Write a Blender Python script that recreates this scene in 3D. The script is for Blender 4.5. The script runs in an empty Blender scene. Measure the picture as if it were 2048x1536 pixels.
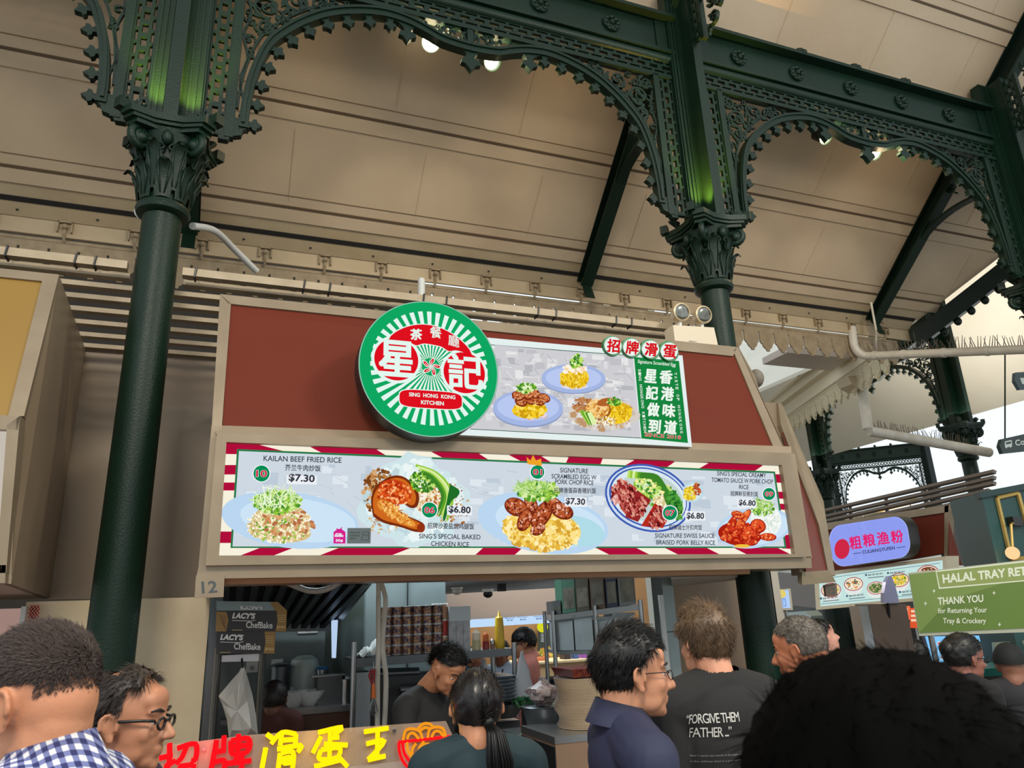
import bpy, bmesh, math, random
from mathutils import Vector, Matrix, Quaternion
from mathutils.bvhtree import BVHTree
SC = bpy.context.scene
COL = SC.collection
RND = random.Random(7)
PI = math.pi
# ------------------------------------------------------------------ camera
CAM = Vector((0.0, 0.0, 1.72))
FPX = 1450.0
AX = Vector((0.93658384, -0.07063529, -0.34325118))    # world x seen in camera axes
AY = Vector((-0.34830149, -0.29575601, -0.88950237))
AZ = Vector((-0.03868834, 0.95264844, -0.30160267))
cam_data = bpy.data.cameras.new('camera')
cam_data.sensor_width = 36.0
cam_data.lens = 36.0 * FPX / 2048.0
cam_data.clip_start = 0.05
cam_data.clip_end = 300
cam_data.dof.use_dof = True
cam_data.dof.focus_distance = 4.2
cam_data.dof.aperture_fstop = 8.0
camera = bpy.data.objects.new('camera', cam_data)
COL.objects.link(camera)
camera.matrix_world = Matrix(((AX.x, AX.y, AX.z, CAM.x), (AY.x, AY.y, AY.z, CAM.y), (AZ.x, AZ.y, AZ.z, CAM.z), (0, 0, 0, 1)))
SC.camera = camera
SC.view_settings.view_transform = 'Standard'
SC.view_settings.look = 'None'
SC.view_settings.exposure = 0.0
SC.view_settings.gamma = 1.0
SC.view_settings.use_curve_mapping = False
# ------------------------------------------------------------------ daylight
world = bpy.data.worlds.new('sky')
SC.world = world
world.use_nodes = True
wn = world.node_tree.nodes
wn['Background'].inputs['Color'].default_value = (0.86, 0.95, 1.0, 1)
wn['Background'].inputs['Strength'].default_value = 1.15


def light(kind, name, loc, energy, color=(1, 1, 1), size=0.1, target=None, spot=60, blend=0.5, size_y=None):
    d = bpy.data.lights.new(name, kind)
    d.energy = energy
    d.color = color
    if kind == 'AREA':
        d.size = size
        if size_y:
            d.shape = 'RECTANGLE'
            d.size_y = size_y
    elif kind == 'SPOT':
        d.shadow_soft_size = size
        d.spot_size = math.radians(spot)
        d.spot_blend = blend
    elif kind == 'POINT':
        d.shadow_soft_size = size
    o = bpy.data.objects.new(name, d)
    COL.objects.link(o)
    o.location = loc
    if target is not None:
        o.rotation_euler = (Vector(target) - Vector(loc)).to_track_quat('-Z', 'Y').to_euler()
    return o


# added fill lights, unseen behind the camera, tubes over the kitchens
light('AREA', 'hall_fill_light', (-1.0, -1.5, 6.2), 260, (1.0, 0.90, 0.74), 1.2, (-0.5, 1.0, 0))
light('AREA', 'hall_fill_light', (4.5, -1.0, 6.4), 260, (1.0, 0.90, 0.74), 1.2, (4.5, 2.0, 0))
light('AREA', 'kitchen_tube_light', (1.2, 5.6, 2.55), 34, (0.80, 0.93, 1.0), 1.6, (1.2, 5.6, 0), size_y=0.2)
light('AREA', 'side_wing_ceiling_fill', (13.5, 10.0, 4.6), 330, (1.0, 0.96, 0.88), 5.0, (13.5, 10.0, 9.0))  # unseen fill, added to brighten the side wing ceiling
light('SPOT', 'counter_fill_spot', (2.35, 3.98, 1.90), 16, (1.0, 0.80, 0.55), 0.03, (2.35, 4.15, 0.9), 120, 0.6)  # warm fill added out of view to lift the plate stack
light('AREA', 'kitchen_tube_light', (3.6, 9.2, 2.9), 70, (1.0, 0.93, 0.80), 2.6, (3.6, 9.2, 0), size_y=0.8)


# ------------------------------------------------------------------ pixel to place
def ray(px, py):
    x, y, z = px - 1024.0, -(py - 768.0), -FPX
    return Vector((AX.x * x + AX.y * y + AX.z * z, AY.x * x + AY.y * y + AY.z * z, AZ.x * x + AZ.y * y + AZ.z * z))


def P(px, py, Y):
    r = ray(px, py)
    return CAM + r * (Y / r.y)


def PX(px, py, X):
    r = ray(px, py)
    return CAM + r * (X / r.x)


def PZ(px, py, Z):
    r = ray(px, py)
    return CAM + r * ((Z - CAM.z) / r.z)


def PD(px, py, D):
    return CAM + ray(px, py) * (D / FPX)


def PP(px, py, o, n):
    r = ray(px, py)
    return CAM + r * ((o - CAM).dot(n) / r.dot(n))


# ------------------------------------------------------------------ materials
def lin(c):
    c = c / 255.0
    return c / 12.92 if c <= 0.04045 else ((c + 0.055) / 1.055) ** 2.4


def L3(rgb):
    return (lin(rgb[0]), lin(rgb[1]), lin(rgb[2]), 1.0)


MATS = {}


def mat(name, rgb, rough=0.5, metal=0.0, var=None, bump=None, alpha=None, coat=0.0, spec=None, trans=None, sss=None):
    """var = (second rgb, noise scale, contrast); bump = (scale, strength)"""
    if name in MATS:
        return MATS[name]
    m = bpy.data.materials.new(name)
    m.use_nodes = True
    nt = m.node_tree
    b = nt.nodes['Principled BSDF']
    b.inputs['Base Color'].default_value = L3(rgb)
    b.inputs['Roughness'].default_value = rough
    b.inputs['Metallic'].default_value = metal
    if coat:
        b.inputs['Coat Weight'].default_value = coat
        b.inputs['Coat Roughness'].default_value = 0.12
    if spec is not None:
        b.inputs['Specular IOR Level'].default_value = spec
    if trans:
        b.inputs['Transmission Weight'].default_value = trans
    if sss:
        b.inputs['Subsurface Weight'].default_value = sss
        b.inputs['Subsurface Radius'].default_value = (0.02, 0.008, 0.004)
        b.inputs['Subsurface Scale'].default_value = 0.3
    tc = nt.nodes.new('ShaderNodeTexCoord')
    if var:
        n = nt.nodes.new('ShaderNodeTexNoise')
        n.inputs['Scale'].default_value = var[1]
        n.inputs['Detail'].default_value = 6
        r = nt.nodes.new('ShaderNodeValToRGB')
        w = var[2] if len(var) > 2 else 0.2
        r.color_ramp.elements[0].position = 0.5 - w
        r.color_ramp.elements[1].position = 0.5 + w
        r.color_ramp.elements[0].color = L3(rgb)
        r.color_ramp.elements[1].color = L3(var[0])
        nt.links.new(tc.outputs['Object'], n.inputs['Vector'])
        nt.links.new(n.outputs['Fac'], r.inputs['Fac'])
        nt.links.new(r.outputs['Color'], b.inputs['Base Color'])
    if bump:
        n = nt.nodes.new('ShaderNodeTexNoise')
        n.inputs['Scale'].default_value = bump[0]
        n.inputs['Detail'].default_value = 3
        bp = nt.nodes.new('ShaderNodeBump')
        bp.inputs['Strength'].default_value = bump[1]
        bp.inputs['Distance'].default_value = 0.01
        nt.links.new(tc.outputs['Object'], n.inputs['Vector'])
        nt.links.new(n.outputs['Fac'], bp.inputs['Height'])
        nt.links.new(bp.outputs['Normal'], b.inputs['Normal'])
    if alpha is not None:
        b.inputs['Alpha'].default_value = alpha
    MATS[name] = m
    return m


def glow(rgb, strength=1.0):
    name = 'lit_%d_%d_%d_%.2f' % (rgb[0], rgb[1], rgb[2], strength)
    if name in MATS:
        return MATS[name]
    m = bpy.data.materials.new(name)
    m.use_nodes = True
    nt = m.node_tree
    nt.nodes.clear()
    e = nt.nodes.new('ShaderNodeEmission')
    e.inputs['Color'].default_value = L3(rgb)
    e.inputs['Strength'].default_value = strength
    o = nt.nodes.new('ShaderNodeOutputMaterial')
    nt.links.new(e.outputs[0], o.inputs[0])
    MATS[name] = m
    return m


M_IRON = mat('green_cast_iron', (11, 38, 25), 0.42, var=((8, 29, 19), 3.0, 0.25), bump=(90, 0.25), spec=0.28)
M_IRON_DK = mat('dark_green_iron', (7, 24, 17), 0.5, bump=(60, 0.15), spec=0.25)
M_ROOF = mat('cream_gloss_roof_paint', (206, 186, 160), 0.27, var=((192, 169, 140), 0.9, 0.25), bump=(150, 0.25), spec=0.45)
M_CREAM = mat('cream_paint', (190, 172, 142), 0.5, var=((168, 147, 115), 2.5, 0.3), bump=(30, 0.1))
M_CREAM_RAW = mat('weathered_cream_board', (164, 146, 118), 0.6, var=((134, 116, 90), 9, 0.25), bump=(60, 0.4))
M_GAP = mat('shadow_gap', (24, 21, 18), 0.8)
M_ALU = mat('champagne_aluminium', (146, 130, 108), 0.38, 0.35, var=((128, 112, 90), 5, 0.3), bump=(300, 0.03))
M_ALU_D = mat('champagne_side_panel', (150, 133, 110), 0.42, 0.25, var=((128, 110, 90), 1.6, 0.3))
M_RED = mat('brick_red_panel', (104, 42, 26), 0.65, var=((96, 38, 24), 1.2, 0.3), spec=.15)
M_YEL = mat('mustard_panel', (142, 108, 34), 0.5, var=((134, 101, 32), 1.5, 0.3))
M_STEEL = mat('stainless_steel', (150, 152, 152), 0.28, 0.9, bump=(200, 0.03))
M_STEEL_D = mat('dull_steel', (95, 98, 100), 0.4, 0.8)
M_WHITE = mat('white_plastic', (225, 225, 220), 0.4)
M_BLACK = mat('black_plastic', (18, 18, 20), 0.4)
M_WALLC = mat('stained_cream_wall', (230, 214, 184), 0.7, var=((206, 184, 148), 2.2, 0.22), bump=(18, 0.12))
M_TILE = mat('grey_kitchen_tile', (150, 165, 165), 0.35, var=((128, 142, 142), 4, 0.3))
M_FLOOR = mat('speckled_floor', (120, 112, 100), 0.35, var=((98, 90, 80), 14, 0.3))
M_GLASS = mat('clear_acrylic', (240, 240, 240), 0.05, alpha=0.25)
M_PIPE = mat('white_pipe', (214, 208, 196), 0.4, var=((190, 180, 162), 6, 0.25))


# ------------------------------------------------------------------ objects
class MB:
    """collects shapes, then links them as ONE mesh object"""

    def __init__(self):
        self.v = []
        self.f = []
        self.mi = []
        self.mats = []

    def m(self, material):
        if material not in self.mats:
            self.mats.append(material)
        return self.mats.index(material)

    def add(self, verts, faces, material):
        i0 = len(self.v)
        k = self.m(material)
        self.v.extend(Vector(p) for p in verts)
        for f in faces:
            self.f.append([i + i0 for i in f])
            self.mi.append(k)
        return self

    def hexa(self, p, material):
        """8 points: bottom loop 0-3, top loop 4-7"""
        return self.add(p, [(3, 2, 1, 0), (4, 5, 6, 7), (0, 1, 5, 4), (1, 2, 6, 5), (2, 3, 7, 6), (3, 0, 4, 7)], material)

    def box(self, c, s, material, rot=None):
        x, y, z = s[0] / 2, s[1] / 2, s[2] / 2
        q = [Vector(a) for a in ((-x, -y, -z), (x, -y, -z), (x, y, -z), (-x, y, -z), (-x, -y, z), (x, -y, z), (x, y, z), (-x, y, z))]
        if rot is not None:
            q = [rot @ a for a in q]
        c = Vector(c)
        return self.hexa([a + c for a in q], material)

    def bx(self, x0, x1, y0, y1, z0, z1, material):
        return self.box(((x0 + x1) / 2, (y0 + y1) / 2, (z0 + z1) / 2), (abs(x1 - x0), abs(y1 - y0), abs(z1 - z0)), material)

    def slab(self, pts, vec, material):
        """polygon in space thickened along vec"""
        n = len(pts)
        vec = Vector(vec)
        pts = [Vector(p) for p in pts]
        v = pts + [p + vec for p in pts]
        f = [list(range(n))[::-1], [i + n for i in range(n)]] + [[i, (i + 1) % n, (i + 1) % n + n, i + n] for i in range(n)]
        return self.add(v, f, material)

    def tube(self, pts, r, material, seg=8, closed=False, flat=None):
        """r a number or a list; flat = (normal vector, squash)"""
        pts = [Vector(p) for p in pts]
        n = len(pts)
        if n < 2:
            return self
        rs = r if isinstance(r, (list, tuple)) else [r] * n
        v, f = [], []
        ref = Vector((0.13, 0.27, 0.95)).normalized()
        prev = None
        for i, p in enumerate(pts):
            a = pts[i - 1] if i > 0 else (pts[-1] if closed else p)
            b = pts[i + 1] if i < n - 1 else (pts[0] if closed else p)
            t = (b - a)
            if t.length < 1e-9:
                t = Vector((0, 0, 1))
            t.normalize()
            if prev is None:
                u = t.cross(ref)
                if u.length < 0.05:
                    u = t.cross(Vector((1, 0, 0)))
            else:
                u = prev - t * prev.dot(t)
            u.normalize()
            prev = u
            w = t.cross(u)
            for k in range(seg):
                an = 2 * PI * k / seg
                d = u * math.cos(an) + w * math.sin(an)
                if flat:
                    d = d - flat[0] * d.dot(flat[0]) * (1 - flat[1])
                v.append(p + d * rs[i])
        m_ = n if closed else n - 1
        for i in range(m_):
            j = (i + 1) % n
            for k in range(seg):
                l = (k + 1) % seg
                f.append((i * seg + k, i * seg + l, j * seg + l, j * seg + k))
        if not closed:
            f.append(list(range(seg))[::-1])
            f.append([(n - 1) * seg + k for k in range(seg)])
        return self.add(v, f, material)

    def lathe(self, prof, c, material, seg=24, axis='Z', cap=True):
        """prof = list of (radius, height) from c"""
        v, f = [], []
        c = Vector(c)
        for (r, h) in prof:
            for k in range(seg):
                a = 2 * PI * k / seg
                if axis == 'Z':
                    v.append(c + Vector((r * math.cos(a), r * math.sin(a), h)))
                elif axis == 'Y':
                    v.append(c + Vector((r * math.cos(a), h, r * math.sin(a))))
                else:
                    v.append(c + Vector((h, r * math.cos(a), r * math.sin(a))))
        n = len(prof)
        for i in range(n - 1):
            for k in range(seg):
                l = (k + 1) % seg
                f.append((i * seg + k, i * seg + l, (i + 1) * seg + l, (i + 1) * seg + k))
        if cap:
            f.append(list(range(seg))[::-1])
            f.append([(n - 1) * seg + k for k in range(seg)])
        return self.add(v, f, material)

    def ball(self, c, r, material, seg=16, rings=10, rot=None):
        if not isinstance(r, (tuple, list)):
            r = (r, r, r)
        c = Vector(c)
        v, f = [], []
        for i in range(rings + 1):
            t = PI * i / rings
            for k in range(seg):
                a = 2 * PI * k / seg
                d = Vector((r[0] * math.sin(t) * math.cos(a), r[1] * math.sin(t) * math.sin(a), r[2] * math.cos(t)))
                if rot is not None:
                    d = rot @ d
                v.append(c + d)
        for i in range(rings):
            for k in range(seg):
                l = (k + 1) % seg
                f.append((i * seg + k, (i + 1) * seg + k, (i + 1) * seg + l, i * seg + l))
        return self.add(v, f, material)

    def build(self, name, parent=None, smooth=False, origin=None):
        me = bpy.data.meshes.new(name)
        o_ = Vector(origin) if origin is not None else Vector((0, 0, 0))
        me.from_pydata([tuple(p - o_) for p in self.v], [], self.f)
        for mm in self.mats:
            me.materials.append(mm)
        me.polygons.foreach_set('material_index', self.mi)
        if smooth:
            me.polygons.foreach_set('use_smooth', [True] * len(me.polygons))
            if smooth != 'all':
                me.set_sharp_from_angle(angle=math.radians(smooth if smooth is not True else 40))
        me.validate()
        me.update()
        o = bpy.data.objects.new(name, me)
        COL.objects.link(o)
        o.location = o_
        if parent is not None:
            attach(o, parent)
        return o


def root_loc(o):
    l = Vector(o.location)
    while o.parent:
        l = Vector((0, 0, 0))
        break
    return l


def world_of(o):
    m = Matrix.LocRotScale(o.location, o.rotation_euler, o.scale)
    if o.parent:
        m = world_of(o.parent) @ o.matrix_parent_inverse @ m
    return m


def attach(o, parent):
    o.parent = parent
    o.matrix_parent_inverse = world_of(parent).inverted()


def tag(o, label, cat, group=None, kind=None):
    o['label'] = label
    o['category'] = cat
    if group:
        o['group'] = group
    if kind:
        o['kind'] = kind
    return o


def thing(name, label, cat, loc=(0, 0, 0), group=None):
    o = bpy.data.objects.new(name, None)
    o.empty_display_size = 0.1
    COL.objects.link(o)
    o.location = loc
    return tag(o, label, cat, group)


def struct(o):
    o['kind'] = 'structure'
    return o


def dup(root, loc=None, rotz=None, label=None, group=None, scale=None):
    """a copy of a thing with copies of its parts and sub-parts"""
    r = root.copy()
    COL.objects.link(r)
    if loc is not None:
        r.location = loc
    if rotz is not None:
        r.rotation_euler = (0, 0, rotz)
    if scale is not None:
        r.scale = scale
    if label:
        r['label'] = label
    if group:
        r['group'] = group
    for ch in list(root.children):
        c = ch.copy()
        COL.objects.link(c)
        c.parent = r
        c.matrix_parent_inverse = ch.matrix_parent_inverse.copy()
        for g in list(ch.children):
            d = g.copy()
            COL.objects.link(d)
            d.parent = c
            d.matrix_parent_inverse = g.matrix_parent_inverse.copy()
    return r


# ------------------------------------------------------------------ lettering and print
TEXT_CACHE = {}


def text_shape(body, bold=0.0, shear=0.0, space=1.0):
    key = (body, bold, shear, space)
    if key in TEXT_CACHE:
        return TEXT_CACHE[key]
    c = bpy.data.curves.new('lettering', 'FONT')
    c.body = body
    c.size = 1.0
    c.offset = bold
    c.shear = shear
    c.space_character = space
    c.resolution_u = 3
    c.fill_mode = 'FRONT'
    o = bpy.data.objects.new('lettering', c)
    me = bpy.data.meshes.new_from_object(o)
    v = [(p.co.x, p.co.y) for p in me.vertices]
    f = [list(p.vertices) for p in me.polygons]
    bpy.data.objects.remove(o)
    bpy.data.meshes.remove(me)
    bpy.data.curves.remove(c)
    if not v:
        v = [(0, 0)]
    x0 = min(a[0] for a in v)
    x1 = max(a[0] for a in v)
    y0 = min(a[1] for a in v)
    y1 = max(a[1] for a in v)
    TEXT_CACHE[key] = ([((a[0] - x0), (a[1] - y0)) for a in v], f, x1 - x0, y1 - y0)
    return TEXT_CACHE[key]


class Print:
    """flat printed layers on a plane; positions given as points on the photographed sign"""

    def __init__(self, o, n, step=6e-6, base=0.0):
        self.o = Vector(o)
        self.n = Vector(n).normalized()
        if self.n.dot(CAM - self.o) < 0:
            self.n = -self.n
        self.k = 0
        self.base = base
        self.step = step
        self.mb = MB()

    def at(self, px, py, off=0.0):
        return PP(px, py, self.o + self.n * (self.base + off), self.n)

    def up(self):
        self.k += 1
        return self.k * self.step

    def poly(self, pts, material):
        d = self.up()
        v = [self.at(p[0], p[1], d) for p in pts]
        self.mb.add(v, [list(range(len(v)))], material)
        return self

    def ell(self, cx, cy, rx, ry, material, rot=0.0, n=40, a0=0, a1=360):
        pts = []
        cr, sr = math.cos(rot), math.sin(rot)
        full = abs(a1 - a0) >= 360
        for i in range(n if full else n + 1):
            a = math.radians(a0 + (a1 - a0) * i / n)
            x, y = rx * math.cos(a), ry * math.sin(a)
            pts.append((cx + x * cr - y * sr, cy + x * sr + y * cr))
        return self.poly(pts, material)

    def line(self, pts, w, material):
        d = self.up()
        for (a, b) in zip(pts, pts[1:]):
            dx, dy = b[0] - a[0], b[1] - a[1]
            l = math.hypot(dx, dy) or 1
            nx, ny = -dy / l * w / 2, dx / l * w / 2
            q = [(a[0] + nx, a[1] + ny), (b[0] + nx, b[1] + ny), (b[0] - nx, b[1] - ny), (a[0] - nx, a[1] - ny)]
            self.mb.add([self.at(p[0], p[1], d) for p in q], [(0, 1, 2, 3)], material)
        return self

    def text(self, body, p0, p1, h, material, bold=0.0, shear=0.0, space=1.0, upv=None, fit=True):
        """baseline from p0 to p1, letters h tall"""
        wide = any(ord(ch) > 0x2e80 for ch in body)
        v, f, W, H = text_shape(body, 0.0 if wide else bold, shear, space)
        d = self.up()
        bx, by = p1[0] - p0[0], p1[1] - p0[1]
        l = math.hypot(bx, by)
        if upv is None:
            upv = (by / l, -bx / l)
        else:
            q = math.hypot(*upv)
            upv = (upv[0] / q, upv[1] / q)
        q = bold * h * 1.1
        for (ox, oy) in ((0, 0), (q, q), (-q, q), (q, -q), (-q, -q)) if wide and bold else ((0, 0),):
            vv = []
            for (x, y) in v:
                s, t = x / W, y / H * h
                vv.append(self.at(p0[0] + bx * s + upv[0] * t + ox, p0[1] + by * s + upv[1] * t + oy, d))
            self.mb.add(vv, f, material)
            if wide and bold:
                d = self.up()
        return self

    def bits(self, n, region, size, mats, aspect=(1, 1), rnd=None, ang=(0, 6.28), sides=5):
        """scatter small morsels; region() gives a point"""
        rnd = rnd or RND
        for i in range(int(n * 2.0)):
            x, y = region(rnd)
            s = rnd.uniform(*size) * 0.58
            asp = rnd.uniform(*aspect)
            a = rnd.uniform(*ang)
            pts = []
            for k in range(sides):
                t = 2 * PI * k / sides + rnd.uniform(-0.25, 0.25)
                u, w = s * math.cos(t) * asp, s * math.sin(t)
                pts.append((x + u * math.cos(a) - w * math.sin(a), y + u * math.sin(a) + w * math.cos(a)))
            self.poly(pts, rnd.choice(mats))
        return self

    def build(self, name, parent):
        return self.mb.build(name, parent)


def in_ell(cx, cy, rx, ry, rot=0.0):
    def g(r):
        a = r.uniform(0, 2 * PI)
        q = math.sqrt(r.random())
        x, y = rx * q * math.cos(a), ry * q * math.sin(a)
        return cx + x * math.cos(rot) - y * math.sin(rot), cy + x * math.sin(rot) + y * math.cos(rot)
    return g


def frame_quad(mb, o, n, outer, inner, depth, material):
    """picture-frame ring between two pixel quads on a plane, thickened by depth along -n"""
    O = [PP(p[0], p[1], o, n) for p in outer]
    I = [PP(p[0], p[1], o, n) for p in inner]
    for i in range(4):
        j = (i + 1) % 4
        mb.slab([O[i], O[j], I[j], I[i]], -n * depth, material)
# ================================================================== hall shell
YC = 4.45          # the row of columns
XS = 4.07          # their spacing
X1 = -0.56         # first column in view
YE, ZE = 6.70, 5.25
XV = 8.45          # eave of the second wing


def zr(y):
    return ZE + 0.88 * (YE - y)


mb = MB()
mb.bx(-16, 24, -5, 30, -0.1, 0.0, M_FLOOR)
struct(mb.build('floor'))

# roof over the near wing: sloping cream sheets, thin sheet thickness upwards
mb = MB()
v = [(-9, 6.45, zr(6.45)), (XV + YE - 6.45, 6.45, zr(6.45)), (XV + YE - 2.2, 2.2, zr(2.2)), (-9, 2.2, zr(2.2))]
mb.slab(v, (0, 0, 0.06), M_ROOF)
v = [(-9, 6.62, zr(6.62)), (XV + YE - 6.62, 6.62, zr(6.62)), (XV + YE - 6.46, 6.46, zr(6.46)), (-9, 6.46, zr(6.46))]
mb.slab(v, (0, 0, 0.06), M_CREAM)
struct(mb.build('ceiling_near'))
mb = MB()
v = [(XV, 6.7, ZE), (XV, 22, ZE), (XV + 7, 22, ZE + 6.16), (XV + 7, -0.3, ZE + 6.16)]
mb.slab(v, (0, 0, 0.06), mat('pale_roof_paint', (214, 208, 192), 0.45, var=((198, 190, 172), 0.6, 0.25)))
struct(mb.build('ceiling_side'))


def sheet_seam(y, name, x1):
    """a lapped seam: shade of the open joint painted as a dark strip and a shallow pressed batten below it"""
    mb = MB()
    n = Vector((0, -0.66, -0.75))
    a, b = Vector((-9, y, zr(y))), Vector((x1, y, zr(y)))
    s = Vector((0, 0.75, -0.66))
    mb.slab([a, b, b + s * 0.022, a + s * 0.022], n * 0.022, mat('seam_shadow', (92, 74, 54), 0.8))
    a2, b2 = a + s * 0.024, b + s * 0.024
    mb.slab([a2, b2, b2 + s * 0.125, a2 + s * 0.125], n * 0.018, M_ROOF)
    a3, b3 = a - s * 0.10, b - s * 0.10
    mb.slab([a3, b3, b3 + s * 0.006, a3 + s * 0.006], n * 0.006, mat('seam_line', (120, 98, 70), 0.7))
    struct(mb.build(name))


sheet_seam(5.69, 'trim_1', XV + 1.0)
sheet_seam(4.03, 'trim_2', XV + 2.6)
sheet_seam(2.75, 'trim_3', XV + 3.9)
sheet_seam(6.40, 'trim_4', XV + 0.3)
# faint vertical sheet joints
mb = MB()
for i in range(-3, 10):
    x = -0.1 + i * 1.22
    for (ya, yb) in ((4.1, 5.6), (5.86, 6.36), (2.9, 3.95)):
        if x < XV + YE - yb:
            sh = 0.35 if (ya == 5.86) else 0.0
            a, b = Vector((x + sh, ya, zr(ya))), Vector((x + sh, yb, zr(yb)))
            mb.slab([a, b, b + Vector((0.005, 0, 0)), a + Vector((0.005, 0, 0))], (0, -0.003, -0.003), mat('sheet_joint', (186, 166, 138), 0.6))
struct(mb.build('trim_5'))
# eave: dark slot, soffit with fixing holes, fascia board
mb = MB()
mb.slab([(-9, 6.60, zr(6.60) - 0.004), (XV, 6.60, zr(6.60) - 0.004), (XV, 6.632, zr(6.632) - 0.004), (-9, 6.632, zr(6.632) - 0.004)], (0, -0.012, -0.014), M_GAP)
struct(mb.build('trim_6'))
mb = MB()
mb.slab([(-9, 6.632, zr(6.632)), (XV, 6.632, zr(6.632)), (XV, 6.735, zr(6.735)), (-9, 6.735, zr(6.735))], (0, -0.01, -0.011), M_CREAM)
for i in range(40):
    x = -2.6 + i * 0.62
    if x > XV - 0.1:
        break
    mb.lathe([(0.012, 0), (0.012, 0.004)], (x, 6.676, zr(6.69) - 0.013), M_GAP, 8, 'Y')
struct(mb.build('trim_7'))
mb = MB()
mb.bx(-9, XV, 6.735, 6.76, 5.06, 5.24, M_CREAM)
struct(mb.build('trim_8'))


# ------------------------------------------------------------------ ornamental iron
class Flat:
    """draws cut-out ironwork in a vertical plane: a along u, z up, thickness along n"""

    def __init__(self, mb, o, u, t, material):
        self.mb, self.o, self.u, self.t, self.m = mb, Vector(o), Vector(u), t, material
        self.n = Vector((-self.u.y, self.u.x, 0))

    def p(self, a, z, t=0.0):
        return self.o + self.u * a + self.n * t + Vector((0, 0, z))

    def poly(self, pts, t=None, off=0.0):
        t = t or self.t
        self.mb.slab([self.p(a, z, off - t / 2) for a, z in pts], self.n * t, self.m)

    def rect(self, a0, a1, z0, z1, t=None, off=0.0):
        self.poly([(a0, z0), (a1, z0), (a1, z1), (a0, z1)], t, off)

    def band(self, pts, w, t=None, off=0.0):
        t = t or self.t
        n = len(pts)
        ws = w if isinstance(w, (list, tuple)) else [w] * n
        v, f = [], []
        for i, (a, z) in enumerate(pts):
            q0, q1 = pts[max(i - 1, 0)], pts[min(i + 1, n - 1)]
            dx, dz = q1[0] - q0[0], q1[1] - q0[1]
            l = math.hypot(dx, dz) or 1
            nx, nz = -dz / l * ws[i] / 2, dx / l * ws[i] / 2
            v += [self.p(a + nx, z + nz, off - t / 2), self.p(a - nx, z - nz, off - t / 2), self.p(a - nx, z - nz, off + t / 2), self.p(a + nx, z + nz, off + t / 2)]
        for i in range(n - 1):
            for k in range(4):
                l = (k + 1) % 4
                f.append((i * 4 + k, i * 4 + l, i * 4 + 4 + l, i * 4 + 4 + k))
        f.append((3, 2, 1, 0))
        f.append(tuple((n - 1) * 4 + k for k in range(4)))
        self.mb.add(v, f, self.m)

    def spiral(self, c, r, turns, a0, w, sgn=1):
        pts, ws = [], []
        n = int(12 * turns) + 4
        for i in range(n + 1):
            k = i / n
            rr = r * (1 - 0.80 * k)
            a = a0 + sgn * turns * 2 * PI * k
            pts.append((c[0] + rr * math.cos(a), c[1] + rr * math.sin(a)))
            ws.append(w * (1 - 0.45 * k))
        self.band(pts, ws)
        self.poly([(pts[-1][0] + w * 0.9 * math.cos(q * PI / 3), pts[-1][1] + w * 0.9 * math.sin(q * PI / 3)) for q in range(6)])

    def leaf(self, c, l, ang, w=0.4):
        ca, sa = math.cos(ang), math.sin(ang)
        sh = [(0, 0.12), (0.3, 0.5), (0.55, 0.46), (0.62, 0.3), (1.0, 0.0)]
        pts = [(x, y * w) for x, y in sh] + [(x, -y * w) for x, y in sh[::-1][1:]]
        self.poly([(c[0] + l * (x * ca - y * sa), c[1] + l * (x * sa + y * ca)) for x, y in pts], self.t * 0.8)

    def tooth(self, c, ang, s=1.0):
        """a little trefoil crocket on a flared stem, pointing along ang"""
        sh = [(-0.085, -0.008), (-0.05, 0.006), (-0.026, 0.028), (-0.018, 0.05), (-0.045, 0.062), (-0.05, 0.085), (-0.026, 0.092), (0, 0.128),
              (0.026, 0.092), (0.05, 0.085), (0.045, 0.062), (0.018, 0.05), (0.026, 0.028), (0.05, 0.006), (0.085, -0.008)]
        ca, sa = math.cos(ang), math.sin(ang)
        self.poly([(c[0] + s * (y * ca - x * sa), c[1] + s * (y * sa + x * ca)) for x, y in sh], self.t * 0.9)

    def slotted(self, a0, a1, z0, z1, pitch=0.105):
        """chain-pattern strip running along z"""
        w = a1 - a0
        ed = [0, 0.09, 0.22, 0.37, 0.63, 0.78, 0.91, 1.0]
        b = [a0 + w * e for e in ed]
        for i in (0, 2, 4, 6):
            self.rect(b[i], b[i + 1], z0, z1)
        n = max(1, int(round((z1 - z0) / pitch)))
        p = (z1 - z0) / n
        for k in range(n):
            zz = z0 + k * p
            self.rect(b[3], b[4], zz, zz + p * 0.36)
            self.rect(b[1], b[2], zz + p * 0.5, zz + p * 0.72)
            self.rect(b[5], b[6], zz + p * 0.5, zz + p * 0.72)

    def slotted_h(self, a0, a1, z0, z1, pitch=0.125):
        h = z1 - z0
        ed = [0, 0.09, 0.22, 0.37, 0.63, 0.78, 0.91, 1.0]
        b = [z0 + h * e for e in ed]
        for i in (0, 2, 4, 6):
            self.rect(a0, a1, b[i], b[i + 1])
        n = max(1, int(round((a1 - a0) / pitch)))
        p = (a1 - a0) / n
        for k in range(n):
            aa = a0 + k * p
            self.rect(aa, aa + p * 0.36, b[3], b[4])
            self.rect(aa + p * 0.5, aa + p * 0.72, b[1], b[2])
            self.rect(aa + p * 0.5, aa + p * 0.72, b[5], b[6])


ARCH = [(0.42, 4.86), (0.425, 5.05), (0.455, 5.30), (0.53, 5.56), (0.64, 5.72), (0.78, 5.86), (0.95, 5.98), (1.15, 6.06), (1.35, 6.10), (1.53, 6.085), (1.68, 6.04), (1.82, 5.985), (2.035, 5.965)]


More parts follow.
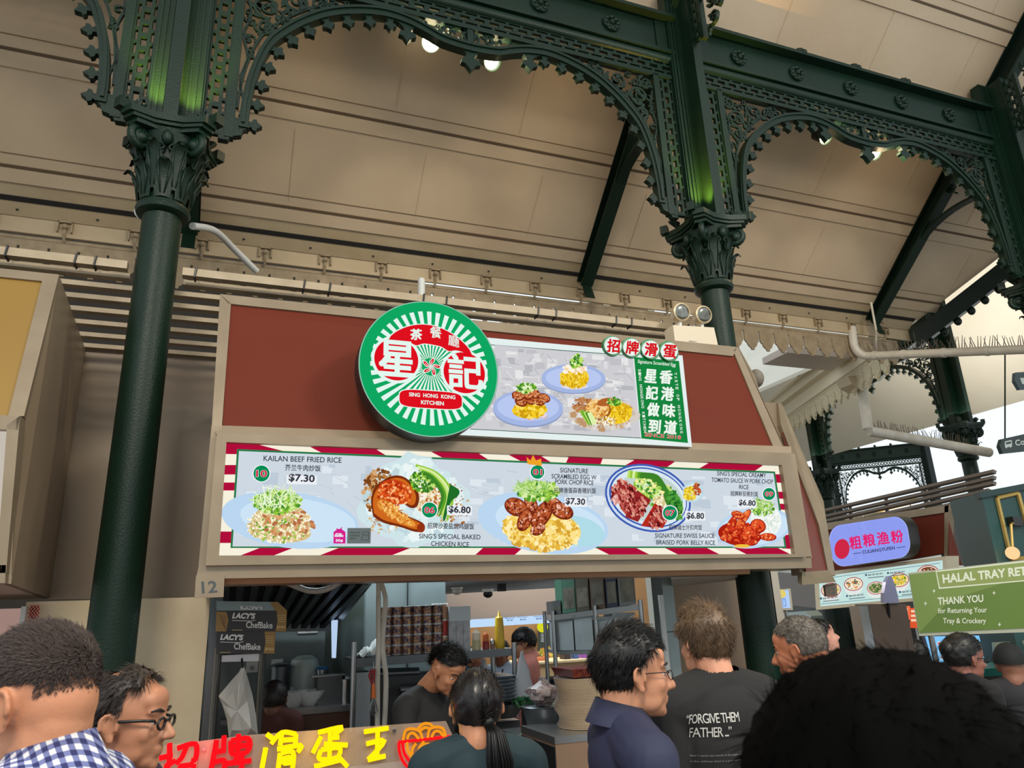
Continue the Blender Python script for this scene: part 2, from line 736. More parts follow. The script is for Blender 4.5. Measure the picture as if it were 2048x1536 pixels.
def smooth_line(pts, n=4):
    out = []
    for i in range(len(pts) - 1):
        p0, p1, p2, p3 = pts[max(i - 1, 0)], pts[i], pts[i + 1], pts[min(i + 2, len(pts) - 1)]
        for k in range(n):
            t = k / n
            out.append(tuple(0.5 * (2 * p1[j] + (p2[j] - p0[j]) * t + (2 * p0[j] - 5 * p1[j] + 4 * p2[j] - p3[j]) * t * t + (3 * p1[j] - p0[j] - 3 * p2[j] + p3[j]) * t ** 3) for j in range(len(p1))))
    out.append(tuple(pts[-1]))
    return out


ARCH_S = smooth_line(ARCH)


def arch_z(a):
    for p, q in zip(ARCH_S, ARCH_S[1:]):
        if p[0] <= a <= q[0]:
            return p[1] + (q[1] - p[1]) * (a - p[0]) / max(q[0] - p[0], 1e-6)
    return 4.8 if a < 0.42 else 5.96


def half_spandrel(fl, mir):
    """scrollwork between post and arch; mir maps the offset from the column"""
    r = random.Random(11)
    circ = []
    for i in range(3200):
        a, z = r.uniform(0.36, 2.03), r.uniform(4.9, 6.18)
        top = 6.175 - z
        left = a - 0.365
        low = min(math.hypot(a - p[0], z - p[1]) for p in ARCH_S) - 0.055
        if z < arch_z(a) + 0.05:
            continue
        d = min([top, left, low] + [math.hypot(a - c[0], z - c[1]) - c[2] for c in circ])
        if d > (0.06 if i < 500 else 0.04 if i < 1300 else 0.024):
            circ.append((a, z, min(d, 0.10)))
    for k, (a, z, rad) in enumerate(circ):
        a0 = r.uniform(0, 2 * PI)
        s = 1 if r.random() < 0.5 else -1
        fl.spiral((mir(a), z), rad, 1.5 if rad > 0.06 else 0.9, a0, min(0.022, rad * 0.32), s)
        for q in range(7 if rad > 0.05 else 3):
            an = r.uniform(0, 2 * PI)
            fl.leaf((mir(a + rad * 0.75 * math.cos(an)), z + rad * 0.75 * math.sin(an)), rad * 0.8, r.uniform(0, 2 * PI), 0.6)
    # stems following the arch and the post
    st = [(p[0] - 0.05, p[1] + 0.10) for p in ARCH_S[2:26]]
    fl.band([(mir(a), z) for a, z in st], 0.018)
    st = [(0.39 + 0.02 * math.sin(k * 1.3), 4.98 + k * 0.08) for k in range(14)]
    fl.band([(mir(a), z) for a, z in st], 0.016)


def arch_rib(fl, mir, sg):
    fl.band([(mir(p[0]), p[1] + 0.02) for p in ARCH_S], 0.06, 0.075)
    fl.band([(mir(p[0] - 0.004), p[1] + 0.05) for p in ARCH_S], 0.022, 0.10)
    d = 0.0
    nxt = 0.06
    for p, q in zip(ARCH_S, ARCH_S[1:]):
        l = math.hypot(q[0] - p[0], q[1] - p[1])
        while nxt <= d + l and p[0] < 1.38:
            k = (nxt - d) / l
            a, z = p[0] + (q[0] - p[0]) * k, p[1] + (q[1] - p[1]) * k
            ang = math.atan2(q[1] - p[1], q[0] - p[0]) - PI / 2
            if sg < 0:
                ang = PI - ang
            fl.tooth((mir(a), z), ang, 0.92)
            nxt += 0.172
        d += l
    fl.tooth((mir(1.53), 6.08), -PI / 2, 1.35)
    # lower corner leaf
    fl.poly([(mir(0.43), 4.95), (mir(0.47), 4.90), (mir(0.42), 4.86), (mir(0.41), 4.82), (mir(0.35), 4.80), (mir(0.33), 4.765), (mir(0.27), 4.765), (mir(0.27), 4.86), (mir(0.36), 4.95)])


def make_truss(x0, span, y):
    t = thing('arched_iron_truss', 'dark green cast iron arch with scrollwork and two lit spotlights above the menu sign', 'arch truss', (x0 + span / 2, y, 6.8), 'cast iron arches between the columns')
    L = span

    def part(name, draw, tk=0.03, smooth=False):
        mb = MB()
        draw(Flat(mb, (x0, y, 0), (1, 0, 0), tk, M_IRON), mb)
        return mb.build(name, t, smooth)

    def girder(fl, mb):
        fl.rect(0.10, L - 0.10, 6.47, 6.80, 0.03)
        fl.rect(0.10, L - 0.10, 6.80, 6.835, 0.22)
        fl.rect(0.10, L - 0.10, 6.44, 6.475, 0.12)
        fl.rect(0.17, 0.28, 6.36, 6.80, 0.06)
        fl.rect(L - 0.28, L - 0.17, 6.36, 6.80, 0.06)
    part('girder', girder)
    part('girder_moulding', lambda fl, mb: mb.tube([fl.p(0.15, 6.40), fl.p(L - 0.15, 6.40)], 0.048, M_IRON, 10), smooth=True)
    def lattice(fl, mb):
        fl.slotted_h(0.17, L - 0.17, 6.22, 6.36)
        fl.rect(0.17, L - 0.17, 6.175, 6.215, 0.06)
    part('lattice_band', lattice)
    for s in (1, -1):
        mir = (lambda a: a) if s > 0 else (lambda a: L - a)
        def strip(fl, mb):
            a, b = sorted((mir(0.165), mir(0.305)))
            fl.slotted(a, b, 4.80, 6.20)
            a, b = sorted((mir(0.305), mir(0.362)))
            fl.rect(a, b, 4.79, 6.20, 0.06)
        part('lattice_strip', strip)
        part('scrollwork', lambda fl, mb: half_spandrel(fl, mir), 0.022)
        part('arch_rib', lambda fl, mb: arch_rib(fl, mir, s), 0.05)
    def pend(fl, mb):
        fl.tooth((L / 2, 5.98), -PI / 2, 1.6)
        fl.band([(L / 2, 5.96), (L / 2, 6.19)], 0.05)
    part('pendant', pend, 0.05)
    k = 0.62
    while k < L - 0.4:
        mb = MB()
        c = (x0 + k, y - 0.015, 6.63)
        mb.lathe([(0.085, 0), (0.085, -0.02), (0.06, -0.025), (0.055, -0.012), (0.03, -0.02), (0.02, -0.04)], c, M_IRON, 16, 'Y')
        for q in range(8):
            an = q * PI / 4
            mb.ball((c[0] + 0.06 * math.cos(an), c[1] - 0.025, c[2] + 0.06 * math.sin(an)), (0.022, 0.012, 0.022), M_IRON, 8, 5)
        mb.build('rosette', t, True)
        k += 0.68
    for k in (1.36, 2.05, 2.72):
        mb = MB()
        for q in range(5):
            mb.ball((x0 + k + 0.03 * math.cos(q * 1.26), y - 0.08 + 0.02 * math.sin(q), 6.86 + 0.025 * math.sin(q * 1.26)), 0.03, M_IRON, 8, 6)
        mb.build('finial', t, True)
    return t


def make_column(x, y):
    t = thing('cast_iron_column', 'dark green cast iron column with leafy capital in front of the cream wall', 'column', (x, y, 0), 'cast iron columns')
    c = Vector((x, y, 0))
    mb = MB()
    mb.lathe([(0.122, 0.28), (0.121, 1.5), (0.116, 3.0), (0.112, 4.16)], c, M_IRON, 40)
    mb.build('shaft', t, 60)
    mb = MB()
    mb.lathe([(0.2, 0), (0.2, 0.1), (0.17, 0.12), (0.165, 0.2), (0.14, 0.24), (0.13, 0.3)], c, M_IRON, 32)
    mb.build('column_base', t, 30)
    # capital
    mb = MB()
    mb.lathe([(0.118, 4.13), (0.15, 4.15), (0.158, 4.175), (0.15, 4.20), (0.13, 4.215), (0.128, 4.28), (0.135, 4.40), (0.155, 4.52), (0.19, 4.62), (0.205, 4.66)], c, M_IRON, 32)
    # abacus with hollowed sides and cut corners
    def aba(s):
        pts = []
        for q in range(4):
            a0 = PI / 4 + q * PI / 2
            cx, cy = math.cos(a0), math.sin(a0)
            tx, ty = -cy, cx
            pts.append((s * 1.34 * cx - 0.045 * tx, s * 1.34 * cy - 0.045 * ty))
            pts.append((s * 1.34 * cx + 0.045 * tx, s * 1.34 * cy + 0.045 * ty))
            b = a0 + PI / 4
            for k in (-0.35, 0.0, 0.35):
                rr = s * (0.88 + 0.6 * k * k)
                pts.append((rr * math.cos(b + k), rr * math.sin(b + k)))
        return pts
    for s, z0, z1 in ((0.215, 4.645, 4.675), (0.235, 4.675, 4.70), (0.25, 4.70, 4.745)):
        mb.slab([c + Vector((px_, py_, z0)) for px_, py_ in aba(s)], (0, 0, z1 - z0), M_IRON)
    mb.build('capital', t, 35)
    mb = MB()
    for q in range(4):
        a = PI / 4 + q * PI / 2
        d = Vector((math.cos(a), math.sin(a), 0))
        tq = Vector((-d.y, d.x, 0))
        o = c + d * 0.215 + Vector((0, 0, 4.585))
        pts = []
        for i in range(26):
            k = i / 25
            rr = 0.075 * (1 - 0.8 * k)
            an = PI / 2 + k * 3.6 * PI
            pts.append(o + d * rr * math.cos(an) * -1 + Vector((0, 0, rr * math.sin(an))))
        mb.tube([c + d * 0.15 + Vector((0, 0, 4.48)), c + d * 0.17 + Vector((0, 0, 4.60))] + pts, 0.026, M_IRON, 8)
        mb.ball(o, (0.045, 0.045, 0.045), M_IRON, 10, 8)
    mb.build('corner_volutes', t, 'all')
    mb = MB()
    for ring, (zb, h, rb, out, n, off) in enumerate(((4.21, 0.22, 0.13, 0.085, 8, 0.0), (4.26, 0.30, 0.135, 0.09, 8, PI / 8))):
        for q in range(n):
            a = off + q * 2 * PI / n
            d = Vector((math.cos(a), math.sin(a), 0))
            s = Vector((-d.y, d.x, 0))
            rows = [(0.0, 0.0, 0.042), (0.4, 0.012, 0.055), (0.75, 0.03, 0.05), (0.95, 0.06, 0.038), (1.0, out, 0.022), (0.9, out + 0.012, 0.01)]
            v, f = [], []
            for (k, o_, w) in rows:
                p = c + d * (rb + o_ + 0.01) + Vector((0, 0, zb + h * k))
                v += [p - s * w, p + d * 0.012, p + s * w]
            for i in range(len(rows) - 1):
                for j in range(2):
                    f.append((i * 3 + j, i * 3 + j + 1, i * 3 + 4 + j, i * 3 + 3 + j))
            mb.add(v, f, M_IRON)
            for side in (-1, 1):
                mb.tube([c + d * (rb + 0.02) + s * side * 0.01 + Vector((0, 0, zb + 0.02)), c + d * (rb + 0.04) + s * side * 0.028 + Vector((0, 0, zb + h * 0.6)), c + d * (rb + 0.07) + s * side * 0.035 + Vector((0, 0, zb + h * 0.9))], [0.006, 0.008, 0.005], M_IRON, 5)
    for q in range(4):
        a = q * PI / 2
        d = Vector((math.cos(a), math.sin(a), 0))
        s = Vector((-d.y, d.x, 0))
        for side in (-1, 1):
            pts = []
            for i in range(14):
                k = i / 13
                rr = 0.03 * (1 - 0.75 * k)
                pts.append(c + d * 0.185 + s * side * (0.035 + rr * math.cos(k * 8)) + Vector((0, 0, 4.53 + rr * math.sin(k * 8))))
            mb.tube(pts, 0.008, M_IRON, 5)
        mb.ball(c + d * 0.20 + Vector((0, 0, 4.59)), (0.035, 0.035, 0.05), M_IRON, 8, 6)
    mb.build('acanthus_leaves', t, 'all')
    # square post over the capital with flanges
    mb = MB()
    mb.bx(x - 0.165, x + 0.165, y - 0.05, y + 0.05, 4.745, 7.15, M_IRON)
    mb.bx(x - 0.03, x + 0.03, y - 0.20, y + 0.20, 4.745, 7.15, M_IRON)
    for s in (-1, 1):
        for w in (0.075, 0.11, 0.145):
            mb.bx(x + s * w - 0.008, x + s * w + 0.008, y - 0.062, y + 0.062, 4.745, 7.12, M_IRON)
        mb.bx(x - 0.042, x + 0.042, y + s * 0.20 - 0.012, y + s * 0.20 + 0.012, 4.745, 7.15, M_IRON)
    mb.build('post', t)
    mb = MB()
    for sx in (-1, 1):
        for sy in (-1, 1):
            for k in range(5):
                an = -0.7 + k * 0.35
                p = Vector((x + sx * 0.2, y + sy * 0.1, 4.75))
                mb.tube([p, p + Vector((sx * 0.05 * math.sin(an) + sx * 0.01, sy * 0.03, 0.07)), p + Vector((sx * 0.09 * math.sin(an), sy * 0.05, 0.11 * math.cos(an)))], [0.012, 0.02, 0.003], M_IRON, 6)
            mb.box((x + sx * 0.27, y + sy * 0.2, 4.77), (0.06, 0.06, 0.07), M_IRON, Matrix.Rotation(0.7, 3, 'Z'))
    mb.build('leaf_crests', t, True)
    return t


col_a = make_column(X1, YC)
col_b = dup(col_a, (X1 + XS, YC, 0), label='dark green cast iron column standing behind the emergency light and menu sign')
col_c = dup(col_a, (X1 + 2 * XS, YC, 0), label='dark green cast iron column at the far right edge under the roof valley')
truss_b = make_truss(X1, XS, YC)
dup(truss_b, (X1 - XS / 2, YC, 6.8), label='dark green cast iron arch running off past the left column')
dup(truss_b, (X1 + 1.5 * XS, YC, 6.8), label='dark green cast iron arch right of the middle column, over the emergency light')
dup(truss_b, (X1 + 2.5 * XS, YC, 6.8), label='dark green cast iron arch beyond the right-hand column at the frame edge')
# brackets square to the arches
def cross_bracket(x, y0, sgn, name, label, grp):
    t = thing(name, label, 'bracket', (x, y0, 5.5), grp)
    mb = MB()
    fl = Flat(mb, (x, y0, 0), (0, sgn, 0), 0.03, M_IRON)
    fl.slotted(0.20, 0.31, 6.45, 7.1)
    fl.rect(0.31, 0.35, 6.4, 7.1, 0.05)
    rr = random.Random(5)
    for k in range(7):
        fl.spiral((0.48 + 0.08 * (k % 2), 6.5 + k * 0.1), 0.07, 1.4, rr.uniform(0, 6), 0.018)
        fl.leaf((0.42, 6.45 + k * 0.11), 0.08, rr.uniform(0, 6))
    mb.build('scrollwork', t)
    return t


cross_bracket(X1 + XS, YC, -1, 'scroll_bracket', 'small pierced green bracket on the near face of the middle column post', 'pierced brackets on the column posts')
cross_bracket(X1 + 2 * XS, YC, -1, 'scroll_bracket', 'small pierced green bracket on the post at the right frame edge', 'pierced brackets on the column posts')


def make_rafter(x, label, bracket=True):
    t = thing('iron_rafter', label, 'rafter', (x, 5.6, 6.2), 'dark green rafters under the roof')
    s = Vector((0, 0.7507, -0.6606))
    n = Vector((0, -0.6606, -0.7507))
    a = Vector((x, 2.3, zr(2.3) - 0.005))
    b = Vector((x, 6.66, zr(6.66) - 0.03))
    mb = MB()
    w = Vector((0.012, 0, 0))
    mb.slab([a - w, b - w, b - w + n * 0.10, a - w + n * 0.27], w * 2, M_IRON_DK)
    mb.build('web', t)
    mb = MB()
    w = Vector((0.07, 0, 0))
    mb.slab([a + n * 0.27 - w, b + n * 0.10 - w, b + n * 0.10 + w, a + n * 0.27 + w], n * 0.02, M_IRON)
    mb.build('bottom_flange', t)
    mb = MB()
    w = Vector((0.08, 0, 0))
    mb.slab([a - w, b - w, b + w, a + w], n * 0.015, M_IRON_DK)
    mb.build('top_flange', t)
    mb = MB()
    p = b - s * 0.04
    mb.slab([p - w * 0.7, p + w * 0.7, p + w * 0.7 + s * 0.10 + n * 0.28, p - w * 0.7 + s * 0.10 + n * 0.28], n * 0.02, M_IRON)
    mb.build('tail_plate', t)
    mb = MB()
    c0 = Vector((x, YC + 0.12, 6.15))
    pts = []
    for i in range(15):
        k = i / 14
        y = YC + 0.15 + 1.25 * k
        z = 5.98 + 0.27 * math.sin(k * PI * 0.55) - 0.42 * k * k
        pts.append((y, z))
    mb2 = Flat(mb, (x, 0, 0), (0, 1, 0), 0.10, M_IRON)
    mb2.band(pts, 0.03)
    mb2.t = 0.03
    mb2.rect(YC + 0.08, YC + 0.14, 5.6, 6.9, 0.08)
    for k, (y, z, r) in enumerate(((YC + 0.33, 6.36, 0.10), (YC + 0.55, 6.36, 0.07), (YC + 0.72, 6.32, 0.05), (YC + 0.3, 6.56, 0.07))):
        mb2.spiral((y, z), r, 1.4, k * 1.3, 0.022, 1 if k % 2 else -1)
        mb2.leaf((y + r * 0.3, z + r), r * 1.1, k * 2.0)
        mb2.leaf((y - r * 0.6, z - r), r * 1.1, k + 2.0)
    mb.build('curved_bracket', t)
    return t


r0 = make_rafter(X1 + XS - 0.03, 'dark green sloping rafter left of the middle column capital')
dup(r0, (X1 + 2 * XS + 0.12, 5.6, 6.2), label='dark green sloping rafter with curved scroll bracket at the right')
dup(r0, (X1 - 0.03, 5.6, 6.2), label='dark green rafter end showing just behind the left column')
# valley rafter, where the two roofs meet
t = thing('valley_rafter', 'dark diagonal rafter with pierced edge in the roof valley at the right', 'rafter', (XV + 1, 5.7, 6))
mb = MB()
a, b = Vector((XV + 3.2, YE - 3.2, ZE + 0.88 * 3.2 - 0.05)), Vector((XV + 0.02, YE - 0.02, ZE - 0.08))
w = Vector((0.06, 0.06, 0))
mb.slab([a - w, b - w, b + w, a + w], (0, 0, -0.26), M_IRON_DK)
mb.build('web', t)
mb = MB()
d = (b - a).normalized()
for i in range(26):
    p = a + (b - a) * (i / 25) - Vector((0, 0, 0.30))
    mb.ball(p, (0.05, 0.05, 0.06), M_IRON_DK, 8, 6)
mb.build('crocket_edge', t)
mb = MB()
mb.tube([a - Vector((0.25, -0.1, 0.3)), b - Vector((0.1, -0.05, 0.25))], 0.022, mat('pale_blue_conduit', (190, 205, 212), 0.4), 8)
tag(mb.build('conduit_pipe', None, True), 'thin pale conduit running along the dark valley rafter', 'pipe')


# ------------------------------------------------------------------ valances
def valance(o, u, length, ztop, pitch, label, carved=False, name='eave_valance'):
    o, u = Vector(o), Vector(u)
    n = Vector((-u.y, u.x, 0))
    t = thing(name, label, 'valance', o + u * (length / 2) + Vector((0, 0, ztop)))
    m = M_CREAM_RAW if not carved else mat('carved_cream_board', (214, 201, 168), 0.55, var=((186, 170, 134), 30, 0.2), bump=(40, 0.6))
    mb = MB()
    fl = Flat(mb, o, u, 0.022, m)
    k = int(length / pitch)
    w = pitch / 2 - 0.011
    z = ztop
    fl.rect(0, k * pitch, z - 0.10, z)
    fl.rect(0, k * pitch, z - 0.035, z - 0.012, 0.034)
    for i in range(k):
        c = (i + 0.5) * pitch
        s = [(w, -0.10), (w, -0.23), (w - 0.012, -0.25), (w - 0.03, -0.262), (w - 0.036, -0.285), (w - 0.052, -0.308), (w - 0.07, -0.32), (0.024, -0.33), (0.02, -0.352)]
        pts = [(c + a, z + b) for a, b in s] + [(c - a, z + b) for a, b in s[::-1]]
        fl.poly(pts[::-1])
        if carved:
            fl2 = fl
            for q in range(7):
                an = PI / 2 + (q - 3) * 0.36
                fl2.leaf((c, z - 0.22), 0.10, an, 0.28)
            fl2.t = 0.034
            fl2.band([(c - w * 0.7, z - 0.24), (c - w * 0.3, z - 0.30), (c, z - 0.33), (c + w * 0.3, z - 0.30), (c + w * 0.7, z - 0.24)], 0.012)
            fl2.t = 0.022
    mb.build('board', t)
    return t, n


vt, _ = valance((-5.2, 6.79, 0), (1, 0, 0), 5.2 + XV - 0.1, 5.055, 0.232, 'cream scalloped timber valance hanging under the long eave')
x = -5.0
while x < XV - 0.2:
    mb = MB()
    for s in (-1, 1):
        mb.bx(x + s * 0.055 - 0.006, x + s * 0.055 + 0.006, 6.70, 6.735, 5.10, 5.20, M_CREAM_RAW)
    mb.bx(x - 0.06, x + 0.06, 6.70, 6.735, 5.19, 5.205, M_CREAM_RAW)
    mb.tube([(x, 6.72, 5.16), (x, 6.715, 5.08), (x, 6.75, 5.03)], 0.014, M_CREAM_RAW, 6)
    mb.ball((x, 6.70, 5.15), 0.025, M_CREAM_RAW, 8, 6)
    mb.build('hanger', vt)
    x += 0.565
# second wing: gutter and carved valance
vt2, _ = valance((8.16, 6.88, 0), (.338, .941, 0), 8.0, 4.98, 0.24, 'carved cream valance with palmette boards under the side eave', True)
mb = MB()
gd, gn = Vector((.338, .941, 0)), Vector((-.941, .338, 0))
ga = Vector((8.16, 6.88, 0))
for (w0, w1, z0, z1) in ((0.02, 0.18, 5.18, 5.34), (0.18, 0.22, 5.32, 5.37), (0.0, 0.04, 4.99, 5.18)):
    a_, b_ = ga + gn * w0, ga + gn * w1
    mb.hexa([a_ + Vector((0, 0, z0)), b_ + Vector((0, 0, z0)), b_ + gd * 9 + Vector((0, 0, z0)), a_ + gd * 9 + Vector((0, 0, z0)), a_ + Vector((0, 0, z1)), b_ + Vector((0, 0, z1)), b_ + gd * 9 + Vector((0, 0, z1)), a_ + gd * 9 + Vector((0, 0, z1))], mat('cream_gutter', (226, 214, 184), 0.5))
tag(mb.build('eave_gutter'), 'cream box gutter running along the side eave above the carved valance', 'gutter')
# pale canopy and ribs over the gap between the wings
t = thing('ribbed_canopy', 'pale ribbed canopy seen below the long eave behind the stall', 'canopy', (6, 9, 5.4))
M_RIB = mat('pale_canopy', (232, 224, 200), 0.6)
mb = MB()
mb.slab([(4.6, 7.2, 5.55), (8.2, 11.5, 5.75), (5.6, 14, 5.9), (3.0, 9.6, 5.7)], (0, 0, 0.05), M_RIB)
mb.build('sheet', t)
for i in range(7):
    k = i / 6
    a = Vector((4.6, 7.2, 5.53)).lerp(Vector((3.0, 9.6, 5.68)), k)
    b = Vector((8.2, 11.5, 5.73)).lerp(Vector((5.6, 14, 5.88)), k)
    mb = MB()
    mb.slab([a, b, b + Vector((-0.05, 0.08, 0)), a + Vector((-0.05, 0.08, 0))], (0, 0, -0.17), M_RIB)
    mb.build('rib', t)
mb = MB()
p = [PX(1530, 728, 7.4), PX(1672, 708, 7.4), PX(1662, 742, 7.6), PX(1522, 730, 7.6)]
q = [P(1526, 729, 8.2), P(1574, 705, 7.6), P(1700, 716, 7.6), P(1664, 742, 8.2)]
mb.slab(q, (0, 0, 0.10), mat('lilac_grey_soffit', (196, 184, 174), 0.35))
tag(mb.build('hanging_soffit'), 'flat grey soffit board in the bright gap beyond the eave', 'soffit')

# ------------------------------------------------------------------ spotlights in the arches
def spotlamp(loc, label, power, tgt, strength):
    t = thing('spotlight', label, 'spotlight', loc, 'spotlights hung in the iron arches')
    loc = Vector(loc)
    d = (Vector(tgt) - loc).normalized()
    q = d.to_track_quat('Z', 'Y').to_matrix()
    mb = MB()
    mb.lathe([(0.045, -0.16), (0.055, -0.15), (0.065, -0.03), (0.078, 0.0), (0.072, 0.0), (0.06, -0.03)], (0, 0, 0), M_IRON_DK, 20, cap=False)
    mb.v = [loc + q @ p for p in mb.v]
    mb.build('housing', t, 40)
    mb = MB()
    mb.ball((0, 0, -0.02), (0.066, 0.066, 0.022), glow((255, 236, 196), strength), 20, 10)
    mb.v = [loc + q @ p for p in mb.v]
    mb.build('lens', t, True)
    mb = MB()
    mb.tube([loc - d * 0.08, loc - d * 0.1 + Vector((0, 0, 0.12)), loc + Vector((0, 0.02, 0.28))], 0.012, M_IRON_DK, 8)
    mb.build('stem', t)
    light('SPOT', 'spot_beam', loc + d * 0.06, power, (1.0, 0.80, 0.50), 0.06, tgt, 100, 0.6)
    light('POINT', 'spot_spill', loc + d * 0.06, power * 0.3, (1.0, 0.76, 0.45), 0.03)
    return t


sp = [((862, 85), 'brightest spotlight glaring at the viewer under the middle arch', 60, (1.0, 1.4, 3.0), 40),
      ((985, 123), 'round spotlight right of the glaring one in the middle arch', 60, (2.8, 0.5, 2.0), 5),
      ((1652, 274), 'spotlight at the left of the pendant in the right-hand arch', 60, (5.6, 0.4, 2.0), 7),
      ((1754, 306), 'spotlight half hidden by the pendant of the right-hand arch', 60, (7.0, 0.5, 2.0), 5)]
for (pp, lb, pw, tg, st) in sp:
    spotlamp(P(pp[0], pp[1], YC + 0.12), lb, pw, tg, st)
# warm uplights standing on the capitals
for i, x in enumerate((X1, X1 + XS)):
    for s in (-1, 1):
        mb = MB()
        c = Vector((x + s * 0.10, YC - 0.16, 4.745))
        mb.lathe([(0.03, 0.0), (0.03, 0.03), (0.026, 0.032)], c, M_BLACK, 14)
        o = mb.build('uplight')
        tag(o, 'small uplight on the %s of the %s column capital' % ('left' if s < 0 else 'right', 'left' if i == 0 else 'middle'), 'light', 'uplights on the column capitals')
        light('SPOT', 'uplight_beam', c + Vector((0, 0, 0.045)), 170, (1.0, 0.58, 0.08), 0.015, c + Vector((0, 0.08, 1)), 70, 0.9)

# ------------------------------------------------------------------ slatted canopy over the stalls
ZS = 3.75
slat_rows = [4.43, 4.57, 4.75, 4.95, 5.17, 5.41, 5.66, 5.90]
t = thing('slatted_canopy', 'cream slatted canopy running behind the stall fronts with black cable ties', 'canopy', (1, 5, ZS))
M_SLAT = mat('cream_slat', (176, 158, 130), 0.5, var=((150, 132, 104), 8, 0.3))
for i, y in enumerate(slat_rows):
    segs = [(-4.5, 3.62)] if abs(y - YC) > 0.17 else [(-4.5, X1 - 0.15), (X1 + 0.15, 3.32)]
    for a, b in segs:
        mb = MB()
        mb.bx(a, b, y - 0.03, y + 0.03, ZS, ZS + (0.05 if i == 0 else 0.032), M_SLAT)
        mb.build('slat', t)
    if i == 0:
        for x in (-1.47, -1.32, -0.98, -0.88, -0.34, 0.30, 0.46, 1.08, 1.24, 1.92, 2.06, 2.55, 2.68, 3.05, 3.18):
            mb = MB()
            mb.tube([(x, y - 0.034, ZS - 0.004), (x + 0.006, y - 0.036, ZS + 0.055), (x + 0.006, y + 0.036, ZS + 0.055), (x, y + 0.036, ZS - 0.006)], 0.006, M_BLACK, 6, closed=True)
            mb.build('cable_tie', t)
# grey conduits on the left column and behind the sign
mb = MB()
pts = [P(385, 452, 4.62), P(430, 462, 4.9), P(470, 500, 5.2), P(513, 542, 5.4)]
mb.tube(smooth_line([tuple(p) for p in pts], 6), 0.024, mat('pale_grey_pipe', (190, 192, 190), 0.4), 10)
p0 = smooth_line([tuple(P(*q)) for q in ((300, 438, 4.5), (280, 432, 4.55), (275, 420, 4.62), (290, 412, 4.66))], 5)
tag(mb.build('conduit_pipe', None, True), 'pale grey conduit bending away right of the left column', 'pipe')
mb = MB()
mb.tube(p0, 0.02, mat('pale_grey_pipe', (190, 192, 190), 0.4), 10)
tag(mb.build('conduit_pipe', None, True), 'short white pipe loop poking out left of the left column', 'pipe')
mb = MB()
p = P(843, 600, 5.0)
mb.lathe([(0.028, -1.5), (0.028, 0.17), (0.02, 0.18)], p, mat('pale_grey_pipe', (190, 192, 190), 0.4), 16)
tag(mb.build('vent_pipe', None, True), 'short grey pipe stub sticking up behind the round sign', 'pipe')
# ================================================================== the menu-sign stall
NF = Vector((0, -1, 0))
YF = 3.80
FA = Vector((0, 3.86, 2.67))
FB = Vector((0, 4.17, 3.55))
NL = Vector((0, -(FB.z - FA.z), FB.y - FA.y)).normalized()     # the leaning red fascia faces forward and up


def lean(px, py, off=0.0):
    return PP(px, py, FA + NL * off, NL)


fas = thing('stall_fascia', 'brick red leaning fascia with pale metal frame above the long menu sign', 'fascia', (1.6, 4.1, 2.6))
mb = MB()
mb.slab([lean(445, 850), lean(1560, 925), lean(1467, 698), lean(460, 604)], -NL * 0.03, M_RED)
mb.build('red_panel', fas)
mb = MB()
mb.slab([lean(440, 588, .012), lean(1475, 694, .012), lean(1466, 712, .012), lean(456, 607, .012)], -NL * 0.06, M_ALU)
mb.slab([lean(440, 588, .012), lean(462, 607, .012), lean(443, 862, .012), lean(423, 862, .012)], -NL * 0.06, M_ALU)
mb.slab([lean(1466, 700, .012), lean(1476, 694, .012), lean(1580, 925, .012), lean(1560, 925, .012)], -NL * 0.06, M_ALU)
mb.build('frame', fas)
# the fascia turns the corner: a second leaning face
def corner(pts, dy=0.0):
    return [P(x, y, Y + dy) for x, y, Y in pts]


mb = MB()
mb.slab(corner([(1476, 692, 4.19), (1512, 756, 4.20), (1524, 804, 4.16), (1556, 806, 4.22), (1642, 1000, 4.06), (1646, 1030, 4.03), (1668, 1150, 4.00), (1600, 1150, 3.90), (1572, 900, 3.905)]), (0, .08, 0), M_ALU_D)
mb.build('corner_panel', fas)
mb = MB()
mb.slab(corner([(1566, 858, 4.11), (1634, 1050, 4.00), (1656, 1143, 3.965), (1612, 1143, 3.895), (1582, 930, 3.905)]), (0, .02, 0), mat('dark_red_panel', (104, 48, 38), 0.5))
mb.build('corner_red_panel', fas)
mb = MB()
mb.slab(corner([(1556, 806, 4.19), (1564, 808, 4.20), (1647, 1002, 4.03), (1651, 1030, 4.00), (1671, 1152, 3.97), (1658, 1150, 3.95), (1638, 1050, 3.98), (1562, 850, 4.10)]), (0, .04, 0), M_ALU)
mb.slab(corner([(1604, 1144, 3.88), (1658, 1140, 3.945), (1672, 1164, 3.96), (1604, 1170, 3.88)]), (0, .04, 0), M_ALU)
mb.build('corner_frame', fas)
mb = MB()
c = P(1512, 757, 4.4)
mb.ball(c, (0.055, 0.07, 0.075), mat('grey_rough_cap', (120, 112, 100), 0.7, bump=(60, 0.6)), 14, 10)
mb.box(c + Vector((-0.05, 0, -0.02)), (0.06, 0.04, 0.04), M_BLACK)
tag(mb.build('siren_horn', None, True), 'small grey rounded horn fixed on the right edge of the red fascia', 'horn')

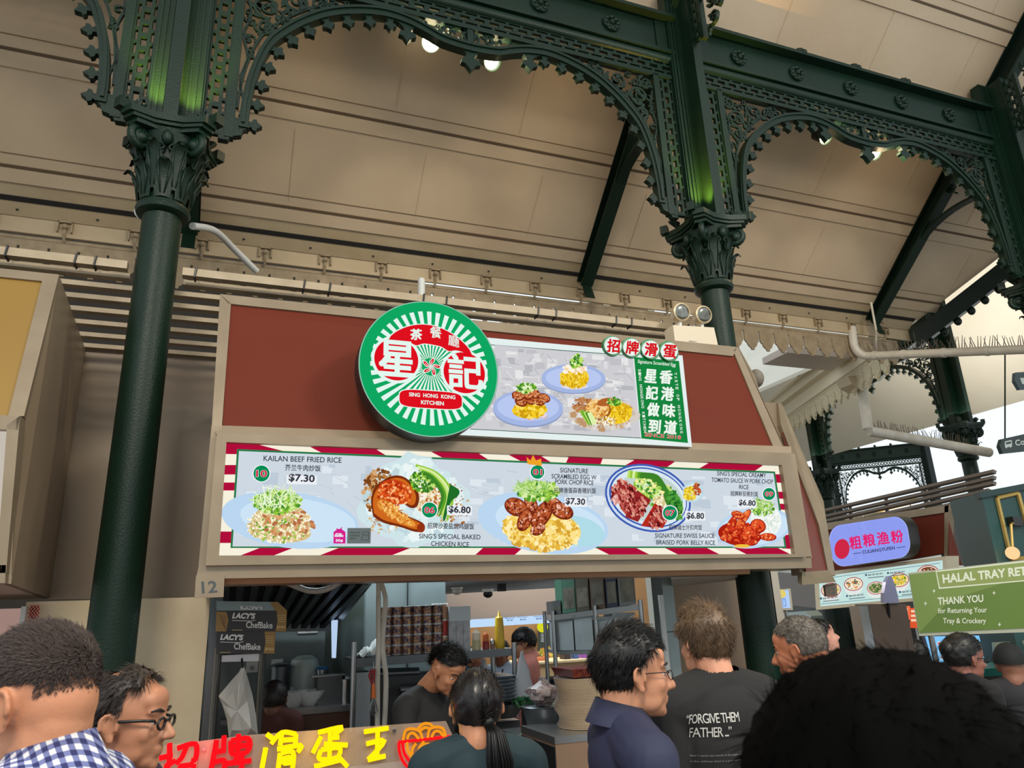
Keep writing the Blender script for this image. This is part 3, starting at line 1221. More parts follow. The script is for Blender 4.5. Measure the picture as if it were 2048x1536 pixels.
# ---- long menu lightbox
OB = Vector((0, YF, 0))
menu = thing('menu_lightbox', 'long lit menu sign with dish pictures and candy-striped border over the counter', 'menu sign', (1.7, 4.0, 1.95))
mb = MB()
outer = [(437, 867), (1580, 906), (1613, 1116), (411, 1130)]
mid = [(441, 874), (1570, 912), (1600, 1106), (418, 1124)]
inner = [(455, 883), (1563, 930), (1588, 1108), (437, 1111)]
frame_quad(mb, OB, NF, [(434, 866), (1581, 906), (1613, 1114), (411, 1131)], [(453, 884), (1564, 930), (1590, 1108), (438, 1111)], 0.05, M_ALU)
mb.build('frame', menu)
mb = MB()
a, b = P(418, 848, YF), P(1581, 892, YF)
mb.slab([P(423, 850, 3.86), P(1582, 893, 3.86), P(1583, 908, YF + .03), P(432, 868, YF + .03)], (0, 0.03, 0), M_ALU_D)
mb.slab([P(423, 852, 3.84), P(440, 852, 3.84), P(411, 1131, 3.84), P(397, 1131, 3.84)], (0, 0.3, 0), M_ALU)
mb.slab([P(1581, 906, 3.83), P(1590, 908, 3.83), P(1624, 1116, 3.83), P(1612, 1116, 3.83)], (0, 0.3, 0), M_ALU_D)
mb.slab([P(398, 1129, 3.83), P(1622, 1113, 3.83), P(1624, 1136, 3.83), P(392, 1158, 3.83)], (0, 0.3, 0), M_ALU)
mb.bx(-0.12, 3.44, 3.87, 4.12, 1.93, 2.66, M_ALU_D)
mb.build('housing', menu)
mb = MB()
mb.slab([P(392, 1156, 3.86), P(1500, 1137, 3.86), P(1500, 1148, 3.87), P(392, 1170, 3.87)], (0, 0.22, 0), mat('copper_trim', (150, 112, 84), 0.35, 0.5))
mb.build('soffit_trim', menu)

S = Print((0, YF + 0.035, 0), NF)
WHT = glow((232, 244, 246), 1.0)
SKY = glow((206, 216, 226), 1.0)
SKY2 = glow((190, 203, 216), 1.0)
SKY3 = glow((222, 230, 238), 1.0)
CRM = glow((246, 240, 220), 1.0)
MAG = glow((176, 14, 58), 1.0)
GRN = glow((40, 120, 72), 1.0)
GR2 = glow((0, 140, 84), 1.0)
INK = glow((52, 54, 64), 1.0)
RDD = glow((206, 24, 50), 1.0)
TL, TR, BR, BL = (452, 882), (1566, 928), (1592, 1110), (436, 1113)
S.poly([TL, TR, BR, BL], CRM)


def menu_uv(u, v):
    """across 0..1 and down 0..1 inside the menu panel"""
    x0, y0 = TL[0] + (BL[0] - TL[0]) * v, TL[1] + (BL[1] - TL[1]) * v
    x1, y1 = TR[0] + (BR[0] - TR[0]) * v, TR[1] + (BR[1] - TR[1]) * v
    return (x0 + (x1 - x0) * u, y0 + (y1 - y0) * u)


for (a, b) in ((452, 532), (610, 745), (852, 950), (1008, 1075), (1139, 1207), (1276, 1356), (1424, 1532)):
    y = lambda x: 882 + (x - 452) * 0.0413
    sl = 42 if a < 1100 else -38 if a > 1200 else -10
    S.poly([(a, y(a)), (b - 30 if a < 600 else b, y(b)), (b + (70 if a < 600 else sl), y(b) + 26), (a + (0 if a < 600 else sl * 1.2), y(a) + 26)], MAG)
for (a, b) in ((478, 545), (636, 780), (948, 1027), (1224, 1305), (1362, 1446), (1500, 1588)):
    s = 46 if a < 1100 else -36
    if a == 948:
        s = 20
    S.poly([(a, 1112), (b if a < 600 else b, 1112), (b + s, 1094), (a + s, 1094)], MAG)
for k, (a, b) in enumerate(((883, 908), (930, 949), (965, 981), (1063, 1086))):
    xl = lambda yy: 452 - (yy - 882) * 0.07
    S.poly([(xl(a), a), (476, a), (474, b), (xl(b), b)], MAG)
for (a, b) in ((949, 966), (984, 998), (1008, 1020), (1070, 1098)):
    xr = lambda yy: 1566 + (yy - 928) * 0.143
    S.poly([(xr(a) - 26, a - 1), (xr(a), a), (xr(b), b), (xr(b) - 26, b - 1)], MAG)
S.poly([(474, 898), (1550, 943), (1573, 1096), (461, 1096)], GRN)
S.poly([(478, 902), (1547, 946.5), (1569, 1093), (465, 1093)], SKY)
rr = random.Random(3)
for i in range(150):                                   # faint drawing of a shop street behind the dishes
    u, v = rr.uniform(0.03, 0.95), rr.uniform(0.14, 0.84)
    du, dv = rr.uniform(0.006, 0.035), rr.uniform(0.02, 0.13)
    S.poly([menu_uv(u, v), menu_uv(min(u + du, .965), v), menu_uv(min(u + du, .965), min(v + dv, .88)), menu_uv(u, min(v + dv, .88))], rr.choice([SKY2, SKY3, SKY3, SKY]))
for i in range(120):
    u, v = rr.uniform(0.03, 0.95), rr.uniform(0.14, 0.82)
    a, b = menu_uv(u, v), menu_uv(min(u + rr.uniform(0, 0.04), .965), min(v + rr.uniform(0, 0.1), .88))
    S.line([a, b], 0.9, rr.choice([SKY2, SKY3, glow((178, 192, 206))]))
S.build('printed_panel', menu)


def dish(label, draw, base):
    d = Print((0, YF + 0.035, 0), NF, base=base)
    draw(d)
    o = d.build('dish_picture', menu)
    o['label'] = label
    return o


def gl(*cs):
    return [glow(c) for c in cs]


RICE = gl((250, 240, 205), (232, 214, 160), (214, 190, 130), (255, 250, 230), (200, 170, 110))
GREENS = gl((150, 200, 60), (90, 160, 40), (190, 225, 110), (60, 130, 40), (220, 240, 170))
MEAT = gl((150, 60, 30), (180, 84, 44), (120, 40, 22), (200, 110, 66), (96, 30, 18))
EGG = gl((244, 208, 96), (230, 182, 62), (252, 226, 140), (214, 160, 50), (255, 238, 176))
PLATE = glow((186, 214, 240))
PLATE2 = glow((204, 228, 246))


def d1(d):
    d.ell(580, 1040, 138, 56, PLATE, 0.12)
    d.ell(596, 1040, 116, 43, PLATE2, 0.12)
    r = random.Random(1)
    d.ell(560, 1062, 62, 22, glow((214, 190, 130)), 0.1)
    d.ell(562, 1040, 56, 34, glow((214, 192, 138)))
    d.bits(420, in_ell(560, 1050, 66, 36), (2.2, 4.2), RICE, (1.2, 2.2), r)
    d.bits(40, in_ell(560, 1055, 60, 32), (2, 4), GREENS[:2], (1, 2), r)
    d.bits(30, in_ell(575, 1045, 52, 28), (4, 8), gl((205, 140, 90), (220, 165, 115), (180, 110, 70)), (1.2, 2.0), r)
    d.ell(552, 1006, 44, 22, glow((120, 175, 50)))
    d.bits(110, in_ell(555, 1005, 48, 24), (4, 9), GREENS, (0.4, 1.6), r)
    d.bits(46, in_ell(552, 995, 48, 22), (14, 24), gl((226, 244, 196), (200, 232, 150), (240, 250, 226)), (0.06, 0.12), r)


def d2(d):
    r = random.Random(2)
    pap = gl((206, 228, 232), (224, 240, 240), (190, 214, 220), (236, 246, 246))
    pts = []
    for k in range(34):
        a = 2 * PI * k / 34
        q = r.uniform(0.86, 1.12)
        pts.append((826 + 104 * q * math.cos(a), 1002 + 92 * q * math.sin(a)))
    d.poly([(min(p[0], 942), min(max(p[1], 902), 1106)) for p in pts], pap[0])
    d.bits(90, in_ell(826, 1000, 92, 80), (8, 26), pap, (0.3, 1.2), r)
    d.bits(120, in_ell(760, 985, 34, 46), (3, 10), gl((150, 92, 40), (186, 128, 70), (214, 170, 120), (120, 66, 26)), (0.3, 1.4), r)
    d.bits(46, in_ell(905, 1010, 36, 44), (2, 6), gl((170, 110, 60), (210, 170, 120)), (0.4, 1.4), r)
    d.bits(26, in_ell(770, 1048, 40, 20), (2, 6), gl((190, 130, 80), (220, 180, 120)), (0.4, 1.4), r)
    d.ell(862, 996, 38, 36, glow((246, 240, 226)))
    d.bits(160, in_ell(866, 1000, 36, 32), (2, 4.5), RICE + gl((210, 130, 60), (180, 96, 40)), (1.2, 2), r)
    # glazed leg
    d.poly(smooth_line([(746, 1030), (742, 1000), (752, 972), (784, 952), (812, 956), (836, 984), (836, 1010), (822, 1016), (800, 1004), (790, 1012), (812, 1030), (846, 1046), (848, 1060), (832, 1064), (800, 1054), (768, 1046), (748, 1034), (746, 1030)], 5), glow((120, 44, 14)))
    d.poly(smooth_line([(748, 1026), (746, 1000), (756, 976), (784, 957), (810, 960), (830, 986), (830, 1006), (820, 1010), (800, 998), (784, 1010), (808, 1030), (842, 1048), (842, 1058), (828, 1058), (796, 1048), (768, 1040), (750, 1028), (748, 1026)], 5), glow((206, 104, 30)))
    d.ell(790, 984, 34, 24, glow((196, 62, 20)), 0.3)
    d.ell(776, 1016, 24, 12, glow((226, 146, 52)), 0.5)
    d.ell(806, 1038, 28, 8, glow((232, 156, 60)), 0.5)
    d.bits(70, in_ell(788, 988, 34, 26), (2, 6), gl((226, 90, 30), (170, 44, 12), (240, 130, 60), (250, 180, 120)), (0.5, 2), r)
    d.bits(60, in_ell(790, 1026, 40, 14, 0.6), (2, 5), gl((240, 176, 84), (206, 116, 36), (250, 206, 130)), (0.5, 2), r)
    d.ell(842, 1056, 8, 9, glow((150, 50, 20)))
    # greens
    d.bits(130, in_ell(848, 962, 28, 22), (3, 7), GREENS + gl((40, 110, 30)), (0.6, 1.5), r)
    for k in range(5):
        d.poly(smooth_line([(832 + k * 4, 928 + k * 4), (868 - k * 1, 940 + k * 3), (894 - k * 3, 962 + k * 3), (908 - k * 5, 996), (896 - k * 5, 1040 - k * 3), (893 - k * 5, 1036 - k * 3), (902 - k * 5, 996), (888 - k * 3, 966 + k * 3), (864 - k, 945 + k * 3), (830 + k * 4, 933 + k * 4)], 4), GREENS[[0, 4, 2, 1, 3][k]])
    d.poly(smooth_line([(900, 968), (918, 980), (916, 992), (902, 1004), (890, 1040), (886, 1036), (894, 1000)], 4), glow((30, 110, 40)))


def d4(d):
    r = random.Random(4)
    d.ell(1086, 1046, 132, 60, PLATE, 0.16)
    d.ell(1100, 1046, 110, 46, PLATE2, 0.16)
    d.ell(1152, 1062, 58, 30, glow((176, 220, 232)), 0.2)
    d.ell(1084, 1060, 78, 40, EGG[0], 0.1)
    d.bits(330, in_ell(1082, 1060, 76, 42, 0.1), (4, 10), EGG, (0.4, 1.8), r)
    for (x, y, a, b, ro) in ((1032, 1014, 24, 18, 0.4), (1050, 1040, 24, 14, 2.0), (1062, 1006, 22, 12, 1.2), (1084, 1030, 32, 17, -1.0), (1108, 1010, 24, 14, 0.6), (1124, 1022, 24, 16, 0.4), (1076, 1058, 16, 12, -.6)):
        d.ell(x, y, a, b, MEAT[2], ro)
        d.ell(x, y - 1, a * .88, b * .84, MEAT[1], ro)
        d.bits(34, in_ell(x, y, a * .85, b * .8, ro), (2, 5), MEAT + gl((214, 140, 110), (236, 190, 170)), (0.5, 2.2), r)
    d.ell(1080, 982, 38, 18, GREENS[0], 0.1)
    d.bits(120, in_ell(1078, 982, 42, 20), (4, 10), GREENS, (0.3, 1.4), r)
    d.bits(40, in_ell(1062, 976, 34, 14), (12, 20), gl((200, 230, 160), (150, 200, 90)), (0.08, 0.16), r)


def d5(d):
    r = random.Random(5)
    d.ell(1296, 996, 88, 66, glow((60, 92, 178)), 0.32)
    d.ell(1296, 996, 84, 62, glow((206, 222, 240)), 0.32)
    d.ell(1296, 995, 80, 58, glow((60, 92, 178)), 0.32)
    d.ell(1297, 995, 77, 55, glow((218, 232, 240)), 0.32)
    d.ell(1300, 996, 68, 48, glow((196, 212, 210)), 0.32)
    d.bits(60, in_ell(1318, 992, 30, 26), (3, 8), GREENS + gl((240, 220, 150)), (0.5, 1.6), r)
    d.bits(60, in_ell(1324, 1000, 18, 14), (2, 5), RICE, (0.8, 1.8), r)
    for k in range(6):
        d.poly(smooth_line([(1256 + k * 5, 940 + k), (1296 + k * 4, 950), (1340, 976 + k * 2), (1366 - k * 2, 1010), (1360 - k * 3, 1036), (1352 - k * 2, 1030), (1346 - k * 3, 1004), (1322, 980), (1282 + k * 4, 960), (1254 + k * 5, 956)], 4), GREENS[[2, 0, 4, 0, 1, 3][k]])
    d.bits(46, in_ell(1350, 1010, 13, 28, -.3), (4, 9), gl((40, 120, 40), (24, 90, 34), (80, 160, 60)), (0.5, 1.6), r)
    d.bits(70, in_ell(1296, 976, 30, 16, .3), (3, 8), GREENS + gl((250, 236, 160)), (0.5, 1.4), r)
    PB = gl((150, 40, 40), (120, 24, 30), (190, 84, 74), (214, 130, 116), (90, 16, 20))
    for (q, m_) in (([(1236, 958), (1256, 962), (1240, 1010), (1228, 1000)], PB[3]), ([(1258, 966), (1274, 976), (1252, 1030), (1240, 1016)], PB[2]), ([(1274, 980), (1302, 1000), (1276, 1044), (1250, 1034)], PB[0]), ([(1310, 1006), (1340, 1030), (1326, 1056), (1282, 1052)], glow((184, 44, 30)))):
        d.poly(q, m_)
        cx, cy = sum(p[0] for p in q) / 4, sum(p[1] for p in q) / 4
        d.bits(50, in_ell(cx, cy, 16, 22, .45), (2, 6), PB + gl((226, 160, 140)), (0.4, 3), r, (0.9, 1.3))
    d.bits(14, in_ell(1232, 1000, 8, 8), (3, 6), gl((240, 200, 190), (220, 150, 140)), (0.6, 1.4), r)
    # side dish
    d.ell(1386, 984, 21, 21, glow((190, 216, 226)))
    d.ell(1386, 984, 17, 17, glow((214, 232, 236)))
    d.bits(60, in_ell(1380, 988, 12, 14), (2, 6), gl((236, 206, 40), (250, 226, 90), (210, 170, 20)), (0.4, 1.6), r)
    d.bits(22, in_ell(1394, 978, 8, 12), (3, 5), gl((190, 84, 40), (214, 120, 70), (150, 60, 30)), (0.8, 1.3), r)


def d6(d):
    r = random.Random(6)
    d.ell(1508, 1056, 76, 40, PLATE, -0.15)
    d.ell(1508, 1056, 70, 35, PLATE2, -0.15)
    d.ell(1480, 1068, 44, 24, glow((170, 30, 14)), 0.1)
    d.ell(1532, 1040, 30, 34, glow((240, 246, 240)), -.3)
    d.bits(150, in_ell(1532, 1044, 28, 28), (1.5, 3), gl((255, 255, 250), (226, 236, 230), (206, 222, 214)), (1.2, 2.2), r)
    TOM = gl((196, 50, 24), (226, 84, 40), (236, 120, 60), (160, 26, 14), (210, 60, 34))
    for (x, y, a, b, ro) in ((1462, 1050, 22, 8, -1.1), (1486, 1038, 24, 8, -.9), (1470, 1066, 20, 9, -.6), (1498, 1068, 16, 18, .2), (1516, 1052, 16, 14, .4), (1536, 1074, 17, 8, .05), (1476, 1030, 14, 8, .3), (1452, 1076, 12, 7, 0), (1500, 1084, 16, 8, 0)):
        d.ell(x, y, a, b, TOM[3], ro)
        d.ell(x, y - 1, a * .86, b * .8, r.choice(TOM[:3]), ro)
        d.bits(14, in_ell(x, y, a * .8, b * .8, ro), (1.5, 4), TOM + gl((250, 170, 110)), (.5, 2), r)
    d.bits(60, in_ell(1484, 1066, 38, 20), (2, 6), TOM, (.5, 2), r)
    d.ell(1484, 1092, 16, 3.5, glow((244, 190, 60)))
    d.bits(100, in_ell(1524, 1016, 24, 16), (2, 5), GREENS, (.4, 1.5), r)
    d.bits(30, in_ell(1526, 1008, 22, 14), (8, 13), gl((200, 230, 150), (140, 190, 80)), (0.08, 0.16), r)


dish('fried rice heaped with greens on a pale blue plate, first dish from the left', d1, 0.004)
dish('glazed chicken leg with rice and greens in baking paper', d2, 0.004)
dish('scrambled egg topped with pork chop slices', d4, 0.004)
dish('sliced pork belly and leafy greens in a blue rimmed bowl', d5, 0.004)
dish('red tomato pork beside a mound of white rice, rightmost dish', d6, 0.004)

S = Print((0, YF + 0.035, 0), NF, base=0.020)
halo = glow((236, 240, 244))
def cap(txt, x0, y0, x1, y1, h, m=INK, b=0.012, sh=0.0):
    S.text(txt, (x0, y0), (x1, y1), h, m, b, sh)
cap('KAILAN BEEF FRIED RICE', 527, 922, 683, 926, 11)
cap('芥兰牛肉炒饭', 570, 941, 641, 943, 12.5)
S.poly([(573, 950), (634, 952), (634, 969), (573, 968)], halo)
cap('$7.30', 577, 964, 629, 967, 17, b=0.03)
cap('招牌沙姜盐焗鸡腿饭', 855, 1057, 948, 1059, 12)
cap("SING'S SPECIAL BAKED", 838, 1077, 961, 1079, 10)
cap('CHICKEN RICE', 862, 1092, 938, 1094, 10)
S.poly([(894, 1011), (944, 1012), (944, 1031), (894, 1030)], halo)
cap('$6.80', 897, 1027, 941, 1029, 16, b=0.03)
cap('SIGNATURE', 1120, 945, 1176, 947, 9.5)
cap('SCRAMBLED EGG W', 1103, 957, 1193, 959.5, 9.5)
cap('PORK CHOP RICE', 1110, 968, 1187, 970.5, 9.5)
cap('招牌滑蛋蒜香猪扒饭', 1108, 986, 1192, 987, 11)
S.poly([(1129, 994), (1173, 995), (1174, 1014), (1130, 1013)], halo)
cap('$7.30', 1131, 1010, 1170, 1012, 15, b=0.03)
S.poly([(1370, 1022), (1410, 1023), (1411, 1041), (1371, 1041)], halo)
cap('$6.80', 1373, 1039, 1408, 1040, 14.5, b=0.03)
cap('招牌瑞士汁扣肉饭', 1338, 1060, 1404, 1060, 10.5)
cap('SIGNATURE SWISS SAUCE', 1310, 1075.5, 1429, 1076, 9)
cap('BRAISED PORK BELLY RICE', 1313, 1089, 1430, 1090, 9)
cap("SING'S SPECIAL CREAMY", 1434, 951, 1532, 955, 9)
cap('TOMATO SAUCE W PORK CHOP', 1423, 964, 1546, 968, 9)
cap('RICE', 1478, 978, 1497, 979, 9)
cap('招牌鲜茄猪扒饭', 1461, 992, 1516, 993, 10)
S.poly([(1474, 998), (1512, 999), (1513, 1016), (1475, 1015)], halo)
cap('$6.80', 1477, 1012, 1511, 1014, 13.5, b=0.03)
S.build('menu_lettering', menu)
S = Print((0, YF + 0.035, 0), NF, base=0.024)
for (n_, x, y, r) in (('10', 523, 947, 16), ('06', 859, 1020, 15), ('01', 1075, 944, 13.5), ('07', 1340, 1026, 14), ('09', 1538, 988, 12)):
    S.ell(x, y, r + 2, r + 2, halo)
    S.ell(x, y, r, r, GR2)
    S.text(n_, (x - r * .72, y + r * .45), (x + r * .72, y + r * .48), r * .92, WHT, 0.05)
    S.text(n_, (x - r * .68, y + r * .42), (x + r * .68, y + r * .45), r * .86, RDD, 0.02)
S.build('number_badge', menu)
S = Print((0, YF + 0.035, 0), NF, base=0.026)
GOLD = glow((238, 164, 40))
S.poly([(1055, 928), (1053, 914), (1061, 921), (1066, 910), (1072, 921), (1082, 917), (1084, 932)], GOLD)
S.poly([(667, 1064), (675, 1058), (683, 1058), (691, 1064), (691, 1087), (667, 1087)], glow((214, 30, 140)))
S.line([(673, 1057), (678, 1061), (684, 1055)], 2.2, glow((214, 30, 140)))
S.poly([(669, 1069), (687, 1070), (687, 1074), (669, 1074)], glow((232, 190, 220)))
S.text('打包', (671, 1073), (684, 1073), 7, WHT, 0.03)
S.text('30¢', (671, 1085), (686, 1085), 7, WHT, 0.03)
S.poly([(695, 1056), (742, 1056), (741, 1087), (694, 1087)], glow((104, 112, 112)))
for k, w in enumerate(('TAKEAWAY', 'CHARGES', 'APPLY')):
    S.text(w, (699, 1067 + k * 6), (699 + (22, 20, 14)[k], 1067 + k * 6), 3.6, glow((60, 66, 66)), 0.02)
S.line([(723, 1080), (726, 1064), (738, 1064), (737, 1080), (723, 1080)], 1.2, glow((70, 76, 76)))
S.text('0.3', (727, 1072), (736, 1072), 4.5, glow((70, 76, 76)), 0.02)
S.build('corner_icons', menu)

# ---- upper banner
YB = 3.80
ban = thing('banner_lightbox', 'white lit banner with three egg dishes and a green panel of characters', 'banner sign', (2.2, YB, 2.68))
OBn = Vector((0, YB, 0))
mb = MB()
q = [P(940, 672, YB), P(1365, 711, YB), P(1384, 894, YB), P(880, 868, YB)]
mb.slab(q, (0, 0.06, 0), M_WHITE)
mb.build('box', ban)
S = Print((0, YB - 0.002, 0), NF)
S.poly([(940, 672), (1365, 711), (1384, 894), (880, 868)], glow((228, 240, 238)))
S.line([(960, 688), (1268, 712)], 1.5, glow((60, 90, 80)))
S.line([(940, 858), (1282, 876)], 1.5, glow((60, 90, 80)))
S.poly([(990, 690), (1266, 714), (1281, 875), (940, 857)], glow((206, 206, 210)))
rr = random.Random(8)
for i in range(170):
    u, v = rr.random(), rr.random()
    x0 = 965 + u * 290
    y0 = 690 + u * 24 + v * 150
    w, h = rr.uniform(4, 26), rr.uniform(3, 18)
    if x0 + w < 1266 + v * 8 and y0 + h < 856 + u * 10 and x0 > 985 - v * 40:
        S.poly([(x0, y0), (x0 + w, y0 + w * .085), (x0 + w + 1, y0 + h), (x0 + 1, y0 + h)], rr.choice(gl((222, 222, 224), (192, 192, 198), (230, 230, 230), (182, 184, 190))))
for i in range(110):
    u, v = rr.random(), rr.random()
    x0 = 985 + u * 268
    y0 = 700 + u * 22 + v * 140
    a = rr.choice([0.085, 0.085, 9, 1.2, -0.8])
    l = rr.uniform(6, 26)
    dx, dy = l / math.hypot(1, a), l * a / math.hypot(1, a)
    if y0 + dy < 860 and x0 + dx < 1270:
        S.line([(x0, y0), (x0 + dx, y0 + dy)], 1.0, rr.choice(gl((170, 172, 178), (236, 236, 238))))
S.poly([(1268, 714), (1358, 722), (1376, 886), (1283, 877)], glow((22, 132, 62)))
S.build('printed_panel', ban)


def bdish(label, draw):
    d = Print((0, YB - 0.006, 0), NF)
    draw(d)
    o = d.build('dish_picture', ban)
    o['label'] = label


BL_ = glow((164, 182, 226))
BL2 = glow((184, 200, 240))
YL = gl((244, 206, 40), (226, 180, 20), (252, 224, 96), (206, 156, 16))
def b1(d):
    r = random.Random(21)
    d.ell(1147, 759, 64, 29, glow((140, 156, 196)), 0.02)
    d.ell(1147, 757, 64, 29, BL_, 0.02)
    d.ell(1147, 756, 56, 22, BL2, 0.02)
    d.ell(1149, 772, 26, 7, glow((226, 222, 240)))
    d.ell(1149, 755, 29, 20, YL[0])
    d.bits(120, in_ell(1149, 756, 29, 20), (4, 11), YL, (.15, .5), r, (-.4, .5))
    d.bits(46, in_ell(1148, 738, 25, 10), (3, 6), gl((250, 232, 200), (244, 206, 160), (255, 246, 230)), (.6, 1.6), r)
    d.bits(40, in_ell(1153, 723, 13, 14), (3, 7), GREENS, (.5, 1.4), r)
def b2(d):
    r = random.Random(22)
    d.ell(1056, 819, 70, 36, glow((140, 156, 196)), 0.02)
    d.ell(1056, 816, 70, 36, BL_, 0.02)
    d.ell(1056, 814, 62, 28, BL2, 0.02)
    d.bits(30, in_ell(1072, 832, 24, 8), (2, 4), gl((220, 180, 170), (230, 220, 240)), (1, 2), r)
    d.ell(1058, 822, 33, 15, YL[0])
    d.bits(110, in_ell(1059, 820, 34, 16), (4, 9), YL, (.3, 1.2), r)
    for (x, y) in ((1042, 804), (1060, 800), (1078, 802), (1052, 790), (1070, 788), (1088, 796), (1036, 792)):
        d.ell(x, y, 13, 9, MEAT[2], .4)
        d.ell(x, y - 1, 11, 7, glow((176, 84, 40)), .4)
        d.bits(16, in_ell(x, y, 11, 7), (2, 4), gl((206, 120, 66), (140, 56, 24), (226, 160, 110)), (.5, 2), r)
    d.bits(50, in_ell(1052, 776, 20, 9), (3, 8), GREENS + gl((226, 240, 200)), (.3, 1.4), r)
def b3(d):
    r = random.Random(23)
    pts = []
    for k in range(30):
        a = 2 * PI * k / 30
        q = r.uniform(.92, 1.08)
        pts.append((1206 + 70 * q * math.cos(a), 829 + 33 * q * math.sin(a)))
    d.poly(pts, glow((214, 206, 196)))
    d.bits(90, in_ell(1206, 830, 64, 29), (4, 14), gl((228, 224, 222), (200, 186, 170), (190, 150, 110), (222, 210, 200), (206, 170, 130)), (.3, 1.3), r)
    d.bits(46, in_ell(1166, 810, 20, 14), (3, 8), gl((150, 84, 40), (190, 130, 80)), (.4, 1.4), r)
    d.ell(1232, 826, 32, 22, YL[0])
    d.bits(120, in_ell(1232, 824, 33, 20), (3, 8), YL, (.3, 1), r)
    d.ell(1196, 820, 26, 20, glow((150, 84, 30)))
    d.ell(1195, 818, 24, 18, glow((220, 160, 70)))
    d.bits(60, in_ell(1195, 817, 23, 17), (2, 6), gl((244, 196, 110), (196, 120, 44), (250, 214, 150)), (.5, 1.8), r)
    d.ell(1212, 804, 18, 8, glow((176, 96, 40)), -.2)
    for k in range(5):
        d.poly([(1158 + k * 4, 822 + k), (1166 + k * 4, 820 + k), (1186 + k * 3, 848), (1176 + k * 2, 850)], GREENS[k])
    d.bits(30, in_ell(1228, 803, 14, 8), (3, 6), GREENS, (.5, 1.4), r)
    d.bits(40, in_ell(1210, 842, 20, 8), (2, 4), RICE + gl((150, 90, 50)), (1, 2), r)
bdish('yellow egg topped with prawns on a blue plate', b1)
bdish('scrambled egg topped with brown meat, lower left plate', b2)
bdish('roast chicken and egg on crumpled paper', b3)
S = Print((0, YB - 0.013, 0), NF)
W2 = glow((236, 246, 236))
S.text('Signature Scrambled Egg', (1275, 728), (1351, 735), 9, W2, 0.01)
for i, (a, b) in enumerate(zip('星記做到', '香港味道')):
    S.text(a, (1289 + i * 2.5, 764 + i * 33.5), (1312 + i * 2.5, 766 + i * 33.5), 26, W2, 0.03)
    S.text(b, (1319 + i * 3, 766 + i * 33.5), (1343 + i * 3, 768 + i * 33.5), 26, W2, 0.03)
def vert(txt, p0, p1, h, m):
    n = len(txt)
    for i, ch in enumerate(txt):
        if ch == ' ':
            continue
        k = (i + .5) / n
        x, y = p0[0] + (p1[0] - p0[0]) * k, p0[1] + (p1[1] - p0[1]) * k
        S.text(ch, (x + h * .45, y - h * .4), (x + h * .5, y + h * .4), h * .9, m, 0.015, upv=(1, -0.06))
vert('SING HONGKONG KITCHEN', (1273, 738), (1285, 866), 6, W2)
vert('TASTE OF HONGKONG', (1345, 744), (1358, 868), 6, W2)
S.text('SINCE 2018', (1289, 873), (1362, 879), 8, W2, 0.03)
S.text('SINCE 2018', (1289, 873), (1362, 879), 7.6, glow((226, 60, 70)), 0.012)
S.build('banner_lettering', ban)
for i, ch in enumerate('招牌滑蛋'):
    x, y = 1226 + i * 37.5, 691 + i * 3.7
    mb = MB()
    c = P(x, y, YB - 0.03)
    r_ = 18.5 * (P(x, y, YB - 0.03) - P(x + 1, y, YB - 0.03)).length
    mb.lathe([(r_, 0.03), (r_, 0.0)], c, mat('sign_green_edge', (30, 110, 60), 0.4), 36, 'Y')
    o = mb.build('character_disc', ban)
    S = Print((0, YB - 0.031, 0), NF, step=3e-4)
    S.ell(x, y, 17.2, 17.2, glow((232, 244, 238)), n=36)
    S.text(ch, (x - 12, y + 12), (x + 12.5, y + 14), 25, glow((214, 24, 30)), 0.03)
    S.build('character', o)

# ---- round logo sign
rs = thing('round_sign', 'round green lit logo sign with two red character discs', 'round sign', P(862, 735, 3.66))
CX, CY = 861, 735
YR = 3.66
c = P(CX, CY, YR)
px = (P(CX + 1, CY, YR) - c).length
R_ = (P(CX + 139, CY, YR) - P(CX - 139, CY, YR)).length / 2
mb = MB()
mb.lathe([(R_, 0.13), (R_, 0.0)], c, mat('sign_dark_edge', (34, 36, 34), 0.4), 72, 'Y')
mb.build('sign_box', rs, 40)
RC = c
UX, UZ = Vector((R_, 0, 0)), Vector((0, 0, R_))


class Disc(Print):
    """print laid out on the unit disc of the round sign"""

    def at(self, x, y, off=0.0):
        return RC + UX * x + UZ * y + Vector((0, -1, 0)) * (self.base + off)


D = Disc((0, YR, 0), NF, base=0.001, step=2e-4)
GS = glow((14, 166, 96))
WS = glow((226, 246, 238))
RS = glow((222, 16, 30))
D.ell(0, 0, 0.995, 0.995, glow((150, 200, 180)), n=90)
D.ell(0, 0, 0.982, 0.982, GS, n=90)
for i in range(40):
    a = 2 * PI * i / 40 + 0.02
    w0, w1 = 0.03, 0.034
    ca, sa = math.cos(a), math.sin(a)
    f = lambda r, w: (r * ca - w * sa, r * sa + w * ca)
    D.poly([f(0.10, 0.004), f(0.10, -0.004), f(0.84, -w1), f(0.84, w1)], WS)
for s, y0 in ((-1, 0.07), (1, -0.045)):
    D.ell(s * 0.485, y0, 0.345, 0.345, WS, n=60)
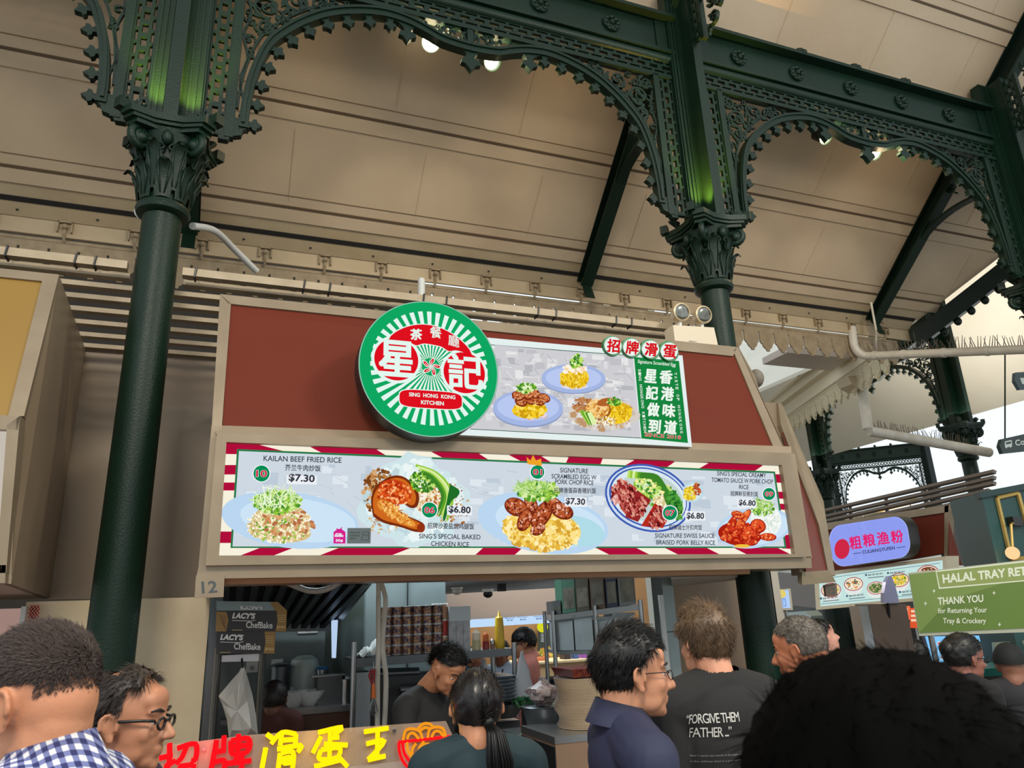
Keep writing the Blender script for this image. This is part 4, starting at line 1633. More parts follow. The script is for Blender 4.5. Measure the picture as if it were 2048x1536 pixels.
# green ring between rays and crescent
def crescent(off, m_):
    up_, lo_ = [], []
    for k in range(41):
        t = k / 40
        x = -0.60 - off + (1.2 + 2 * off) * t
        up_.append((x, 0.29 + off - 0.05 * (2 * t - 1) + 0.335 * max(0.0, math.sin(PI * t)) ** 0.65))
        g = 0.285 - off - 0.05 * (2 * t - 1)
        for cx_ in (-0.20, 0.30):
            pass
        lo_.append((x, g + 0.05 * abs(math.sin(PI * t * 1.0)) - 0.045 * math.exp(-((x + 0.21) / 0.07) ** 2) - 0.045 * math.exp(-((x - 0.26) / 0.07) ** 2)))
    D.poly(up_ + lo_[::-1], m_)
crescent(0.012, WS)
crescent(0.0, RS)
for s, y0 in ((-1, 0.07), (1, -0.045)):
    D.ell(s * 0.485, y0, 0.305, 0.305, RS, n=60)
pl = []
for k in range(64):
    a = 2 * PI * k / 64
    ca, sa = math.cos(a), math.sin(a)
    pl.append((0.44 * (abs(ca) ** 0.45) * (1 if ca > 0 else -1), -0.475 + 0.125 * (abs(sa) ** 0.5) * (1 if sa > 0 else -1)))
D.poly([(x * 1.03, -0.475 + (y + 0.475) * 1.1) for x, y in pl], WS)
D.poly(pl, RS)
D.ell(0, 0, 0.13, 0.13, GS, n=30)
for i in range(5):
    a = PI / 2 + i * 2 * PI / 5 - 0.1
    def pt(r, w):
        return (r * math.cos(a) - w * math.sin(a), r * math.sin(a) + w * math.cos(a))
    D.poly(smooth_line([pt(0.0, 0), pt(0.045, 0.03), pt(0.09, 0.026), pt(0.145, -0.02), pt(0.10, -0.045), pt(0.05, -0.02), pt(0.0, 0)], 4), WS)
    D.poly(smooth_line([pt(0.015, 0), pt(0.05, 0.02), pt(0.088, 0.016), pt(0.128, -0.018), pt(0.095, -0.032), pt(0.05, -0.012), pt(0.015, 0)], 4), RS)
    D.line([pt(0.02, 0), pt(0.06, 0.006), pt(0.095, -0.008)], 0.008, WS)
D.build('printed_face', rs)
D = Disc((0, YR, 0), NF, base=0.024, step=2e-4)
def dt(txt, x0, x1, y0, h, m_, b=0.0, dy=0.0):
    wide = ord(txt[0]) > 0x2e80
    v, f, W, H = text_shape(txt, 0.0 if wide else b)
    q = b * h
    for (ox, oy) in ((0, 0), (q, q), (-q, q), (q, -q), (-q, -q), (q, 0), (-q, 0)) if wide else ((0, 0),):
        d = D.up()
        D.mb.add([D.at(x0 + (x1 - x0) * x / W + ox, y0 + dy * x / W + h * y / H + oy, d) for x, y in v], f, m_)
dt('星', -0.72, -0.25, -0.18, 0.50, WS, 0.03)
dt('記', 0.24, 0.73, -0.29, 0.49, WS, 0.026)
dt('茶', -0.30, -0.14, 0.36, 0.16, WS, 0.03, 0.015)
dt('餐', -0.02, 0.14, 0.42, 0.17, WS, 0.013)
dt('廳', 0.24, 0.40, 0.33, 0.17, WS, 0.008, -0.03)
dt('SING  HONG  KONG', -0.32, 0.33, -0.465, 0.058, WS, 0.03)
dt('KITCHEN', -0.155, 0.165, -0.565, 0.058, WS, 0.03)
D.build('sign_lettering', rs)

# ---- twin emergency lamp
em = thing('emergency_light', 'grey emergency light box with two round lamp heads on top of the fascia', 'emergency light', P(1390, 685, 4.22))
mb = MB()
mb.slab([P(1346, 650, 4.24), P(1428, 655, 4.24), P(1436, 690, 4.24), P(1350, 683, 4.24)], (0, 0.12, 0), mat('warm_grey_plastic', (206, 192, 168), 0.5))
mb.build('battery_box', em)
for (x, y) in ((1364, 624), (1408, 629)):
    c = P(x, y, 4.23)
    q = (Vector((-0.05, -1, -0.15))).normalized().to_track_quat('Z', 'Y').to_matrix()
    mb = MB()
    mb.lathe([(0.02, -0.10), (0.05, -0.085), (0.068, -0.03), (0.070, 0.0), (0.060, 0.006), (0.058, 0.0)], (0, 0, 0), mat('lamp_rim', (206, 186, 150), 0.35, 0.3), 28, cap=False)
    mb.v = [c + q @ p for p in mb.v]
    mb.tube([c + Vector((0, 0.03, -0.05)), c + Vector((0, 0.05, -0.12))], 0.012, M_WHITE, 8)
    o = mb.build('lamp_head', em, 35)
    mb = MB()
    mb.lathe([(0.0595, 0.0), (0.05, 0.006), (0.03, 0.010), (0.001, 0.011)], (0, 0, 0), mat('lamp_glass', (150, 150, 140), 0.12, 0.9, var=((90, 88, 80), 20, 0.3)), 28, cap=False)
    mb.v = [c + q @ p for p in mb.v]
    mb.build('lens', o, True)
S = Print((0, 4.238, 0), NF)
S.text('EMERGENCY', (1378, 683.5), (1394, 684.5), 2.4, mat('grey_print', (90, 90, 90), 0.6), 0.0)
S.build('lettering', em)

# ---- stall number plates
def plate(pts, Y, txt, p0, p1, h, label, mm):
    t = thing('number_plate', label, 'number plate', P(pts[0][0], pts[0][1], Y), 'stall number plates')
    mb = MB()
    mb.slab([P(x, y, Y) for x, y in pts], (0, 0.02, 0), mm)
    mb.build('plate', t)
    S = Print((0, Y - 0.001, 0), NF)
    S.text(txt, p0, p1, h, mat('slate_print', (62, 70, 74), 0.5), 0.02)
    S.build('numerals', t)
plate([(392, 1151), (449, 1150), (447, 1194), (389, 1196)], 3.82, '12', (404, 1187), (435, 1185), 24, 'pale number plate under the left end of the long menu sign', M_ALU)
plate([(1650, 1170), (1673, 1166), (1675, 1192), (1653, 1193)], 3.98, '12', (1657, 1188), (1671, 1187), 12, 'small dark number plate hanging under the right corner of the stall', mat('brown_plate', (92, 76, 60), 0.5))

# ---- left neighbour stall
nb = thing('neighbour_stall_front', 'neighbouring stall front with mustard panel at the left frame edge', 'stall front', (-1.4, 4.2, 1.93))
WX = Vector((-2.6, 0, 0))
a_, b_ = lean(84, 562), lean(16, 832)
mb = MB()
mb.slab([a_ + WX, a_, b_, b_ + WX], -NL * 0.02, M_YEL)
mb.build('yellow_panel', nb)
mb = MB()
c_, d_, e_, f_ = lean(118, 549, .012), lean(84, 562, .012), lean(48, 832, .012), lean(16, 832, .012)
mb.slab([c_ + WX, c_, d_, d_ + WX], -NL * 0.05, M_ALU)
mb.slab([d_, c_, e_, f_], -NL * 0.05, M_ALU)
mb.build('frame', nb)
mb = MB()
tp, bt = lean(118, 549), lean(46, 832)
bk_t, bk_b = P(171, 699, 5.92), P(99, 1197, 5.92)
lo = P(22, 1168, 3.82)
mb.slab([tp, bk_t, bk_b, lo, bt], (-0.03, 0, 0), M_ALU_D)
mb.slab([bt, lo, P(6, 1166, 3.80), P(36, 832, 3.80)], (0, 0.06, 0), M_ALU)
mb.slab([lo, bk_b, bk_b + WX, lo + WX], (0, 0, 0.03), M_ALU_D)
mb.build('side_panel', nb)
mb = MB()
a_, b_ = P(40, 832, 3.76), P(36, 860, 3.76)
mb.slab([a_ + WX, a_, b_, b_ + WX], (0, 0.1, 0), M_ALU)
mb.slab([P(40, 832, 3.76), P(12, 1146, 3.76), P(-8, 1146, 3.76), P(14, 850, 3.76)], (0, 0.1, 0), M_ALU)
a_, b_ = P(12, 1130, 3.76), P(10, 1166, 3.76)
mb.slab([a_ + WX, a_, b_, b_ + WX], (0, 0.1, 0), M_ALU)
mb.build('menu_frame', nb)
mb = MB()
a_, b_ = P(14, 850, 3.80), P(-8, 1146, 3.80)
mb.slab([a_ + WX, a_, b_, b_ + WX], (0, 0.02, 0), glow((206, 196, 184), .9))
mb.build('menu_panel', nb)
mb = MB()
mb.slab([(-.125, 3.92, 1.93), (-.17, 5.92, 1.93), (-.17, 5.92, 3.3), (-.125, 4.2, 3.5), (-.125, 3.92, 2.7)], (.02, 0, 0), M_ALU_D)
struct(mb.build('wall_stall_left'))
# recessed wall between the stalls
mb = MB()
mb.slab([P(90, 690, 5.93), P(480, 716, 5.93), P(470, 1197, 5.93), P(60, 1199, 5.93)], (0, 0.06, 0), mat('taupe_panel', (158, 142, 122), 0.45, var=((134, 116, 98), 1.1, 0.3)))
struct(mb.build('wall_recess'))
mb = MB()
a, b = P(54, 1197, 5.3), P(421, 1197, 5.3)
mb.slab([Vector((a.x, 5.3, 1.9)), Vector((b.x, 5.3, 1.9)), Vector((b.x, 5.3, 0)), Vector((a.x, 5.3, 0))], (0, 0.12, 0), M_WALLC)
struct(mb.build('wall_pier'))
mb = MB()
p = P(428, 1300, 5.28)
mb.bx(p.x - 0.035, p.x + 0.03, 5.25, 5.4, 0, 1.95, M_STEEL_D)
struct(mb.build('trim_9'))
mb = MB()
a, b = P(-60, 1200, 5.15), P(46, 1200, 5.15)
mb.bx(a.x, b.x, 5.15, 5.2, 1.0, 1.86, glow((196, 160, 150), .6))
mb.bx(b.x, b.x + 0.025, 5.14, 5.2, 0, 1.87, M_WHITE)
tag(mb.build('lit_poster'), 'pale pink lit panel at the left frame edge beside the cream wall', 'poster')
mb = MB()
for k in range(26):
    for j in range(3):
        x0 = b.x + 0.03 + j * 0.016
        z0 = 1.3 + k * 0.022
        mb.slab([(x0, 5.2, z0), (x0 + 0.018, 5.2, z0 + 0.024), (x0 + 0.014, 5.2, z0 + 0.027), (x0 - 0.004, 5.2, z0 + 0.003)], (0, 0.004, 0), mat('red_net', (190, 40, 50), 0.5))
        mb.slab([(x0 + 0.018, 5.2, z0), (x0, 5.2, z0 + 0.024), (x0 + 0.004, 5.2, z0 + 0.027), (x0 + 0.022, 5.2, z0 + 0.003)], (0, 0.004, 0), mat('red_net', (190, 40, 50), 0.5))
tag(mb.build('hanging_net'), 'red mesh net strip hanging beside the cream wall at left', 'net')
mb = MB()
mb.bx(-0.16, 2.2, 9.0, 9.1, 0, 6.4, mat('neighbour_wall', (58, 50, 42), 0.7))
mb.bx(-7, -0.16, 9.0, 9.1, 0, 6.4, mat('neighbour_wall', (58, 50, 42), 0.7))
struct(mb.build('wall_far'))
# ================================================================== inside the stall
M_KWALL = mat('kitchen_panel', (120, 130, 130), 0.4, 0.2, var=((100, 110, 110), 3, 0.3))
M_DARK = mat('dark_kitchen', (34, 34, 36), 0.5)
YK = 6.6
mb = MB()
a, b = P(436, 1250, YK), P(690, 1250, YK)
mb.bx(a.x - .6, b.x + .1, YK, YK + 0.06, 0, 2.4, M_KWALL)
struct(mb.build('wall_kitchen_back'))
mb = MB()
a, b = P(660, 1250, 6.3), P(736, 1250, 5.6)
mb.slab([(a.x, YK, 0), (b.x + .02, 5.75, 0), (b.x + .02, 5.75, 2.5), (a.x, YK, 2.5)], (0.05, 0.02, 0), mat('greenish_panel', (96, 106, 98), 0.4, var=((78, 88, 82), 3, .3)))
struct(mb.build('wall_kitchen_side'))
mb = MB()
a, b = P(732, 1250, 5.7), P(893, 1250, 5.7)
mb.bx(a.x, b.x, 5.72, 5.80, 0, 2.6, M_TILE)
mid = P(816, 1250, 5.7).x
mb.bx(mid - .004, mid + .004, 5.712, 5.72, 0, 2.6, M_DARK)
struct(mb.build('wall_tiled'))
mb = MB()
mb.bx(-0.14, 3.3, 4.15, 6.7, 2.62, 2.68, mat('kitchen_ceiling', (96, 94, 90), 0.6))
struct(mb.build('ceiling_kitchen'))
# cooker hood with ribbed filters
t = thing('cooker_hood', 'dark ribbed cooker hood filling the upper left of the stall opening', 'hood', P(580, 1200, 5.6))
mb = MB()
h0 = [P(436, 1168, 5.1), P(742, 1160, 5.1), P(660, 1248, 6.4), P(440, 1250, 6.4)]
mb.slab(h0, (0, 0.02, 0.05), M_DARK)
mb.build('canopy', t)
for i in range(11):
    k = (i + .3) / 11
    a = h0[0].lerp(h0[1], k)
    b = h0[3].lerp(h0[2], k * 0.96)
    a2, b2 = h0[0].lerp(h0[1], k + .045), h0[3].lerp(h0[2], k * .96 + .045)
    mb = MB()
    mb.slab([a, a2, b2, b], (0, -0.01, -0.035), M_STEEL_D)
    mb.build('filter_rib', t)
mb = MB()
mb.slab([P(440, 1250, 6.38), P(660, 1246, 6.38), P(662, 1262, 6.38), P(440, 1266, 6.38)], (0, .05, 0), M_STEEL_D)
mb.slab([P(742, 1160, 5.1), P(750, 1160, 5.1), P(668, 1262, 6.4), P(660, 1252, 6.4)], (0, .03, .02), M_STEEL)
mb.build('hood_edge', t)
mb = MB()
mb.tube(smooth_line([tuple(P(*q)) for q in ((560, 1158, 4.2), (590, 1172, 4.25), (622, 1182, 4.3), (655, 1178, 4.25), (690, 1158, 4.2))], 6), 0.016, mat('grey_hose', (150, 152, 150), 0.35), 10)
tag(mb.build('sagging_hose', None, True), 'grey hose sagging below the counter canopy in front of the hood', 'hose')
t = thing('kitchen_tube_lamp', 'fluorescent tube above the kitchen hidden behind the menu sign', 'lamp', (1.2, 5.6, 2.6))
mb = MB()
mb.bx(0.4, 2.0, 5.57, 5.63, 2.585, 2.62, M_WHITE)
mb.build('batten', t)
mb = MB()
mb.lathe([(0.013, -0.75), (0.013, 0.75)], (1.2, 5.6, 2.57), glow((230, 245, 255), 4), 10, 'X')
mb.build('tube', t)

# ---- left wire rack with baking-paper boxes
YR1 = 4.95
t = thing('steel_rack', 'steel rack under the two black baking paper cartons at the left of the opening', 'rack', P(480, 1310, YR1))
for x in (437, 526):
    mb = MB()
    p = P(x, 1305, YR1 - .02)
    mb.lathe([(0.02, -p.z), (0.02, 0.02), (0.024, 0.025)], p, M_STEEL, 14)
    mb.build('post', t, 40)
mb = MB()
mb.slab([P(440, 1311, YR1), P(524, 1307, YR1), P(524, 1322, YR1), P(440, 1324, YR1)], (0, 0.22, 0), M_STEEL)
mb.build('top_shelf', t)
mb = MB()
mb.slab([P(440, 1440, YR1 + .1), P(524, 1440, YR1 + .1), P(524, 1450, YR1 + .1), P(440, 1450, YR1 + .1)], (0, 0.12, 0), M_STEEL_D)
mb.build('low_shelf', t)
M_BOXB = mat('black_carton', (30, 27, 28), 0.45)
M_BOXG = mat('gold_carton', (150, 112, 48), 0.45)
M_BOXT = mat('carton_top', (70, 90, 96), 0.3)
M_INKW = mat('white_ink', (226, 226, 222), 0.5)
def carton(tl, tr, br, bl, top, label, gx0, img):
    t = thing('baking_paper_box', label, 'carton', P(bl[0], bl[1], 4.85), 'black cartons on the steel rack')
    F = lambda q, d=0.0: P(q[0], q[1], 4.85 + d)
    mb = MB()
    mb.slab([F(tl), F(tr), F(br), F(bl)], (0, 0.14, 0), M_BOXB)
    mb.build('carton_body', t)
    S = Print((0, 4.848, 0), NF, step=1e-4)
    S.poly([(gx0, tr[1] + (tl[1] - tr[1]) * .1), (tr[0], tr[1]), (br[0], br[1]), (gx0 - 2, br[1]), (gx0 + 2, (tr[1] + br[1]) / 2)], M_BOXG)
    if img:
        S.poly([(tl[0], tl[1] + 2), (tl[0] + 20, tl[1] + 3), (tl[0] + 24, tl[1] + 20), (tl[0] + 19, bl[1]), (bl[0], bl[1])], M_BOXG)
        for k in range(4):
            S.line([(tl[0] + 5 + k * 4, tl[1] + 8 + k), (tl[0] + 14 + k, bl[1] - 12 + k * 3)], 1, mat('brown_ink', (96, 66, 26), 0.5))
    dx = tl[0] - 433 + (0 if img else -24)
    y0 = tl[1]
    S.text("LACY'S", (464 + dx, y0 + 16), (511 + dx, y0 + 17), 12, M_INKW, 0.05, 0.25)
    S.line([(464 + dx, y0 + 20), (502 + dx, y0 + 21), (511 + dx, y0 + 19)], 1.1, M_INKW)
    S.text('ChefBake', (492 + dx, y0 + 35), (545 + dx, y0 + 36), 13, M_INKW, 0.015)
    S.text('BP450', (gx0 + 1, br[1] - 6), (gx0 + 18, br[1] - 6), 5.5, mat('pale_gold_ink', (214, 190, 130), 0.5), 0.015)
    for k in range(4):
        S.line([(gx0 + 2, tr[1] + 10 + k * 4), (gx0 + 18, tr[1] + 10 + k * 4)], 0.8, mat('pale_gold_ink', (214, 190, 130), 0.5))
    S.line([(464 + dx, bl[1] - 3), (485 + dx, bl[1] - 3)], 1, mat('pale_gold_ink', (214, 190, 130), 0.5))
    S.build('carton_print', t)
    if top:
        mb = MB()
        mb.slab([F(tl, -.001), F(tr, -.001), F(top[1], .0), F(top[0], .0)], (0, 0.02, 0), mat('glossy_carton_flap', (120, 140, 140), 0.25))
        mb.build('top_flap', t)
        S = Print((0, 4.846, 0), NF, step=1e-4)
        S.poly([top[2], top[1], tr, (tr[0] - 24, tr[1])], M_BOXG)
        S.text("LACY'S", (tr[0] - 50, tr[1] - 8), (tr[0] - 94, tr[1] - 9), 7, M_INKW, 0.04, upv=(0, 1))
        S.build('flap_print', t)
    return t
carton((433, 1221), (574, 1221), (572, 1263), (431, 1263), [(433, 1202), (556, 1204), (540, 1204)], 'upper black and gold carton of baking paper on the steel rack', 553, True)
carton((433, 1264), (551, 1263), (549, 1307), (432, 1308), None, 'lower black and gold carton of baking paper on the steel rack', 529, False)
# hanging pale bag
t = thing('hanging_bag', 'pale plastic bag hanging from the left steel rack', 'bag', P(484, 1330, 4.85))
mb = MB()
out = [(484, 1332), (489, 1334), (494, 1350), (505, 1390), (512, 1430), (516, 1470), (488, 1480), (458, 1478), (454, 1440), (444, 1408), (437, 1392), (462, 1362), (478, 1344)]
c = P(474, 1420, 4.85)
pts = [P(x, y, 4.86) for x, y in out]
n = len(pts)
v = [c + Vector((0, -0.06, 0))] + [p + (c - p) * 0.35 + Vector((0, -0.045 - .02 * (i % 3), 0)) for i, p in enumerate(pts)] + pts + [c + Vector((0, 0.05, 0))]
f = []
for i in range(n):
    j = (i + 1) % n
    f += [(0, 1 + i, 1 + j), (1 + i, 1 + n + i, 1 + n + j, 1 + j), (1 + n + i, 1 + 2 * n, 1 + n + j)]
mb.add(v, f, mat('pale_grey_plastic', (206, 200, 190), 0.3, bump=(14, 0.6)))
mb.build('bag_body', t)
mb = MB()
mb.tube([P(484, 1318, 4.9), P(484, 1326, 4.86), P(485, 1336, 4.85)], 0.006, M_BLACK, 6)
mb.build('clip', t)
# ---- back counter
t = thing('steel_counter', 'steel back counter carrying the white bowls and water boiler', 'counter', P(620, 1430, 5.9))
YC2 = 5.7
a, b = P(535, 1424, YC2), P(702, 1408, YC2)
mb = MB()
zc = (a.z + b.z) / 2
mb.bx(a.x, b.x, YC2, 6.58, zc - .04, zc, M_STEEL)
mb.build('top', t)
mb = MB()
mb.bx(a.x, b.x, YC2 + .04, 6.55, 0, zc - .04, mat('brown_cabinet_front', (96, 62, 46), 0.4))
mb.build('cabinet', t)
def bowl(x, y, r, label):
    p = P(x, y, 5.9)
    mb = MB()
    mb.lathe([(r * .45, 0), (r * .5, .01), (r * .8, .05), (r, .10), (r * .96, .10), (r * .75, .055), (r * .3, .02)], (p.x, p.y, zc), M_WHITE, 28)
    tag(mb.build('bowl', None, True), label, 'bowl', 'white bowls on the back counter')
bowl(588, 1412, 0.10, 'smaller white bowl behind the cook with dark hair')
bowl(619, 1410, 0.12, 'larger white bowl on the back counter')
t = thing('water_boiler', 'white rounded water boiler on the back counter above the bowls', 'boiler', P(608, 1390, 6.3))
p = P(606, 1398, 6.3)
mb = MB()
mb.lathe([(0.10, 0.0), (0.12, .01), (0.118, .17), (0.112, .24), (0.10, .29), (0.06, .315), (0.02, .32)], (p.x, p.y, p.z), mat('boiler_white', (196, 210, 204), 0.35), 30)
mb.build('boiler_body', t, 40)
mb = MB()
mb.box((p.x - .12, p.y - .03, p.z + .05), (0.1, 0.1, 0.1), mat('boiler_white', (196, 210, 204), 0.35))
mb.build('spout_base', t)
mb = MB()
mb.bx(p.x - .30, p.x + .7, 6.1, 6.56, p.z - .03, p.z, M_STEEL)
for x in (p.x - .28, p.x + .68):
    mb.bx(x, x + .03, 6.12, 6.15, 0, p.z - .03, M_STEEL)
tag(mb.build('wall_shelf'), 'low steel shelf against the back wall carrying the boiler', 'shelf')
for (x, y, w, h, lb, m_) in ((559, 1390, .075, .24, 'tall steel pot left of the white boiler', M_STEEL_D), (643, 1383, .05, .20, 'jar with a blue lid right of the boiler', M_STEEL), (690, 1400, .07, .15, 'ribbed steel tin at the right of the back counter', M_STEEL)):
    q = P(x, y, 6.2 if x < 680 else 5.9)
    z0 = p.z if x < 680 else zc
    t = thing('kitchen_pot', lb, 'pot', (q.x, q.y, z0))
    mb = MB()
    mb.lathe([(w, 0), (w, h), (w * 1.08, h), (w * 1.08, h + .012)], (q.x, q.y, z0), m_, 22)
    mb.build('pot_body', t, 40)
    mb = MB()
    mb.lathe([(w * 1.05, h + .013), (w * .9, h + .03), (.012, h + .04)], (q.x, q.y, z0), mat('blue_lid', (50, 110, 170), .4) if x == 643 else M_STEEL_D, 22)
    mb.build('pot_lid', t, 40)
q = P(658, 1380, 5.88)
mb = MB()
mb.bx(q.x - .085, q.x + .085, q.y - .05, q.y + .06, zc, zc + .19, M_STEEL_D)
mb.bx(q.x - .13, q.x + .11, q.y - .06, q.y + .07, zc + .19, zc + .20, M_STEEL)
tag(mb.build('square_tin'), 'square steel tin with a flat lid on the back counter', 'tin')
for (x, y, lb) in ((504, 1333, 'white power socket left on the kitchen back wall'), (554, 1330, 'white power socket right on the kitchen back wall'), (616, 1256, 'white notice plate high on the kitchen back wall')):
    p = P(x, y, 6.59)
    mb = MB()
    mb.box(p, (0.09, 0.02, 0.09) if y > 1300 else (.16, .02, .08), M_WHITE)
    mb.box(p + Vector((0, -.012, -.01)), (0.03, 0.008, 0.03), mat('grey_switch', (150, 150, 150), .4))
    tag(mb.build('wall_socket'), lb, 'socket' if y > 1300 else 'notice')
mb = MB()
p = P(668, 1270, 6.2)
mb.slab([P(663, 1240, 6.15), P(676, 1240, 6.12), P(672, 1316, 6.12), P(664, 1316, 6.15)], (0, .02, 0), glow((190, 215, 245), .9))
tag(mb.build('lit_window_strip'), 'narrow bright strip of daylight at the kitchen back corner', 'window')
# ---- middle rack with tins
YM = 5.2
t = thing('steel_rack', 'steel rack across the middle of the kitchen, tins and bottle on its top shelf', 'rack', P(870, 1300, YM))
sh0, sh1 = P(706, 1318, YM), P(1030, 1296, YM)
mb = MB()
zt = (sh0.z + sh1.z) / 2
def shz(x):
    return sh0.z + (sh1.z - sh0.z) * (x - sh0.x) / (sh1.x - sh0.x)
mb.slab([sh0, sh1, sh1 - Vector((0, 0, .05)), sh0 - Vector((0, 0, .055))], (0, 0.42, 0), M_STEEL_D)
mb.build('top_shelf', t)
for x, yy in ((708, YM), (1028, YM), (985, YM + .4)):
    mb = MB()
    p = P(x, 1300, yy)
    mb.lathe([(0.018, P(870, 1448, YM).z - p.z), (0.018, 0.05)], p, M_STEEL, 12)
    mb.build('post', t, 40)
M_TIN = [mat('dark_tin_label', (52, 44, 74), .35, .3), mat('brown_tin_label', (128, 92, 62), .3, .4), mat('blue_tin_label', (60, 66, 110), .35, .3)]
def tin_at(x, y, r, h, m_, grp, lb, nm='food_tin'):
    t = thing(nm, lb, 'tin', (x, YM + .13, y), grp)
    mb = MB()
    mb.lathe([(r, .004), (r, h - .004)], (x, YM + .13, y), m_, 18)
    mb.build('tin_label', t, 40)
    mb = MB()
    for z_ in (0, h - .006):
        mb.lathe([(r * .98, z_), (r * 1.03, z_ + .001), (r * 1.03, z_ + .005), (r * .97, z_ + .006)], (x, YM + .13, y), M_STEEL, 18)
    mb.build('tin_rims', t)
    return t
px_ = (P(801, 1280, YM + .13) - P(800, 1280, YM + .13)).length
tw = 25.5
base = tin_at(P(772, 1300, YM + .13).x, shz(P(772, 1300, YM + .13).x), tw * px_ * .48, 18 * px_, M_TIN[0], 'dark food tins stacked on the middle rack', 'dark blue and brown food tin in the tall stack on the rack shelf')
h_ = 18 * px_
for cidx in range(6):
    for row in range(5):
        if cidx == 0 and row == 0:
            continue
        X_ = P(772 + cidx * 20.5, 1300, YM + .13).x
        r = dup(base, (X_, YM + .13, shz(X_) + row * h_ * 1.01 + .001))
        r.rotation_euler = (0, 0, RND.uniform(0, 6))
for r in list(COL.objects):
    if r.name.startswith('tin_label') and r.parent and r.parent.name.startswith('food_tin'):
        pass
TINL2 = mat('tin_print', (150, 110, 70), .3, .5, var=((44, 38, 66), 60, .12))
M_TIN[0].node_tree.nodes['Principled BSDF'].inputs['Base Color'].default_value = L3((52, 44, 74))
for o in COL.objects:
    if o.name.startswith('tin_label') and len(o.data.materials):
        o.data.materials[0] = TINL2
for k, (cx_, row) in enumerate(((872, 0), (872, 1), (872, 2), (888, 0), (888, 1), (888, 2))):
    X_ = P(cx_, 1300, YM + .13).x
    cp = thing('paper_tub', ('red and white paper tub, %s of the %s tub stack on the rack' % (('bottom', 'middle', 'top')[row], 'left' if cx_ == 872 else 'right')), 'tub', (X_, YM + .13, shz(X_) + row * 31 * px_), 'paper tubs on the middle rack')
    z_ = shz(X_) + row * 31 * px_ + .001
    mb = MB()
    mb.lathe([(7.4 * px_, 0), (8.2 * px_, 28 * px_)], (X_, YM + .13, z_), mat('kraft_tub', (196, 150, 120), .5) if row != 1 else mat('red_tub', (190, 60, 50), .5), 18)
    mb.build('tub_body', cp, 40)
    mb = MB()
    mb.lathe([(8.6 * px_, 28 * px_), (8.6 * px_, 30.5 * px_), (7.5 * px_, 30.8 * px_)], (X_, YM + .13, z_), M_WHITE, 18)
    mb.build('tub_lid', cp, 40)
X0_, X1_ = P(897, 1300, YM + .1).x, P(940, 1300, YM + .1).x
t = thing('foil_pouch', 'pale upright plastic pouches with grey print beside the tubs', 'pouch', (X0_, YM + .1, shz(X0_)))
for k in range(3):
    a = X0_ + (X1_ - X0_) * k / 3
    b = X0_ + (X1_ - X0_) * (k + .96) / 3
    mb = MB()
    mb.bx(a, b, YM + .08, YM + .16, shz(a) - .002, shz(a) + 58 * px_, mat('pouch_grey', (190, 192, 196), .35, var=((150, 152, 158), 25, .2)))
    mb.build('pouch_front', t)
mb = MB()
mb.bx(X0_, X1_, YM + .07, YM + .18, shz(X0_) + 58 * px_, shz(X0_) + 86 * px_, mat('pouch_white', (206, 218, 224), .4))
mb.build('white_box_top', t)
# yellow squeeze bottle
X_ = P(1000, 1296, YM + .1).x
t = thing('squeeze_bottle', 'yellow squeeze bottle with pointed nozzle on the rack shelf', 'bottle', (X_, YM + .1, shz(X_)))
mb = MB()
k = px_
mb.lathe([(9.6 * k, 0), (10 * k, 2 * k), (9.4 * k, 38 * k), (8.4 * k, 54 * k), (8 * k, 57 * k)], (X_, YM + .1, shz(X_)), mat('yellow_plastic', (226, 184, 36), .35), 24)
mb.build('bottle_body', t, 50)
mb = MB()
mb.lathe([(8.4 * k, 57 * k), (8 * k, 60 * k), (3 * k, 63 * k), (1.6 * k, 72 * k), (1 * k, 72.5 * k)], (X_, YM + .1, shz(X_)), mat('yellow_cap', (236, 200, 50), .35), 20)
mb.build('nozzle', t, 50)
for (x, w, h, lb, m_, lid) in ((953, 9, 36, 'clear tub of pale yellow sauce on the rack shelf', mat('pale_sauce', (206, 196, 150), .3), None), (972, 7, 30, 'striped red and silver sauce bottle on the rack shelf', mat('red_sauce', (150, 36, 40), .35), mat('orange_cap', (214, 110, 50), .4)), (985, 5, 18, 'small brown glass jar beside the yellow bottle', mat('brown_jar', (150, 110, 84), .3), M_STEEL)):
    X_ = P(x, 1300, YM + .1).x
    t = thing('sauce_jar', lb, 'jar', (X_, YM + .1, shz(X_)))
    mb = MB()
    mb.lathe([(w * k, 0), (w * k, h * k * .5), (w * k * .95, h * k * .52)], (X_, YM + .1, shz(X_)), m_, 18)
    mb.build('jar_body', t, 40)
    mb = MB()
    mb.lathe([(w * k * .95, h * k * .52), (w * k * .95, h * k * .9), (w * k * .6, h * k), (w * k * .3, h * k * 1.08)], (X_, YM + .1, shz(X_)), lid or mat('clear_tub', (220, 226, 220), .1, alpha=.5), 18)
    mb.build('jar_top', t, 40)
# cloth on the shelf
mb = MB()
rows = []
for i in range(9):
    for j in range(6):
        q = P(712 + i * 5.5, 1306 - 2 * i, YM + .04 + j * .06)
        z = shz(q.x) + .004 + .10 * (i / 8) * math.sin(PI * (j + .5) / 6) + .018 * math.sin(i * 1.7 + j)
        rows.append((q.x, q.y, max(z, shz(q.x) + .003)))
mb.add(rows, [(i * 6 + j, i * 6 + j + 1, i * 6 + j + 7, i * 6 + j + 6) for i in range(8) for j in range(5)], mat('white_cloth', (214, 218, 216), .7))
o = mb.build('kitchen_cloth', None, True)
m_ = o.modifiers.new('thick', 'SOLIDIFY')
m_.thickness = 0.008
tag(o, 'crumpled white cloth on the left end of the middle rack shelf', 'cloth')
